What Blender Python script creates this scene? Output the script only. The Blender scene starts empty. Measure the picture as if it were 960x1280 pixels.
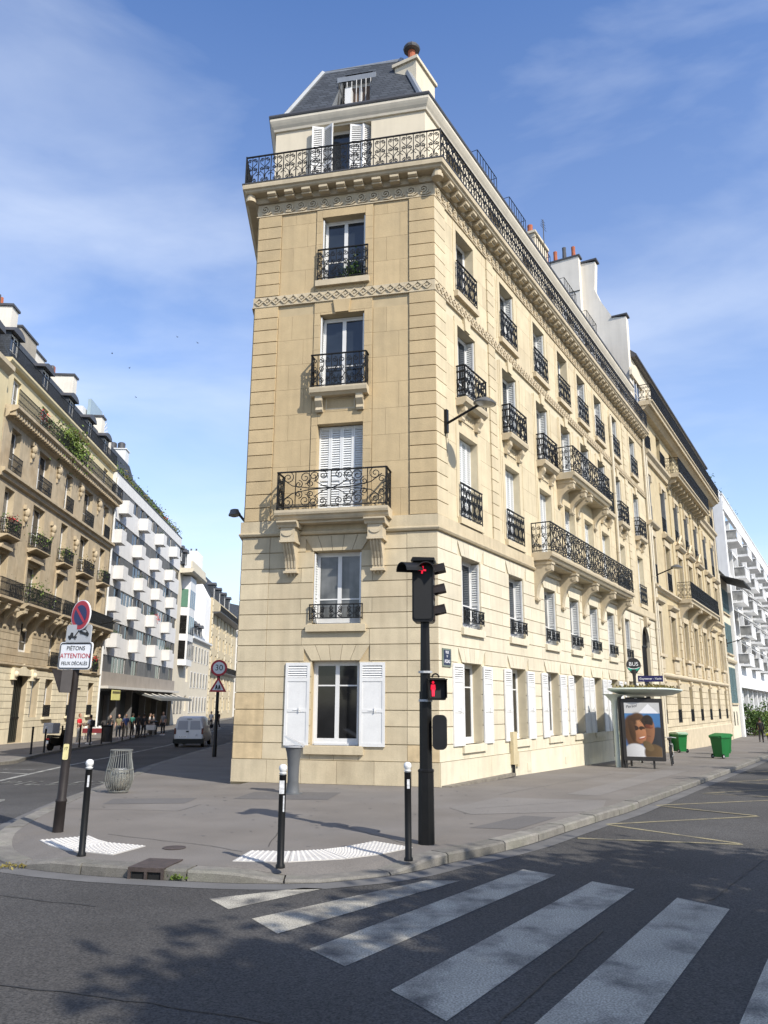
import bpy, bmesh, math, random
import numpy as np
from math import sin, cos, pi, radians as rad, hypot, atan2, sqrt
from mathutils import Matrix, Vector
from mathutils.geometry import tessellate_polygon
random.seed(7)
S = bpy.context.scene
COL = S.collection
# ------------------------------------------------------------------ camera, sky, sun, exposure
EYE = 1.96
cd = bpy.data.cameras.new("camera"); cam = bpy.data.objects.new("camera", cd); COL.objects.link(cam)
cd.sensor_fit = 'VERTICAL'; cd.sensor_height = 24.0; cd.lens = 24.0 * 985 / 1280
cd.clip_start = .05; cd.clip_end = 3000
cam.location = (0, 0, EYE)
cam.rotation_euler = (Matrix.Rotation(rad(90 + 13.70), 4, 'X') @ Matrix.Rotation(rad(.31), 4, 'Z')).to_euler()
S.camera = cam
SUN_AZ, SUN_EL = 140.0, 41.5
w = bpy.data.worlds.new("World"); S.world = w; w.use_nodes = True
nt = w.node_tree; nt.nodes.clear()
out = nt.nodes.new('ShaderNodeOutputWorld'); bg = nt.nodes.new('ShaderNodeBackground')
sky = nt.nodes.new('ShaderNodeTexSky'); sky.sky_type = 'NISHITA'; sky.sun_disc = False
sky.sun_elevation = rad(SUN_EL); sky.sun_rotation = rad(SUN_AZ)
sky.air_density = 1.0; sky.dust_density = .6; sky.ozone_density = 1.6; sky.altitude = 50
tc = nt.nodes.new('ShaderNodeTexCoord')
mp = nt.nodes.new('ShaderNodeMapping'); mp.inputs['Scale'].default_value = (1.0, 1.3, 3.2); mp.inputs['Rotation'].default_value = (.25, .5, .3)
nt.links.new(tc.outputs['Generated'], mp.inputs['Vector'])
n1 = nt.nodes.new('ShaderNodeTexNoise'); n1.inputs['Scale'].default_value = 2.1; n1.inputs['Detail'].default_value = 7; n1.inputs['Roughness'].default_value = .52; n1.inputs['Distortion'].default_value = .35
nt.links.new(mp.outputs[0], n1.inputs['Vector'])
r1 = nt.nodes.new('ShaderNodeMapRange'); r1.inputs[1].default_value = .40; r1.inputs[2].default_value = .80; r1.inputs[4].default_value = .50
nt.links.new(n1.outputs['Fac'], r1.inputs[0])
# thin veil that thickens towards the horizon, as in the sky of the picture
sx = nt.nodes.new('ShaderNodeSeparateXYZ'); nt.links.new(tc.outputs['Generated'], sx.inputs[0])
vr = nt.nodes.new('ShaderNodeMapRange'); vr.inputs[1].default_value = .0; vr.inputs[2].default_value = .75; vr.inputs[3].default_value = .34; vr.inputs[4].default_value = .0
nt.links.new(sx.outputs['Z'], vr.inputs[0])
ad = nt.nodes.new('ShaderNodeMath'); ad.operation = 'ADD'; ad.use_clamp = True
nt.links.new(r1.outputs[0], ad.inputs[0]); nt.links.new(vr.outputs[0], ad.inputs[1])
mx = nt.nodes.new('ShaderNodeMix'); mx.data_type = 'RGBA'
nt.links.new(ad.outputs[0], mx.inputs['Factor'])
hs = nt.nodes.new('ShaderNodeHueSaturation'); hs.inputs['Saturation'].default_value = 1.2; hs.inputs['Hue'].default_value = .509; hs.inputs['Value'].default_value = 1.36
nt.links.new(sky.outputs[0], hs.inputs['Color'])
nt.links.new(hs.outputs[0], mx.inputs['A']); mx.inputs['B'].default_value = (5.6, 6.1, 6.9, 1)
nt.links.new(mx.outputs['Result'], bg.inputs['Color']); bg.inputs['Strength'].default_value = .15
nt.links.new(bg.outputs[0], out.inputs[0])
sl = bpy.data.lights.new("sun", 'SUN'); sl.energy = 5.0; sl.angle = rad(.53); sl.color = (1, .94, .84)
so = bpy.data.objects.new("sun", sl); COL.objects.link(so)
so.rotation_euler = Vector((-sin(rad(SUN_AZ)) * cos(rad(SUN_EL)), -cos(rad(SUN_AZ)) * cos(rad(SUN_EL)), -sin(rad(SUN_EL)))).to_track_quat('-Z', 'Y').to_euler()
so.location = (20, -20, 40)
S.view_settings.view_transform = 'Standard'; S.view_settings.look = 'None'
S.view_settings.exposure = .24; S.view_settings.gamma = 1.0
try:
    S.cycles.use_denoising = True; S.cycles.max_bounces = 5; S.cycles.diffuse_bounces = 3; S.cycles.glossy_bounces = 3
    S.cycles.transparent_max_bounces = 6
except Exception: pass

# ------------------------------------------------------------------ materials
MATS = {}
def mat(name, col, rough=.8, var=.12, vs=3.0, tone=0.0, bump=0.0, bs=40.0, metal=0.0, spec=.5, streak=0.0, col2=None, c2lo=.5, c2hi=.75, c2s=.7, rnd=0.0, emit=None, grit=0.0, gs=120.0, trans=0.0):
    """colour * (noise, per-face tone, per-object random); optional second colour in worn patches, rain streaks, fine grit, bump"""
    if name in MATS: return MATS[name]
    m = bpy.data.materials.new(name); m.use_nodes = True; MATS[name] = m
    t = m.node_tree; N = t.nodes; L = t.links; b = N['Principled BSDF']
    b.inputs['Roughness'].default_value = rough; b.inputs['Metallic'].default_value = metal
    b.inputs['Specular IOR Level'].default_value = spec
    if trans: b.inputs['Transmission Weight'].default_value = trans
    tc = N.new('ShaderNodeTexCoord')
    def noise(scale, det=4, vec=None, sc=None):
        n = N.new('ShaderNodeTexNoise'); n.inputs['Scale'].default_value = scale; n.inputs['Detail'].default_value = det
        src = tc.outputs['Object']
        if sc:
            mp = N.new('ShaderNodeMapping'); mp.inputs['Scale'].default_value = sc; L.new(src, mp.inputs[0]); src = mp.outputs[0]
        L.new(src, n.inputs['Vector']); return n.outputs['Fac']
    def rng(s, a, b_, lo, hi):
        r = N.new('ShaderNodeMapRange'); r.inputs[1].default_value = a; r.inputs[2].default_value = b_; r.inputs[3].default_value = lo; r.inputs[4].default_value = hi
        L.new(s, r.inputs[0]); return r.outputs[0]
    def mul(a, b_):
        x = N.new('ShaderNodeMath'); x.operation = 'MULTIPLY'
        L.new(a, x.inputs[0]); L.new(b_, x.inputs[1]); return x.outputs[0]
    f = rng(noise(vs, 6), .3, .7, 1 - var, 1 + var)
    if tone:
        at = N.new('ShaderNodeAttribute'); at.attribute_name = 'tone'
        f = mul(f, rng(at.outputs['Fac'], 0, 1, 1 - tone, 1 + tone))
    if rnd:
        oi = N.new('ShaderNodeObjectInfo'); f = mul(f, rng(oi.outputs['Random'], 0, 1, 1 - rnd, 1 + rnd))
    if streak: f = mul(f, rng(noise(1.0, 5, sc=(5, 5, .35)), .45, .8, 1.0, 1 - streak))
    if grit: f = mul(f, rng(noise(gs, 2), .3, .7, 1 - grit, 1 + grit))
    base = N.new('ShaderNodeRGB'); base.outputs[0].default_value = (*col, 1); c = base.outputs[0]
    if col2:
        mxx = N.new('ShaderNodeMix'); mxx.data_type = 'RGBA'; L.new(c, mxx.inputs['A']); mxx.inputs['B'].default_value = (*col2, 1)
        L.new(rng(noise(c2s, 6), c2lo, c2hi, 0, 1), mxx.inputs['Factor']); c = mxx.outputs['Result']
    vm = N.new('ShaderNodeVectorMath'); vm.operation = 'SCALE'; L.new(c, vm.inputs[0]); L.new(f, vm.inputs['Scale'])
    L.new(vm.outputs[0], b.inputs['Base Color'])
    if emit:
        b.inputs['Emission Color'].default_value = (*emit[:3], 1); b.inputs['Emission Strength'].default_value = emit[3]
    if bump:
        bn = N.new('ShaderNodeBump'); bn.inputs['Strength'].default_value = bump; bn.inputs['Distance'].default_value = .02
        L.new(noise(bs, 5), bn.inputs['Height']); L.new(bn.outputs[0], b.inputs['Normal'])
    return m

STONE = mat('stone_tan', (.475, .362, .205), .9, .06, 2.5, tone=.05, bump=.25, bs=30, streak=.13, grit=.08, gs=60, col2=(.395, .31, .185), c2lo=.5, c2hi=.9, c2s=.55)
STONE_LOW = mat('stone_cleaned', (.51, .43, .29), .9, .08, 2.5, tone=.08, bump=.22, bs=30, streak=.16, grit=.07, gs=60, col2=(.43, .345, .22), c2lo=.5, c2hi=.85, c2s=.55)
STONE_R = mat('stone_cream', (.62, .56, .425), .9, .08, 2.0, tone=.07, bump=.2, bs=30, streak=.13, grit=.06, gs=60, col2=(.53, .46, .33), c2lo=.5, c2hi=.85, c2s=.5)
STAIN = mat('stone_stained', (.50, .385, .225), .9, .14, 5, tone=.1, bump=.25, bs=30, streak=.15)
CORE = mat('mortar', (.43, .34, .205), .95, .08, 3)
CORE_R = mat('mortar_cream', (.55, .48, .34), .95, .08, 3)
MOULD = mat('moulded_stone', (.50, .42, .29), .9, .10, 2.5, tone=.05, bump=.2, bs=40, streak=.16)
RENDER = mat('cream_render', (.62, .55, .42), .9, .05, 1.2, bump=.1, bs=60, streak=.08)
WHITE = mat('white_paint', (.66, .655, .635), .5, .05, 3, streak=.10, grit=.03, gs=40)
WHITE_D = mat('white_paint_weathered', (.66, .67, .66), .6, .06, 3, streak=.12)
IRON = mat('black_iron', (.007, .007, .007), .55, .2, 6, spec=.3)
GLASS = mat('window_glass', (.022, .028, .036), .04, .35, .9, spec=.7)
GLASS_C = mat('curtained_glass', (.13, .13, .125), .12, .5, 1.6, spec=.6, streak=.6)
GLASS_D = mat('window_glass_dim', (.012, .012, .012), .06, .4, 2.0, spec=.5)
SLATE_C = (.048, .054, .064)
ZINC = mat('zinc_sheet', (.25, .265, .28), .45, .10, 2, metal=.3, streak=.15)
ZINC_D = mat('dark_zinc', (.06, .06, .065), .5, .15, 2)
TERRA = mat('terracotta', (.36, .105, .05), .85, .15, 8)
RENDER_G = mat('grey_white_render', (.68, .635, .555), .9, .06, .9, streak=.12, bump=.1, bs=30)
ASPHALT = mat('road_asphalt', (.045, .042, .039), .9, .16, .5, bump=.6, bs=70, col2=(.072, .069, .066), c2lo=.42, c2hi=.72, c2s=.22, grit=.65, gs=55)
PAVE = mat('pavement_asphalt', (.146, .130, .112), .92, .12, .8, bump=.25, bs=90, col2=(.165, .152, .138), c2lo=.42, c2hi=.72, c2s=.35, grit=.22, gs=70)
PAVE2 = mat('pavement_patch_asphalt', (.108, .101, .095), .92, .08, .8, bump=.25, bs=90, grit=.2, gs=70)
PAVE3 = mat('pavement_pale_patch', (.168, .155, .14), .92, .08, .8, bump=.25, bs=90, grit=.2, gs=70)
GRANITE = mat('kerb_granite', (.165, .153, .132), .85, .2, 6, tone=.15, bump=.3, bs=80, grit=.25, gs=90, col2=(.15, .145, .115), c2lo=.5, c2hi=.75, c2s=2.2, rnd=.1)
def slate_mat():
    m = mat('slate', SLATE_C, .7, .2, 3, spec=.25)
    t = m.node_tree; N = t.nodes; L = t.links; b = N['Principled BSDF']
    tc = N.new('ShaderNodeTexCoord'); sp = N.new('ShaderNodeSeparateXYZ'); L.new(tc.outputs['Object'], sp.inputs[0])
    ad = N.new('ShaderNodeMath'); ad.operation = 'ADD'; L.new(sp.outputs['X'], ad.inputs[0]); L.new(sp.outputs['Y'], ad.inputs[1])
    cb = N.new('ShaderNodeCombineXYZ'); L.new(ad.outputs[0], cb.inputs[0]); L.new(sp.outputs['Z'], cb.inputs[1])
    br = N.new('ShaderNodeTexBrick'); br.inputs['Scale'].default_value = 1.0; br.inputs['Brick Width'].default_value = .22; br.inputs['Row Height'].default_value = .14; br.inputs['Mortar Size'].default_value = .012
    br.inputs['Color1'].default_value = (*[c * .8 for c in SLATE_C], 1); br.inputs['Color2'].default_value = (*[c * 1.35 for c in SLATE_C], 1); br.inputs['Mortar'].default_value = (.03, .035, .04, 1)
    L.new(cb.outputs[0], br.inputs['Vector']); L.new(br.outputs['Color'], b.inputs['Base Color'])
    bn = N.new('ShaderNodeBump'); bn.inputs['Strength'].default_value = .6; bn.inputs['Distance'].default_value = .02; bn.invert = True
    L.new(br.outputs['Fac'], bn.inputs['Height']); L.new(bn.outputs[0], b.inputs['Normal'])
    return m
SLATE = slate_mat()
def leaf_mat(name, c):
    m = mat(name, c, .6, .35, .8, tone=.35, spec=.3); return m
LEAF = leaf_mat('leaf_green', (.055, .105, .022)); LEAF2 = leaf_mat('leaf_yellow_green', (.11, .16, .03)); LEAF3 = leaf_mat('leaf_dry', (.16, .13, .035))
RED_FL = mat('red_petal', (.55, .02, .02), .6, .2, 10)
BARK = mat('bark', (.09, .07, .05), .95, .3, 8, bump=.6, bs=20)

# ------------------------------------------------------------------ mesh builder
class MB:
    def __init__(s): s.v = []; s.f = []; s.t = []
    def face(s, pts, tone=.5):
        n = len(s.v); s.v += [tuple(p) for p in pts]; s.f.append(tuple(range(n, n + len(pts)))); s.t.append(tone)
    def box(s, x0, x1, y0, y1, z0, z1, tone=.5, M=None):
        n = len(s.v); c = [(x, y, z) for z in (z0, z1) for y in (y0, y1) for x in (x0, x1)]
        if M is not None: c = [tuple(M @ Vector(p)) for p in c]
        s.v += c
        for q in ((0, 2, 3, 1), (4, 5, 7, 6), (0, 1, 5, 4), (1, 3, 7, 5), (3, 2, 6, 7), (2, 0, 4, 6)):
            s.f.append(tuple(n + i for i in q)); s.t.append(tone)
        return s
    def prism(s, poly, a, b, axis='y', tone=.5, M=None):
        """polygon extruded from a to b along an axis; 2-D coordinates are the other two axes in order"""
        def P(p, h):
            q = {'x': (h, p[0], p[1]), 'y': (p[0], h, p[1]), 'z': (p[0], p[1], h)}[axis]
            return tuple(M @ Vector(q)) if M is not None else q
        n = len(s.v); k = len(poly)
        s.v += [P(p, a) for p in poly] + [P(p, b) for p in poly]
        s.f.append(tuple(n + i for i in range(k))); s.f.append(tuple(n + k + i for i in reversed(range(k)))); s.t += [tone, tone]
        for i in range(k):
            j = (i + 1) % k; s.f.append((n + i, n + k + i, n + k + j, n + j)); s.t.append(tone)
        return s
    def tube(s, pts, r, n=4, closed=False, up=None, tone=.5, rot=0.0):
        """swept tube; r a number or one radius per point"""
        P = [Vector(p) for p in pts]; k = len(P); base = len(s.v)
        if not hasattr(r, '__len__'): r = [r] * k
        u = None
        for i, p in enumerate(P):
            a = P[i - 1] if (i or closed) else p; b = P[(i + 1) % k] if (i < k - 1 or closed) else p
            t = (b - a); t = t.normalized() if t.length > 1e-9 else Vector((0, 0, 1))
            if up is not None: u = Vector(up) - t * t.dot(Vector(up))
            elif u is None: u = t.orthogonal()
            else: u = u - t * t.dot(u)
            u = u.normalized() if u.length > 1e-9 else t.orthogonal().normalized(); w_ = t.cross(u)
            for q in range(n):
                an = 2 * pi * (q + .5) / n + rot; s.v.append(tuple(p + (u * cos(an) + w_ * sin(an)) * r[i]))
        for i in range(k if closed else k - 1):
            j = (i + 1) % k
            for q in range(n):
                q2 = (q + 1) % n; s.f.append((base + i * n + q, base + i * n + q2, base + j * n + q2, base + j * n + q)); s.t.append(tone)
        if not closed:
            s.f.append(tuple(base + q for q in reversed(range(n)))); s.f.append(tuple(base + (k - 1) * n + q for q in range(n))); s.t += [tone, tone]
        return s
    def lathe(s, prof, n=12, c=(0, 0, 0), M=None, tone=.5):
        base = len(s.v); k = len(prof)
        for r, z in prof:
            for q in range(n):
                p = (c[0] + r * cos(2 * pi * q / n), c[1] + r * sin(2 * pi * q / n), c[2] + z)
                s.v.append(tuple(M @ Vector(p)) if M is not None else p)
        for i in range(k - 1):
            for q in range(n):
                q2 = (q + 1) % n; s.f.append((base + i * n + q, base + i * n + q2, base + (i + 1) * n + q2, base + (i + 1) * n + q)); s.t.append(tone)
        s.f.append(tuple(base + q for q in reversed(range(n)))); s.f.append(tuple(base + (k - 1) * n + q for q in range(n))); s.t += [tone, tone]
        return s
    def ball(s, c, r, n=10, sz=1.0):
        return s.lathe([(max(.001, r * sin(pi * i / 8)), -r * sz * cos(pi * i / 8)) for i in range(9)], n, c)
    def join(s, o, M=None):
        n = len(s.v); s.v += [tuple(M @ Vector(p)) for p in o.v] if M is not None else list(o.v)
        s.f += [tuple(n + i for i in f) for f in o.f]; s.t += o.t; return s
    def mesh(s, name, m, smooth=False, fix=True):
        me = bpy.data.meshes.new(name); me.from_pydata(s.v, [], s.f)
        a = me.attributes.new('tone', 'FLOAT', 'FACE'); a.data.foreach_set('value', s.t)
        if fix:
            bm = bmesh.new(); bm.from_mesh(me); bmesh.ops.recalc_face_normals(bm, faces=bm.faces); bm.to_mesh(me); bm.free()
        if m is not None: me.materials.append(m)
        if smooth:
            me.polygons.foreach_set('use_smooth', [True] * len(me.polygons))
            try: me.set_sharp_from_angle(angle=rad(38))
            except Exception: pass
        return me
I4 = Matrix.Identity(4)
T = lambda x, y, z: Matrix.Translation((x, y, z))
RZ = lambda d: Matrix.Rotation(rad(d), 4, 'Z')
RX = lambda d: Matrix.Rotation(rad(d), 4, 'X')
RY = lambda d: Matrix.Rotation(rad(d), 4, 'Y')
def part(name, me, parent, M=None, label=None, kind=None, matl=None):
    if isinstance(me, tuple): me = me[0].mesh(name, *me[1:])
    o = bpy.data.objects.new(name, me); COL.objects.link(o); o.parent = parent
    if M is not None: o.matrix_basis = M
    if label: o['label'] = label
    if kind: o['kind'] = kind
    if matl: 
        o.material_slots[0].link = 'OBJECT'; o.material_slots[0].material = matl
    return o
def thing(name, label, cat, M=None, group=None, me=None):
    if isinstance(me, tuple): me = me[0].mesh(name, *me[1:])
    o = bpy.data.objects.new(name, me); COL.objects.link(o)
    if M is not None: o.matrix_basis = M
    o['label'] = label; o['category'] = cat
    if group: o['group'] = group
    return o
def struct(name, me, M=None, kind='structure', label=None):
    if isinstance(me, tuple): me = me[0].mesh(name, *me[1:])
    o = bpy.data.objects.new(name, me); COL.objects.link(o); o['kind'] = kind
    if M is not None: o.matrix_basis = M
    if label: o['label'] = label
    return o
def copy_tree(o, M=None, parent=None, label=None):
    c = o.copy(); COL.objects.link(c)
    if parent: c.parent = parent
    if M is not None: c.matrix_basis = M
    if label: c['label'] = label
    for ch in list(o.children): copy_tree(ch, None, c)
    return c
def frame(x, y, az, z=0.0):
    """facade frame: X along azimuth az, Y into the building, Z up"""
    a = rad(az); return Matrix(((sin(a), -cos(a), 0, x), (cos(a), sin(a), 0, y), (0, 0, 1, z), (0, 0, 0, 1)))
def text_mesh(s, size, m, depth=.004, shear=0.0, align='CENTER', spacing=1.0, name='lettering'):
    cu = bpy.data.curves.new('t', 'FONT'); cu.body = s; cu.size = size; cu.extrude = depth; cu.shear = shear; cu.align_x = align; cu.align_y = 'CENTER'; cu.space_character = spacing; cu.resolution_u = 3
    o = bpy.data.objects.new('t', cu); COL.objects.link(o)
    dg = bpy.context.evaluated_depsgraph_get(); me = bpy.data.meshes.new_from_object(o.evaluated_get(dg))
    bpy.data.objects.remove(o); bpy.data.curves.remove(cu); me.name = name; me.materials.clear(); me.materials.append(m); return me
UPRIGHT = RX(90)       # text/flat art drawn in XY stands up facing -Y
def leaves(n, fn, size, seed=0, flat=.0):
    """n little leaf faces; fn(rng) gives a position"""
    R = random.Random(seed); mb = MB()
    for _ in range(n):
        p = Vector(fn(R)); a = Vector((R.gauss(0, 1), R.gauss(0, 1), R.gauss(0, 1) * (1 - flat))).normalized(); b = a.orthogonal().normalized()
        b = Matrix.Rotation(R.random() * 6.28, 3, a) @ b; c = a.cross(b); sz = size * R.uniform(.6, 1.3)
        mb.face([p - b * sz * .5, p - c * sz * .28, p + b * sz * .5, p + c * sz * .28], R.random())
    return mb

# ------------------------------------------------------------------ walls of stone, cut by openings
def cut(x0, x1, z0, z1, ops):
    """free rectangles of a band after the openings are taken out"""
    act = [o for o in ops if o[2] < z1 - 1e-6 and o[3] > z0 + 1e-6 and o[0] < x1 and o[1] > x0]
    xs = sorted({x0, x1, *[min(max(v, x0), x1) for o in act for v in o[:2]]}); res = []
    for a, b in zip(xs, xs[1:]):
        if b - a < 1e-4: continue
        m_ = (a + b) / 2; hit = [o for o in act if o[0] < m_ < o[1]]
        if not hit:
            if res and res[-1][4] and abs(res[-1][1] - a) < 1e-6: res[-1] = (res[-1][0], b, z0, z1, True)
            else: res.append((a, b, z0, z1, True))
        else:
            lo = max(z0, 0) if False else z0; hit.sort(key=lambda o: o[2])
            for o in hit:
                if o[2] - lo > .03: res.append((a, b, lo, o[2], False))
                lo = max(lo, o[3])
            if z1 - lo > .03: res.append((a, b, lo, z1, False))
    return res
def core(mb, x0, x1, z0, z1, ops, y0=0.0, y1=.42):
    zs = sorted({z0, z1, *[v for o in ops for v in o[2:4] if z0 < v < z1]})
    for a, b in zip(zs, zs[1:]):
        for r in cut(x0, x1, a, b, ops): mb.box(r[0], r[1], y0, y1, r[2], r[3])
def ashlar(x0, x1, zs, ops, blk, jw, jh, emit, stag=True):
    R = random.Random(int(x0 * 100) + int(zs[0] * 10) + len(zs))
    for i, (a, b) in enumerate(zip(zs, zs[1:])):
        off = (i % 2) * .5 if stag else 0
        for (p, q, c, d, full) in cut(x0, x1, a, b, ops):
            cuts = [p]; k = math.ceil((p - x0) / blk - off)
            while True:
                x = x0 + (k + off) * blk + R.uniform(-.04, .04); k += 1
                if x <= p + .22: continue
                if x >= q - .22: break
                cuts.append(x)
            cuts.append(q)
            for u, v in zip(cuts, cuts[1:]): emit(u + jw / 2, v - jw / 2, c + jh / 2, d - jh / 2)
def mitre(path, e):
    """offset a 2-D polyline by e to its right, mitred"""
    P = [Vector(p) for p in path]; N_ = []
    for a, b in zip(P, P[1:]):
        d = (b - a).normalized(); N_.append(Vector((d.y, -d.x)))
    res = [P[0] + N_[0] * e]
    for i in range(1, len(P) - 1):
        h = (N_[i - 1] + N_[i]); h = h / h.dot(N_[i]); res.append(P[i] + h * e)
    res.append(P[-1] + N_[-1] * e); return res
def sweep(mb, path, prof, tone=.5):
    """profile of (offset, z) swept along a mitred path, closed with end caps"""
    rings = [[(q.x, q.y, z) for q in [None]] if False else None for e, z in prof]
    off = [mitre(path, e) for e, z in prof]; n = len(path); k = len(prof); base = len(mb.v)
    for i in range(n):
        for j in range(k): mb.v.append((off[j][i].x, off[j][i].y, prof[j][1]))
    for i in range(n - 1):
        for j in range(k):
            j2 = (j + 1) % k; mb.f.append((base + i * k + j, base + i * k + j2, base + (i + 1) * k + j2, base + (i + 1) * k + j)); mb.t.append(tone)
    mb.f.append(tuple(base + j for j in range(k))); mb.f.append(tuple(base + (n - 1) * k + j for j in reversed(range(k)))); mb.t += [tone, tone]

# ------------------------------------------------------------------ joinery and ironwork prototypes (facade-local, origin at the bottom centre)
PROTO = {}
def proto(key, fn):
    if key not in PROTO: PROTO[key] = fn()
    return PROTO[key]
def casement(w, h, y=.30, bar=.34, leafs=2, m=None):
    def mk():
        f = MB(); t = .055
        f.box(-w / 2, -w / 2 + t, y, y + .07, 0, h); f.box(w / 2 - t, w / 2, y, y + .07, 0, h)
        f.box(-w / 2 + t, w / 2 - t, y, y + .07, h - t, h); f.box(-w / 2 + t, w / 2 - t, y - .03, y + .07, 0, .05)
        lw = (w - 2 * t) / leafs; P = []
        for k in range(leafs):
            a = -w / 2 + t + k * lw; b = a + lw; s = .055
            f.box(a, a + s, y + .01, y + .06, .05, h - t); f.box(b - s, b, y + .01, y + .06, .05, h - t)
            f.box(a + s, b - s, y + .012, y + .058, h - t - s, h - t); f.box(a + s, b - s, y + .012, y + .058, .05, .05 + .12)
            if bar: f.box(a + s, b - s, y + .014, y + .056, h * bar, h * bar + .035)
            P.append((a + s, b - s))
        g = [MB().box(a, b, y + .03, y + .04, .17, h - t - .055) for a, b in P]
        return f.mesh('window', WHITE), [q.mesh('pane', GLASS) for q in g]
    return proto(('cas', round(w, 2), round(h, 2), y, bar, leafs), mk)
def louvre_leaf(w, h, m=None, key='w'):
    def mk():
        f = MB(); s = .05
        f.box(-w / 2, -w / 2 + s, 0, .035, 0, h); f.box(w / 2 - s, w / 2, 0, .035, 0, h)
        for z in (0, h * .36, h - .08): f.box(-w / 2 + s, w / 2 - s, .002, .033, z, z + .08)
        z = .1
        while z < h - .1:
            if not (h * .36 - .05 < z < h * .36 + .1):
                f.prism([(.002, z), (.010, z), (.033, z + .05), (.025, z + .05)], -w / 2 + s, w / 2 - s, 'x')
            z += .068
        f.box(-w / 2 + s, w / 2 - s, .034, .040, .08, h - .08)
        return f.mesh('shutter', m or WHITE_D)
    return proto(('louv', round(w, 2), round(h, 2), key), mk)
def panel_shutter(w, h):
    def mk():
        f = MB(); s = .07; t = .04
        f.box(-w / 2, -w / 2 + s, 0, t, 0, h); f.box(w / 2 - s, w / 2, 0, t, 0, h)
        for a, b in ((0, .09), (h * .40, h * .40 + .08), (h * .77, h * .77 + .09), (h - .08, h)): f.box(-w / 2 + s, w / 2 - s, .001, t - .001, a, b)
        f.box(-w / 2 + s, w / 2 - s, .014, t - .002, .09, h * .40); f.box(-w / 2 + s, w / 2 - s, .014, t - .002, h * .40 + .08, h * .77)
        z = h * .77 + .10
        while z < h - .1:
            f.prism([(.002, z), (.010, z), (.034, z + .04), (.026, z + .04)], -w / 2 + s, w / 2 - s, 'x'); z += .058
        f.box(-w / 2 + s, w / 2 - s, .036, .039, h * .77 + .09, h - .08, 0)
        f.box(-.1, .1, -.012, .0, h * .42, h * .42 + .012); f.box(.06, .075, -.03, 0, h * .40, h * .46)
        return f.mesh('shutter', WHITE)
    return proto(('pan', round(w, 2), round(h, 2)), mk)
def spiral(cx, cz, r, turns=1.6, a0=0.0, sgn=1, n=18, r1=.15):
    return [(cx + r * (1 - (1 - r1) * i / n) * cos(a0 + sgn * 2 * pi * turns * i / n), 0, cz + r * (1 - (1 - r1) * i / n) * sin(a0 + sgn * 2 * pi * turns * i / n)) for i in range(n + 1)]
UPY = (0, 1, 0)
def bars(f, w, h, r=.016):
    f.box(-w / 2, w / 2, -.025, .025, h - .03, h); f.box(-w / 2, w / 2, -.014, .014, .04, .065)
def scroll_rail(w, h, r=.0135, full=True):
    """window rail of facing scrolls"""
    def mk():
        f = MB(); bars(f, w, h)
        for x in (-w / 2 + .012, w / 2 - .012): f.box(x - .012, x + .012, -.012, .012, 0, h)
        n = max(2, round(w / .42)); u = w / n; hz = h - .1
        for k in range(n):
            cx = -w / 2 + u * (k + .5); q = u * .23; rr = min(u * .21, hz * .17)
            f.tube([(cx, 0, .06), (cx, 0, h - .03)], r, 4, up=UPY)
            for sx in (-1, 1):
                for cz, a0, sg in ((.05 + hz * .84, pi / 2, 1), (.05 + hz * .56, -pi / 2, -1), (.05 + hz * .18, -pi / 2, -1)):
                    f.tube(spiral(cx + sx * q, cz, rr, 1.5, a0 if sx < 0 else pi - a0, sg * (1 if sx < 0 else -1)), r, 4, up=UPY)
                f.tube([(cx + sx * (q + rr), 0, .05 + hz * .84), (cx + sx * (q + rr) * .95, 0, .05 + hz * .66), (cx + sx * .02, 0, .05 + hz * .36), (cx + sx * (q + rr) * .8, 0, .05 + hz * .1)], r, 4, up=UPY)
        return f.mesh('railing', IRON)
    return proto(('scr', round(w, 2), round(h, 2), r), mk)
def heart_panel(w, h, r=.0125):
    """one length of the long top balcony: hearts and scrolls between two bars"""
    def mk():
        f = MB(); f.box(-w / 2, w / 2, -.022, .022, h - .035, h); f.box(-w / 2, w / 2, -.012, .012, .05, .07)
        f.box(-w / 2 - .012, -w / 2 + .012, -.012, .012, 0, h - .03)
        f.tube([(0, 0, .06), (0, 0, h - .03)], r, 4, up=UPY)
        q = w * .215; rr = w * .165
        for s in (-1, 1):
            f.tube(spiral(s * q, h * .84, rr, 1.5, pi if s > 0 else 0, 1 if s < 0 else -1), r, 4, up=UPY)
            f.tube(spiral(s * q * .95, h * .55, rr * .95, 1.5, pi if s > 0 else 0, -1 if s < 0 else 1), r, 4, up=UPY)
            f.tube(spiral(s * q, h * .15, rr * .95, 1.5, pi / 2, 1 if s > 0 else -1), r, 4, up=UPY)
            f.tube([(s * (q + rr), 0, h * .84), (s * (q + rr * .7), 0, h * .72), (s * q * .4, 0, h * .62), (0, 0, h * .55)], r, 4, up=UPY)
            f.tube([(s * (q + rr), 0, h * .56), (s * (q + rr * .4), 0, h * .42), (s * q * .35, 0, h * .34), (0, 0, h * .12)], r, 4, up=UPY)
            f.tube([(s * w * .46, 0, h * .36), (s * w * .30, 0, h * .30)], r, 4, up=UPY); f.tube([(s * w * .46, 0, h * .40), (s * w * .30, 0, h * .46)], r * .8, 4, up=UPY)
        return f.mesh('railing_panel', IRON)
    return proto(('heart', round(w, 3), round(h, 2)), mk)
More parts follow.
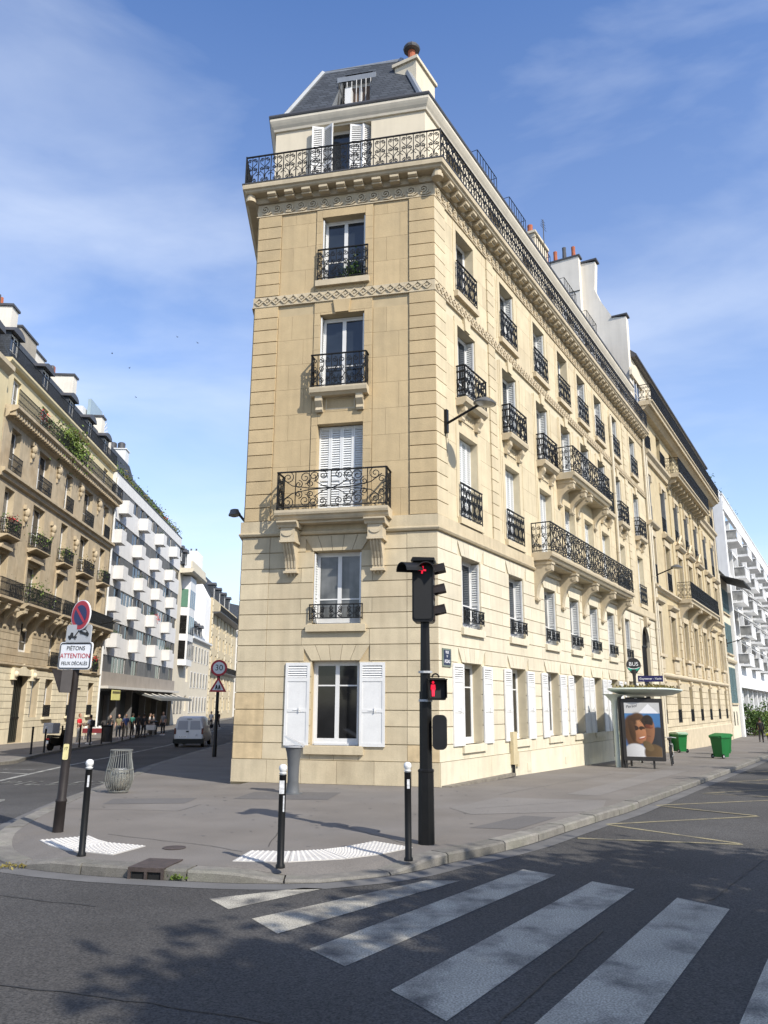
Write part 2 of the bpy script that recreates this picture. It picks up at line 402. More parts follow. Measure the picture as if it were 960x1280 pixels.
def grand_panel(w, h, r=.014):
    """balcony length with big facing scrolls crossing on a centre bar"""
    def mk():
        f = MB(); f.box(-w / 2, w / 2, -.024, .024, h - .035, h); f.box(-w / 2, w / 2, -.013, .013, .05, .072)
        for x in (-w / 2 + .012, w / 2 - .012): f.box(x - .013, x + .013, -.013, .013, 0, h - .03)
        f.tube([(0, 0, .06), (0, 0, h - .03)], r, 4, up=UPY); m = (h + .03) / 2
        R_ = min(w * .17, h * .20)
        for sx in (-1, 1):
            for sz in (-1, 1):
                f.tube(spiral(sx * w * .40, m + sz * h * .32, R_ * .8, 1.6, pi / 2 * sz, sx * sz), r, 4, up=UPY)
                f.tube(spiral(sx * w * .24, m + sz * h * .30, R_ * .85, 1.6, -pi / 2 * sz, -sx * sz), r, 4, up=UPY)
                f.tube(spiral(sx * w * .30, m + sz * h * .13, R_ * .55, 1.5, pi / 2 * sz, sx * sz), r, 4, up=UPY)
                f.tube([(sx * w * .46, 0, m + sz * h * .30), (sx * w * .36, 0, m + sz * h * .10), (sx * w * .2, 0, m + sz * .02), (0, 0, m)], r * 1.1, 4, up=UPY)
                f.tube([(sx * w * .12, 0, m + sz * h * .40), (sx * w * .15, 0, m + sz * h * .2), (sx * w * .07, 0, m + sz * h * .06), (0, 0, m)], r * 1.1, 4, up=UPY)
                f.tube(spiral(sx * w * .075, m + sz * h * .34, R_ * .55, 1.4, pi / 2 * sz, sx * sz), r, 4, up=UPY)
                if w > 2:
                    f.tube(spiral(sx * w * .16, m + sz * h * .33, R_ * .7, 1.6, -pi / 2 * sz, -sx * sz), r, 4, up=UPY); f.tube(spiral(sx * w * .46, m + sz * h * .16, R_ * .6, 1.5, -pi / 2 * sz, sx * sz), r, 4, up=UPY); f.tube(spiral(sx * w * .19, m + sz * h * .14, R_ * .5, 1.5, pi / 2 * sz, -sx * sz), r, 4, up=UPY)
                    f.tube([(sx * w * .33, 0, .06), (sx * w * .33, 0, h - .03)], r, 4, up=UPY)
            f.lathe([(.001, -.03), (.03, 0), (.001, .03)], 6, (sx * w * .28, 0, m))
        f.box(-w * .12, w * .12, -.014, .014, m - .014, m + .014)
        return f.mesh('railing', IRON)
    return proto(('grand', round(w, 2), round(h, 2)), mk)
def bar_rail(w, h, gap=.12, r=.0125, name='railing', curls=True):
    def mk():
        f = MB(); bars(f, w, h)
        n = max(2, round(w / gap))
        for k in range(n + 1):
            x = -w / 2 + .01 + (w - .02) * k / n; f.box(x - r, x + r, -r, r, 0, h - .03)
            if curls and k < n:
                xc = x + (w - .02) / n / 2
                f.tube(spiral(xc, h * .72, (w / n) * .42, 1.2, pi / 2, 1, 9), r * .75, 4, up=UPY); f.tube(spiral(xc, h * .28, (w / n) * .42, 1.2, -pi / 2, 1, 9), r * .8, 4, up=UPY)
        return f.mesh(name, IRON)
    return proto(('bar', round(w, 2), round(h, 2), gap, r, curls), mk)
def window(parent, M, w, h, y=.30, bar=.34, leafs=2, m=None, pane=None, name='window', only=False):
    fm, pm = casement(w, h, y, bar, leafs)
    o = part(name, fm, parent, M, matl=m)
    if pane is None and random.random() < .35: pane = GLASS_C
    for q in pm: part('pane', q, o, matl=pane)
    return o
def console(h=1.25, d=.62, w=.26):
    """curved balcony bracket, top at z=0"""
    def mk():
        f = MB(); n = 10
        cur = [(-d + .03, -.30)] + [(-(.10 + (d - .16) * (1 - sin(pi / 2 * i / n))), -.30 - (h - .42) * (1 - cos(pi / 2 * i / n)) ** .8) for i in range(1, n + 1)]
        poly = [(0, 0), (-d, 0), (-d, -.27)] + cur + [(-.13, -h + .07), (-.13, -h), (0, -h)]
        f.prism(poly, -w / 2, w / 2, 'x'); f.box(-w / 2 - .03, w / 2 + .03, -d - .03, 0, -.07, -.001)
        f.lathe([(.075, 0), (.075, w + .04)], 12, M=T(-w / 2 - .02, -d + .10, -.19) @ RY(90))
        f.box(-w / 2 - .025, w / 2 + .025, -.15, 0, -h + .04, -h + .10)
        for k in (-1, 0, 1): f.lathe([(.028, 0), (.008, -.07)], 6, (k * w * .3, -.07, -h + .0))
        return f.mesh('bracket', MOULD)
    return proto(('cons', h, d, w), mk)
def console_front():
    """the two fluted brackets under the corner balcony"""
    def mk():
        f = MB(); w = .40
        f.prism([(0, 0), (-.66, 0), (-.66, -.04), (-.58, -.10), (-.55, -.16), (0, -.16)], -w / 2 - .08, w / 2 + .08, 'x')
        f.box(-w / 2, w / 2, -.52, 0, -.50, -.161); f.box(-w / 2 - .02, w / 2 + .02, -.54, 0, -.56, -.50)
        f.prism([(-.15 * cos(pi * k / 10) , -.30 - .10 * sin(pi * k / 10)) for k in range(11)], -.545, -.50, 'y')
        ws = w - .10
        prof = [(0, -.56), (-.46, -.56), (-.40, -.68), (-.28, -.86), (-.20, -1.02), (-.17, -1.20), (-.17, -1.28), (0, -1.28)]
        f.prism(prof, -ws / 2, ws / 2, 'x')
        for k in (-1.5, -.5, .5, 1.5): f.prism([(p[0] - .025, p[1]) for p in prof[1:6]] + [(p[0] + .02, p[1]) for p in reversed(prof[1:6])], k * .085 - .022, k * .085 + .022, 'x')
        f.box(-ws / 2 - .04, ws / 2 + .04, -.22, 0, -1.34, -1.281)
        for k in (-1, 0, 1): f.lathe([(.04, 0), (.005, -.09)], 6, (k * .1, -.12, -1.341))
        return f.mesh('bracket', MOULD)
    return proto('consf', mk)
# ================================================================== the corner building
AF, AR, AL = 102.54, 30.25, 177.0
def dirv(az): return Vector((sin(rad(az)), cos(rad(az))))
RC = Vector((1.381, 20.239)); LC = RC - dirv(AF) * 5.40; LEN_R, LEN_L = 26.75, 25.0
P0 = LC - dirv(AL) * LEN_L; P3 = RC + dirv(AR) * LEN_R
MAIN = thing('corner_building', 'tall cream stone corner building with wrought iron balconies and white shutters', 'building', T(RC.x, RC.y, 0))
TM = T(-RC.x, -RC.y, 0)
FM = TM @ frame(LC.x, LC.y, AF); RM = TM @ frame(RC.x, RC.y, AR); LM = TM @ frame(P0.x, P0.y, AL)
PATH = [(p - RC) for p in (P0, LC, RC, P3)]
ZL = [.57, .98, 1.41, 1.81, 2.24, 2.64, 3.04, 3.46, 3.87, 4.28, 4.68, 5.11, 5.51, 5.95, 6.40]
ZU = [6.85 + (13.40 - 6.85) * i / 17 for i in range(18)]
ZT = [13.72 + (16.42 - 13.72) * i / 7 for i in range(8)]
XW = 2.72; WW = 1.32
opF = [(XW - .64, XW + .64, .93, 3.04), (XW - WW / 2, XW + WW / 2, 4.0, 5.95), (XW - WW / 2, XW + WW / 2, 7.06, 9.58), (XW - WW / 2, XW + WW / 2, 10.58, 12.95), (XW - WW / 2, XW + WW / 2, 14.02, 16.15)]
CR = [2.12, 5.65, 8.98, 11.88, 14.58, 17.28, 20.20, 24.10]; WR = 1.30
def opR_(c, a, b, w=WR): return (c - w / 2, c + w / 2, a, b)
opR = []
for i, c in enumerate(CR):
    if i < 7: opR += [opR_(c - .06, .93, 3.04), opR_(c, 4.0, 5.95)]
    opR += [opR_(c, 7.06, 9.58), opR_(c, 10.58, 12.95), opR_(c, 14.02, 16.15)]
ARCH = (23.2, 25.0, -.8, 6.0)
opR.append(ARCH)
opL = [opR_(c, a, b) for c in (3.5, 8.0, 12.5, 17.0, 21.5) for a, b in ((.93, 3.04), (4, 5.95), (7.06, 9.58), (10.58, 12.95), (14.02, 16.15))]
def walls():
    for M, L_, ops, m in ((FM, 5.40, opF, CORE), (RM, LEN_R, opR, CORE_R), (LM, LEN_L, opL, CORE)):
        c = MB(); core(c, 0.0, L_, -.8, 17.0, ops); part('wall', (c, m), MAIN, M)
walls()
# ---- stones one by one
STONES = []
def emit_to(M, mat_, depth):
    def e(a, b, c, d, dp=depth, mm=None): STONES.append((M, mm or mat_, a, b, c, d, dp))
    return e
def vouss(M, mat_, xc, zb, zt, half, dp, n=5):
    """fan of lintel stones over an opening"""
    sp = .26
    for k in range(n):
        a0 = -1 + 2 * k / n; a1 = -1 + 2 * (k + 1) / n
        xb0, xb1, xt0, xt1 = xc + a0 * half + .006, xc + a1 * half - .006, xc + a0 * (half + sp) + .006, xc + a1 * (half + sp) - .006
        q = MB(); q.prism([(xb0, zb + .008), (xb1, zb + .008), (xt1, zt - .01), (xt0, zt - .01)], -dp, 0.0, 'y', random.random())
        part('voussoir', (q, mat_), MAIN, M)
# front, lower storeys
eF = emit_to(FM, STONE_LOW, .035)
vz = [(1.86, 3.64, 3.04, 3.46), (1.83, 3.67, 5.95, 6.40)]
ashlar(-.02, 5.425, [0, .57], [], .95, .008, .012, lambda a, b, c, d: eF(a, b, c, d, .06))
def efl(a, b, c, d):
    st = (a < 1.2 and .5 < c < 2.0 and b < 1.6) and random.random() < .75
    eF(a, b, c, d, .035, STAIN if st else None)
ashlar(-.005, .80, ZL, [], 9, .008, .022, lambda a, b, c, d: eF(a, b, c, d, .045, STAIN if c < 1.9 and random.random() < .8 else None), False)
ashlar(4.62, 5.425, ZL, [], 9, .008, .022, lambda a, b, c, d: eF(a, b, c, d, .045, STAIN if c < .9 else None), False)
ashlar(.80, 4.62, ZL, opF + vz, 1.9, .010, .022, efl)
vouss(FM, STONE_LOW, XW, 3.05, 3.46, .66, .036); vouss(FM, STONE_LOW, XW, 5.96, 6.40, .68, .036)
# front, upper storeys: grooved corner strips, two sunk panels, a middle strip round the windows
eF = emit_to(FM, STONE, .02)
for zs in (ZU, ZT):
    ashlar(.03, .76, zs, [], 9, .004, .026, lambda a, b, c, d: eF(a, b, c, d, .055), False)
    ashlar(4.70, 5.43, zs, [], 9, .004, .026, lambda a, b, c, d: eF(a, b, c, d, .055), False)
    ashlar(.78, 1.86, zs[::2] if zs is ZU else zs[::2] + [zs[-1]], [], .8, .006, .006, lambda a, b, c, d: eF(a, b, c, d, .015))
    ashlar(3.64, 4.68, zs[::2] if zs is ZU else zs[::2] + [zs[-1]], [], .78, .006, .006, lambda a, b, c, d: eF(a, b, c, d, .015))
    ashlar(1.88, 3.62, zs, opF, 9, .007, .007, lambda a, b, c, d: eF(a, b, c, d, .040), False)
# right front
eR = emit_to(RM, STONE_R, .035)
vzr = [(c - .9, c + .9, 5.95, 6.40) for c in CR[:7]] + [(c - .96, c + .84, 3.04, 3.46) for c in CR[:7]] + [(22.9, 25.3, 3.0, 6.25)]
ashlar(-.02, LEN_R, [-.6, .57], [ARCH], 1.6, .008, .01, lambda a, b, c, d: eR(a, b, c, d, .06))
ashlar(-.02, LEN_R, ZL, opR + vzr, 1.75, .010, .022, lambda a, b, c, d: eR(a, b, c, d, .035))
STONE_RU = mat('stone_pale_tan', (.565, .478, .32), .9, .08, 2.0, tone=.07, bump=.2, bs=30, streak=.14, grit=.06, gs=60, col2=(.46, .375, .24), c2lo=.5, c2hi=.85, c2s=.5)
eR = emit_to(RM, STONE_RU, .015)
for zs in (ZU, ZT):
    for a0, a1 in ((-.02, .68), (3.85, 4.40), (21.85, 22.4)):
        ashlar(a0, a1, zs, [], 9, .004, .026, lambda a, b, c, d: eR(a, b, c, d, .05), False)
    for a0, a1 in ((.70, 3.83), (4.42, 21.83), (22.42, LEN_R)):
        ashlar(a0, a1, zs[::2] if zs is ZU else zs[::2] + [zs[-1]], opR, 1.9, .008, .008, lambda a, b, c, d: eR(a, b, c, d, .015))
# surrounds of the upper right windows stand a little proud
for c in CR:
    for a, b in ((7.06, 9.58), (10.58, 12.95), (14.02, 16.15)):
        q = MB(); x0, x1 = c - WR / 2, c + WR / 2
        q.box(x0 - .2, x0 - .002, -.035, 0, a - .02, b + .22); q.box(x1 + .002, x1 + .2, -.035, 0, a - .02, b + .22); q.box(x0, x1, -.036, 0, b + .002, b + .22)
        part('window_surround', (q, STONE_RU), MAIN, RM)
        # sunk panel edge lines between the bays
    if c not in (CR[0], CR[-1]):
        q = MB()
        for a, b in ((7.2, 13.1), (13.9, 16.2)):
            for x in (c - 1.0, c + .98): q.box(x, x + .02, -.03, 0, a, b)
        part('panel_edge', (q, STONE_RU), MAIN, RM)
for c in CR[:7]:
    vouss(RM, STONE_R, c, 5.96, 6.40, .66, .036); vouss(RM, STONE_R, c - .06, 3.05, 3.46, .66, .036)
# left front, only courses
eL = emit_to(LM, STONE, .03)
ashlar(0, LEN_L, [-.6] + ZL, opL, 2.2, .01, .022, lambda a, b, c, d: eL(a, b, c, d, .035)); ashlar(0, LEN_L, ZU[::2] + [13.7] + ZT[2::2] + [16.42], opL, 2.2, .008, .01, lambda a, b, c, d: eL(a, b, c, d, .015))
def stones_out():
    def key(s):
        M, m, a, b, c, d, dp = s; p = M @ Vector(((a + b) / 2, 0, (c + d) / 2)) + Vector((RC.x, RC.y, 0)); dist = p.length
        seen = 0 if M is LM else (1.0 if M is FM else .45)
        return -(b - a) * (d - c) * seen / dist ** 2
    S_ = sorted(STONES, key=key); R = random.Random(3)
    for M, m, a, b, c, d, dp in S_[:300]:
        q = MB().box(a, b, -dp, 0.0, c, d, R.random()); part('stone', (q, m), MAIN, M)
    rest = {}
    for M, m, a, b, c, d, dp in S_[300:]:
        q = rest.setdefault(m.name, MB()); q.box(a, b, -dp, 0.0, c, d, R.random(), M=M)
    allv = MB(); me = bpy.data.meshes.new('stone_courses'); mats = list(rest); idx = []
    for i, k in enumerate(mats): idx += [i] * len(rest[k].f); allv.join(rest[k])
    me = allv.mesh('stone_courses', None)
    for k in mats: me.materials.append(MATS[k])
    me.polygons.foreach_set('material_index', idx)
    part('stone_courses', me, MAIN, kind='stuff')
stones_out()
# ---- mouldings that run round the corner
def ring(name, prof, m=MOULD, path=PATH):
    q = MB(); sweep(q, path, prof); return part(name, (q, m), MAIN)
ring('string_course', [(0, 6.40), (.10, 6.42), (.13, 6.47), (.13, 6.50), (.085, 6.52), (.085, 6.84), (0, 6.86)], STONE_LOW)
ring('string_course', [(0, 13.36), (.07, 13.37), (.07, 13.40), (.045, 13.41), (.045, 13.71), (0, 13.72)])
ring('frieze', [(0, 16.42), (.06, 16.43), (.06, 16.46), (.035, 16.47), (.035, 16.86), (0, 16.87)])
ring('cornice', [(0, 16.87), (.10, 16.88), (.12, 16.93), (.12, 17.06), (.38, 17.07), (.42, 17.10), (.44, 17.15), (.49, 17.18), (.50, 17.27), (.50, 17.33), (-.40, 17.33), (-.4, 16.87)])
ring('cornice_edge', [(.48, 17.331), (.515, 17.331), (.515, 17.365), (.48, 17.365)], ZINC_D)
# corbels, scrolls and diamonds, each its own piece
qc = MB(); qc.prism([(-.12, 16.93), (-.34, 16.935), (-.40, 16.97), (-.40, 17.04), (-.37, 17.065), (-.12, 17.065)], -.13, .13, 'x'); qc.box(-.15, .15, -.30, -.122, 16.885, 16.935)
corb = qc.mesh('corbel', MOULD)
q = MB(); q.lathe([(.17, 16.83), (.17, 16.93), (.13, 16.95), (.13, 17.06)], 12); boss = q.mesh('corbel', MOULD)
for i in range(9): part('corbel', corb, MAIN, FM @ T(.52 + i * (4.34 / 8), 0, 0))
n = 47
for i in range(n): part('corbel', corb, MAIN, RM @ T(.50 + i * (LEN_R - .9) / (n - 1), 0, 0))
for p in (0, 1):
    e = mitre(PATH, .24)[1 + p]; part('corbel', boss, MAIN, T(e.x, e.y, 0))
q = MB(); q.tube([(x * 1.0, -.062 , z) for x, _, z in spiral(0, 0, .155, 1.9, -pi / 2 - .6, 1, 22, .12)] , .026, 4, up=(0, 1, 0)); q.tube([(-.09, -.06, -.16), (.10, -.06, -.165), (.2, -.06, -.10)], .022, 4, up=(0, 1, 0))
scr = q.mesh('scroll_ornament', MOULD)
for i in range(14): part('scroll_ornament', scr, MAIN, FM @ T(.22 + i * .378, 0, 16.665))
q = MB(); dd = .125
for a in range(4):
    p = [(0, dd), (dd, 0), (0, -dd), (-dd, 0)]
    q.tube([(p[a][0], -.06, p[a][1]), (p[(a + 1) % 4][0], -.06, p[(a + 1) % 4][1])], .024, 4, up=(0, 1, 0))
q.box(-.03, .03, -.075, -.03, -.03, .03, M=RY(45)); dia = q.mesh('diamond_ornament', MOULD)
for i in range(20): part('diamond_ornament', dia, MAIN, FM @ T(.16 + i * .266, 0, 13.56))
for i in range(100): part('diamond_ornament', dia, MAIN, RM @ T(.16 + i * .266, 0, 13.56))
for i in range(70): part('scroll_ornament', scr, MAIN, RM @ T(.22 + i * .378, 0, 16.665))
# ---- openings of the front
def sill(parent, M, c, z, w, h=.17, d=.14, m=None):
    q = MB().box(-w / 2, w / 2, -d, .24, -h, 0); q.box(-w / 2 + .03, w / 2 - .03, -d + .03, .2, 0, .02)
    return part('window_sill', (q, m or MOULD), parent, M @ T(c, 0, z))
def low_rail(M, c, z, w=1.46, h=.42): part('railing', scroll_rail(w, h), MAIN, M @ T(c, -.10, z))
def closed_shutters(M, c, z, h, w=WR):
    lw = w / 4 - .004
    for k in range(4): part('shutter', louvre_leaf(lw, h), MAIN, M @ T(c - w / 2 + (k + .5) * w / 4, .20, z))
def folded_shutters(M, c, z, h, w=WR, right=True, left=True):
    for s in ([-1] if left else []) + ([1] if right else []):
        part('shutter', louvre_leaf(.27, h, key='f'), MAIN, M @ T(c + s * (w / 2 - .045), .150, z) @ RZ(-90 * s))
def small_balcony(M, c, z, w=1.62):
    q = MB(); q.prism([(0, -.20), (-.24, -.20), (-.30, -.14), (-.34, -.12), (-.36, -.02), (-.36, .03), (.25, .03), (.25, -.20)], -w / 2, w / 2, 'x')
    b = part('balcony', (q, MOULD), MAIN, M @ T(c, 0, z))
    for s in (-1, 1):
        q = MB(); q.prism([(0, -.20), (-.24, -.20), (-.25, -.34), (-.14, -.50), (-.16, -.58), (-.12, -.64), (-.05, -.62), (0, -.62)], s * (w / 2 - .24) - .10, s * (w / 2 - .24) + .10, 'x')
        q.lathe([(.055, 0), (.055, .22)], 10, M=T(s * (w / 2 - .24) - .11, -.18, -.30) @ RY(90)); part('bracket', (q, MOULD), b)
    q = MB(); q.box(-w / 2 + .4, w / 2 - .4, -.045, 0, -.235, -.20); q.box(-w / 2 + .4, w / 2 - .4, -.045, 0, -.56, -.52); q.box(-w / 2 + .4, -w / 2 + .44, -.045, 0, -.52, -.235); q.box(w / 2 - .44, w / 2 - .4, -.045, 0, -.52, -.235)
    for k in range(4): q.tube([(x - .24 + k * .16, -.03, zz - .38) for x, _, zz in spiral(0, 0, .07, 1.5, 0, 1, 12)], .012, 4, up=(0, 1, 0))
    part('relief_panel', (q, MOULD), b)
    part('railing', scroll_rail(w - .06, 1.0), b, T(0, -.31, .03))
    sr = scroll_rail(.30, 1.0)
    for s in (-1, 1): part('railing', sr, b, T(s * (w / 2 - .035), -.155, .03) @ RZ(90))
# ground floor
window(MAIN, FM @ T(XW, 0, .93), 1.28, 2.11, .20, bar=.70, pane=GLASS_D); sill(MAIN, FM, XW, .91, 1.56, .19, .12, STONE_LOW)
for s in (-1, 1): part('shutter', panel_shutter(.66, 2.08), MAIN, FM @ T(XW + s * 1.0, -.085, .92))
window(MAIN, FM @ T(XW, 0, 4.0), WW, 1.95, .24); sill(MAIN, FM, XW, 3.98, 1.62, .18, .14, STONE_LOW); low_rail(FM, XW, 4.10); folded_shutters(FM, XW, 4.05, 1.85, WW)
closed_shutters(FM, XW, 7.1, 2.46, WW); window(MAIN, FM @ T(XW, 0, 7.06), WW, 2.5, .30)
window(MAIN, FM @ T(XW, 0, 10.6), WW, 2.33, .24); folded_shutters(FM, XW, 10.65, 2.25, WW); small_balcony(FM, XW, 10.55, 1.66)
window(MAIN, FM @ T(XW, 0, 14.05), WW, 2.1, .24); folded_shutters(FM, XW, 14.1, 2.0, WW); sill(MAIN, FM, XW, 14.02, 1.62, .18, .15); low_rail(FM, XW, 14.05, 1.54, 1.0)
q = MB(); q.prism([(XW - .2, 12.97), (XW + .2, 12.97), (XW + .26, 13.36), (XW - .26, 13.36)], -.10, 0, 'y'); part('keystone', (q, STONE), MAIN, FM)
for c in CR:
    q = MB(); q.prism([(c - .17, 12.97), (c + .17, 12.97), (c + .22, 13.36), (c - .22, 13.36)], -.09, 0, 'y'); part('keystone', (q, STONE_RU), MAIN, RM)
# big balcony of the corner front
def balcony(M, x0, x1, z, d, brackets, cons, panel_w, rail_h=1.05, end=True, th=.26, m=MOULD):
    q = MB(); w_ = x1 - x0; pr = [(0, -th), (-d + .14, -th), (-d + .10, -th + .05), (-d + .08, -th + .10), (-d + .02, -th + .13), (-d, -.07), (-d, 0), (.2, 0), (.2, -th)]
    q.prism(pr, 0, w_, 'x'); q.box(.1, w_ - .1, -d + .22, 0, -th - .07, -th - .001)
    b = part('balcony', (q, m), MAIN, M @ T(x0, 0, z))
    for bx in brackets: part('bracket', cons, b, T(bx - x0, 0, -th - .071))
    n = max(1, round((w_ - .1) / panel_w)); pw = (w_ - .1) / n
    for k in range(n): part('railing', grand_panel(pw, rail_h), b, T(.05 + pw * (k + .5), -d + .05, .02))
    for s in (0, 1): part('railing', scroll_rail(d - .06, rail_h), b, T(.05 + s * (w_ - .1), -(d - .02) / 2, .02) @ RZ(90))
    return b
b = balcony(FM, 1.10, 4.22, 7.0, .62, [], None, 2.98, 1.06)
for s in (-1, 1): part('bracket', console_front(), b, T(3.12 / 2 + s * 1.2, 0, -.30))
# right front openings
for i, c in enumerate(CR):
    if i < 7:
        window(MAIN, RM @ T(c - .06, 0, .93), WR, 2.11, .26, bar=.70, pane=GLASS_D); sill(MAIN, RM, c - .06, .91, 1.5, .18, .10, STONE_R)
        for s in (-1, 1): part('shutter', panel_shutter(.64, 2.08), MAIN, RM @ T(c - .06 + s * .985, -.085, .92) @ RZ(random.uniform(-2, 2)))
        window(MAIN, RM @ T(c, 0, 4.0), WR, 1.95, .26); sill(MAIN, RM, c, 3.98, 1.5, .18, .12, STONE_R); low_rail(RM, c, 4.12, 1.36, .40); folded_shutters(RM, c, 4.05, 1.85)
    closed_shutters(RM, c, 7.1, 2.46); 
    big2 = 2 <= i <= 5
    if not big2: sill(MAIN, RM, c, 7.04, 1.6, .18, .13, STONE_RU); low_rail(RM, c, 7.05, 1.5, 1.0)
    window(MAIN, RM @ T(c, 0, 10.6), WR, 2.33, .26); folded_shutters(RM, c, 10.65, 2.25)
    if i not in (3, 4): small_balcony(RM, c, 10.55, 1.62)
    window(MAIN, RM @ T(c, 0, 14.05), WR, 2.1, .26); folded_shutters(RM, c, 14.1, 2.0, right=i not in (0, 3)); sill(MAIN, RM, c, 14.02, 1.6, .18, .15); low_rail(RM, c, 14.05, 1.5, 1.0)
balcony(RM, 7.25, 19.1, 7.0, .75, [7.5, 10.3, 13.05, 15.75, 18.6], console(1.3, .66, .28), 1.33, 1.04)
balcony(RM, 10.3, 15.75, 10.62, .78, [10.55, 12.1, 12.9, 15.4], console(.95, .66, .24), 1.35, 1.02)
# arched street door
q = MB(); n = 12
arc = [(24.1 + .9 * cos(pi * k / n), 4.9 + 1.05 * sin(pi * k / n)) for k in range(n + 1)]
q.prism([(25.0, 4.9)] + arc[1:-1] + [(23.2, 4.9), (23.2, 6.2), (25.0, 6.2)], -.036, .10, 'y'); part('door_arch', (q, STONE_R), MAIN, RM)
q = MB().box(23.2, 25.0, .16, .22, -.8, 5.99); dr_ = part('entrance_door', (q, IRON), MAIN, RM)
q = MB()
for k in range(7): q.tube([(23.35 + k * .235, .13, -.5), (23.35 + k * .235, .13, 5.6)], .015, 4)
for z in (1.1, 3.0, 4.9): q.box(23.2, 25.0, .115, .15, z, z + .09)
part('door_grille', (q, IRON), dr_)
q = MB(); q.prism([(-.22, 5.9), (.22, 5.9), (.30, 6.38), (-.30, 6.38)], -.20, 0, 'y', M=T(24.1, 0, 0)); q.ball((24.1, -.2, 6.1), .16); part('keystone', (q, MOULD), MAIN, RM)
# left front windows
for (a, b_, z0, z1) in opL: window(MAIN, LM @ T((a + b_) / 2, 0, z0), WR, z1 - z0, .26)
# long top balcony
E_ = mitre(PATH, .42)
def run_panels(a, b, want, trim0=0, trim1=0):
    d = (b - a); L_ = d.length; d.normalize(); n = round(L_ / want); u = L_ / n; az = math.degrees(atan2(d.x, d.y))
    for k in range(n):
        p = a + d * u * (k + .5); part('railing_panel', heart_panel(u, 1.0), MAIN, frame(p.x, p.y, az, 17.34))
run_panels(E_[1], E_[2], .40); run_panels(E_[2], E_[3], .40)
for p in E_[1:3]: part('railing_post', MB().box(p.x - .02, p.x + .02, p.y - .02, p.y + .02, 17.33, 18.36).mesh('railing_post', IRON), MAIN)
def left_rail():
    q = MB(); a, b = E_[0], E_[1]; q.tube([(a.x, a.y, 18.33), (b.x, b.y, 18.33)], .022); q.tube([(a.x, a.y, 17.40), (b.x, b.y, 17.40)], .012)
    n = 180
    for k in range(n): p = a.lerp(b, (k + .5) / n); q.box(p.x - .01, p.x + .01, p.y - .01, p.y + .01, 17.35, 18.33)
    part('railing', (q, IRON), MAIN)
left_rail()
# ---- set-back top storey and mansard
AP = mitre(PATH, -.38)
APATH = [AP[0], AP[1], AP[2], AP[3]]
AFM = frame(APATH[1].x, APATH[1].y, AF); ARM = frame(APATH[2].x, APATH[2].y, AR); ALM = frame(APATH[0].x, APATH[0].y, AL)
wF = (APATH[2] - APATH[1]).length
aop = [(XW - .30 - .72, XW - .30 + .72, 17.45, 19.68)]
c_ = MB(); core(c_, 0, wF, 17.331, 20.02, aop); part('attic_wall', (c_, RENDER), MAIN, AFM)
arop = [opR_(c, 17.45, 19.45, 1.2) for c in CR]
c_ = MB(); core(c_, 0, (APATH[3] - APATH[2]).length, 17.331, 20.02, arop); part('attic_wall', (c_, RENDER), MAIN, ARM)
c_ = MB(); core(c_, 0, (APATH[1] - APATH[0]).length, 17.331, 20.02, []); part('attic_wall', (c_, RENDER), MAIN, ALM)
xc = XW - .30
window(MAIN, AFM @ T(xc, 0, 17.45), 1.44, 2.23, .26, bar=0)
part('shutter', louvre_leaf(.40, 2.2, WHITE, 'at'), MAIN, AFM @ T(xc - .66, -.10, 17.46) @ RZ(-28)); part('shutter', louvre_leaf(.36, 2.2, WHITE, 'at'), MAIN, AFM @ T(xc - .98, -.12, 17.46) @ RZ(20))
part('shutter', louvre_leaf(.40, 2.2, WHITE, 'at'), MAIN, AFM @ T(xc + .24, .02, 17.46) @ RZ(12)); part('shutter', louvre_leaf(.40, 2.2, WHITE, 'at'), MAIN, AFM @ T(xc + .60, .14, 17.46) @ RZ(40))
for i, (a, b_, z0, z1) in enumerate(arop):
    window(MAIN, ARM @ T((a + b_) / 2, 0, z0), 1.2, z1 - z0, .24, bar=0)
    if i >= 4:
        for s in (-1, 1): part('shutter', panel_shutter(.58, 1.95), MAIN, ARM @ T((a + b_) / 2 + s * .90, -.06, z0))
def ringA(name, prof, m=MOULD): q = MB(); sweep(q, APATH, prof); return part(name, (q, m), MAIN)
ringA('attic_cornice', [(0, 19.74), (.06, 19.75), (.08, 19.82), (.13, 19.90), (.17, 19.98), (.20, 20.05), (.20, 20.14), (-.2, 20.16), (-.2, 19.74)], mat('attic_cornice_paint', (.58, .53, .43), .85, .06, 2, streak=.1))
ringA('gutter', [(.12, 20.161), (.22, 20.15), (.24, 20.20), (.23, 20.25), (.12, 20.25)], ZINC_D)
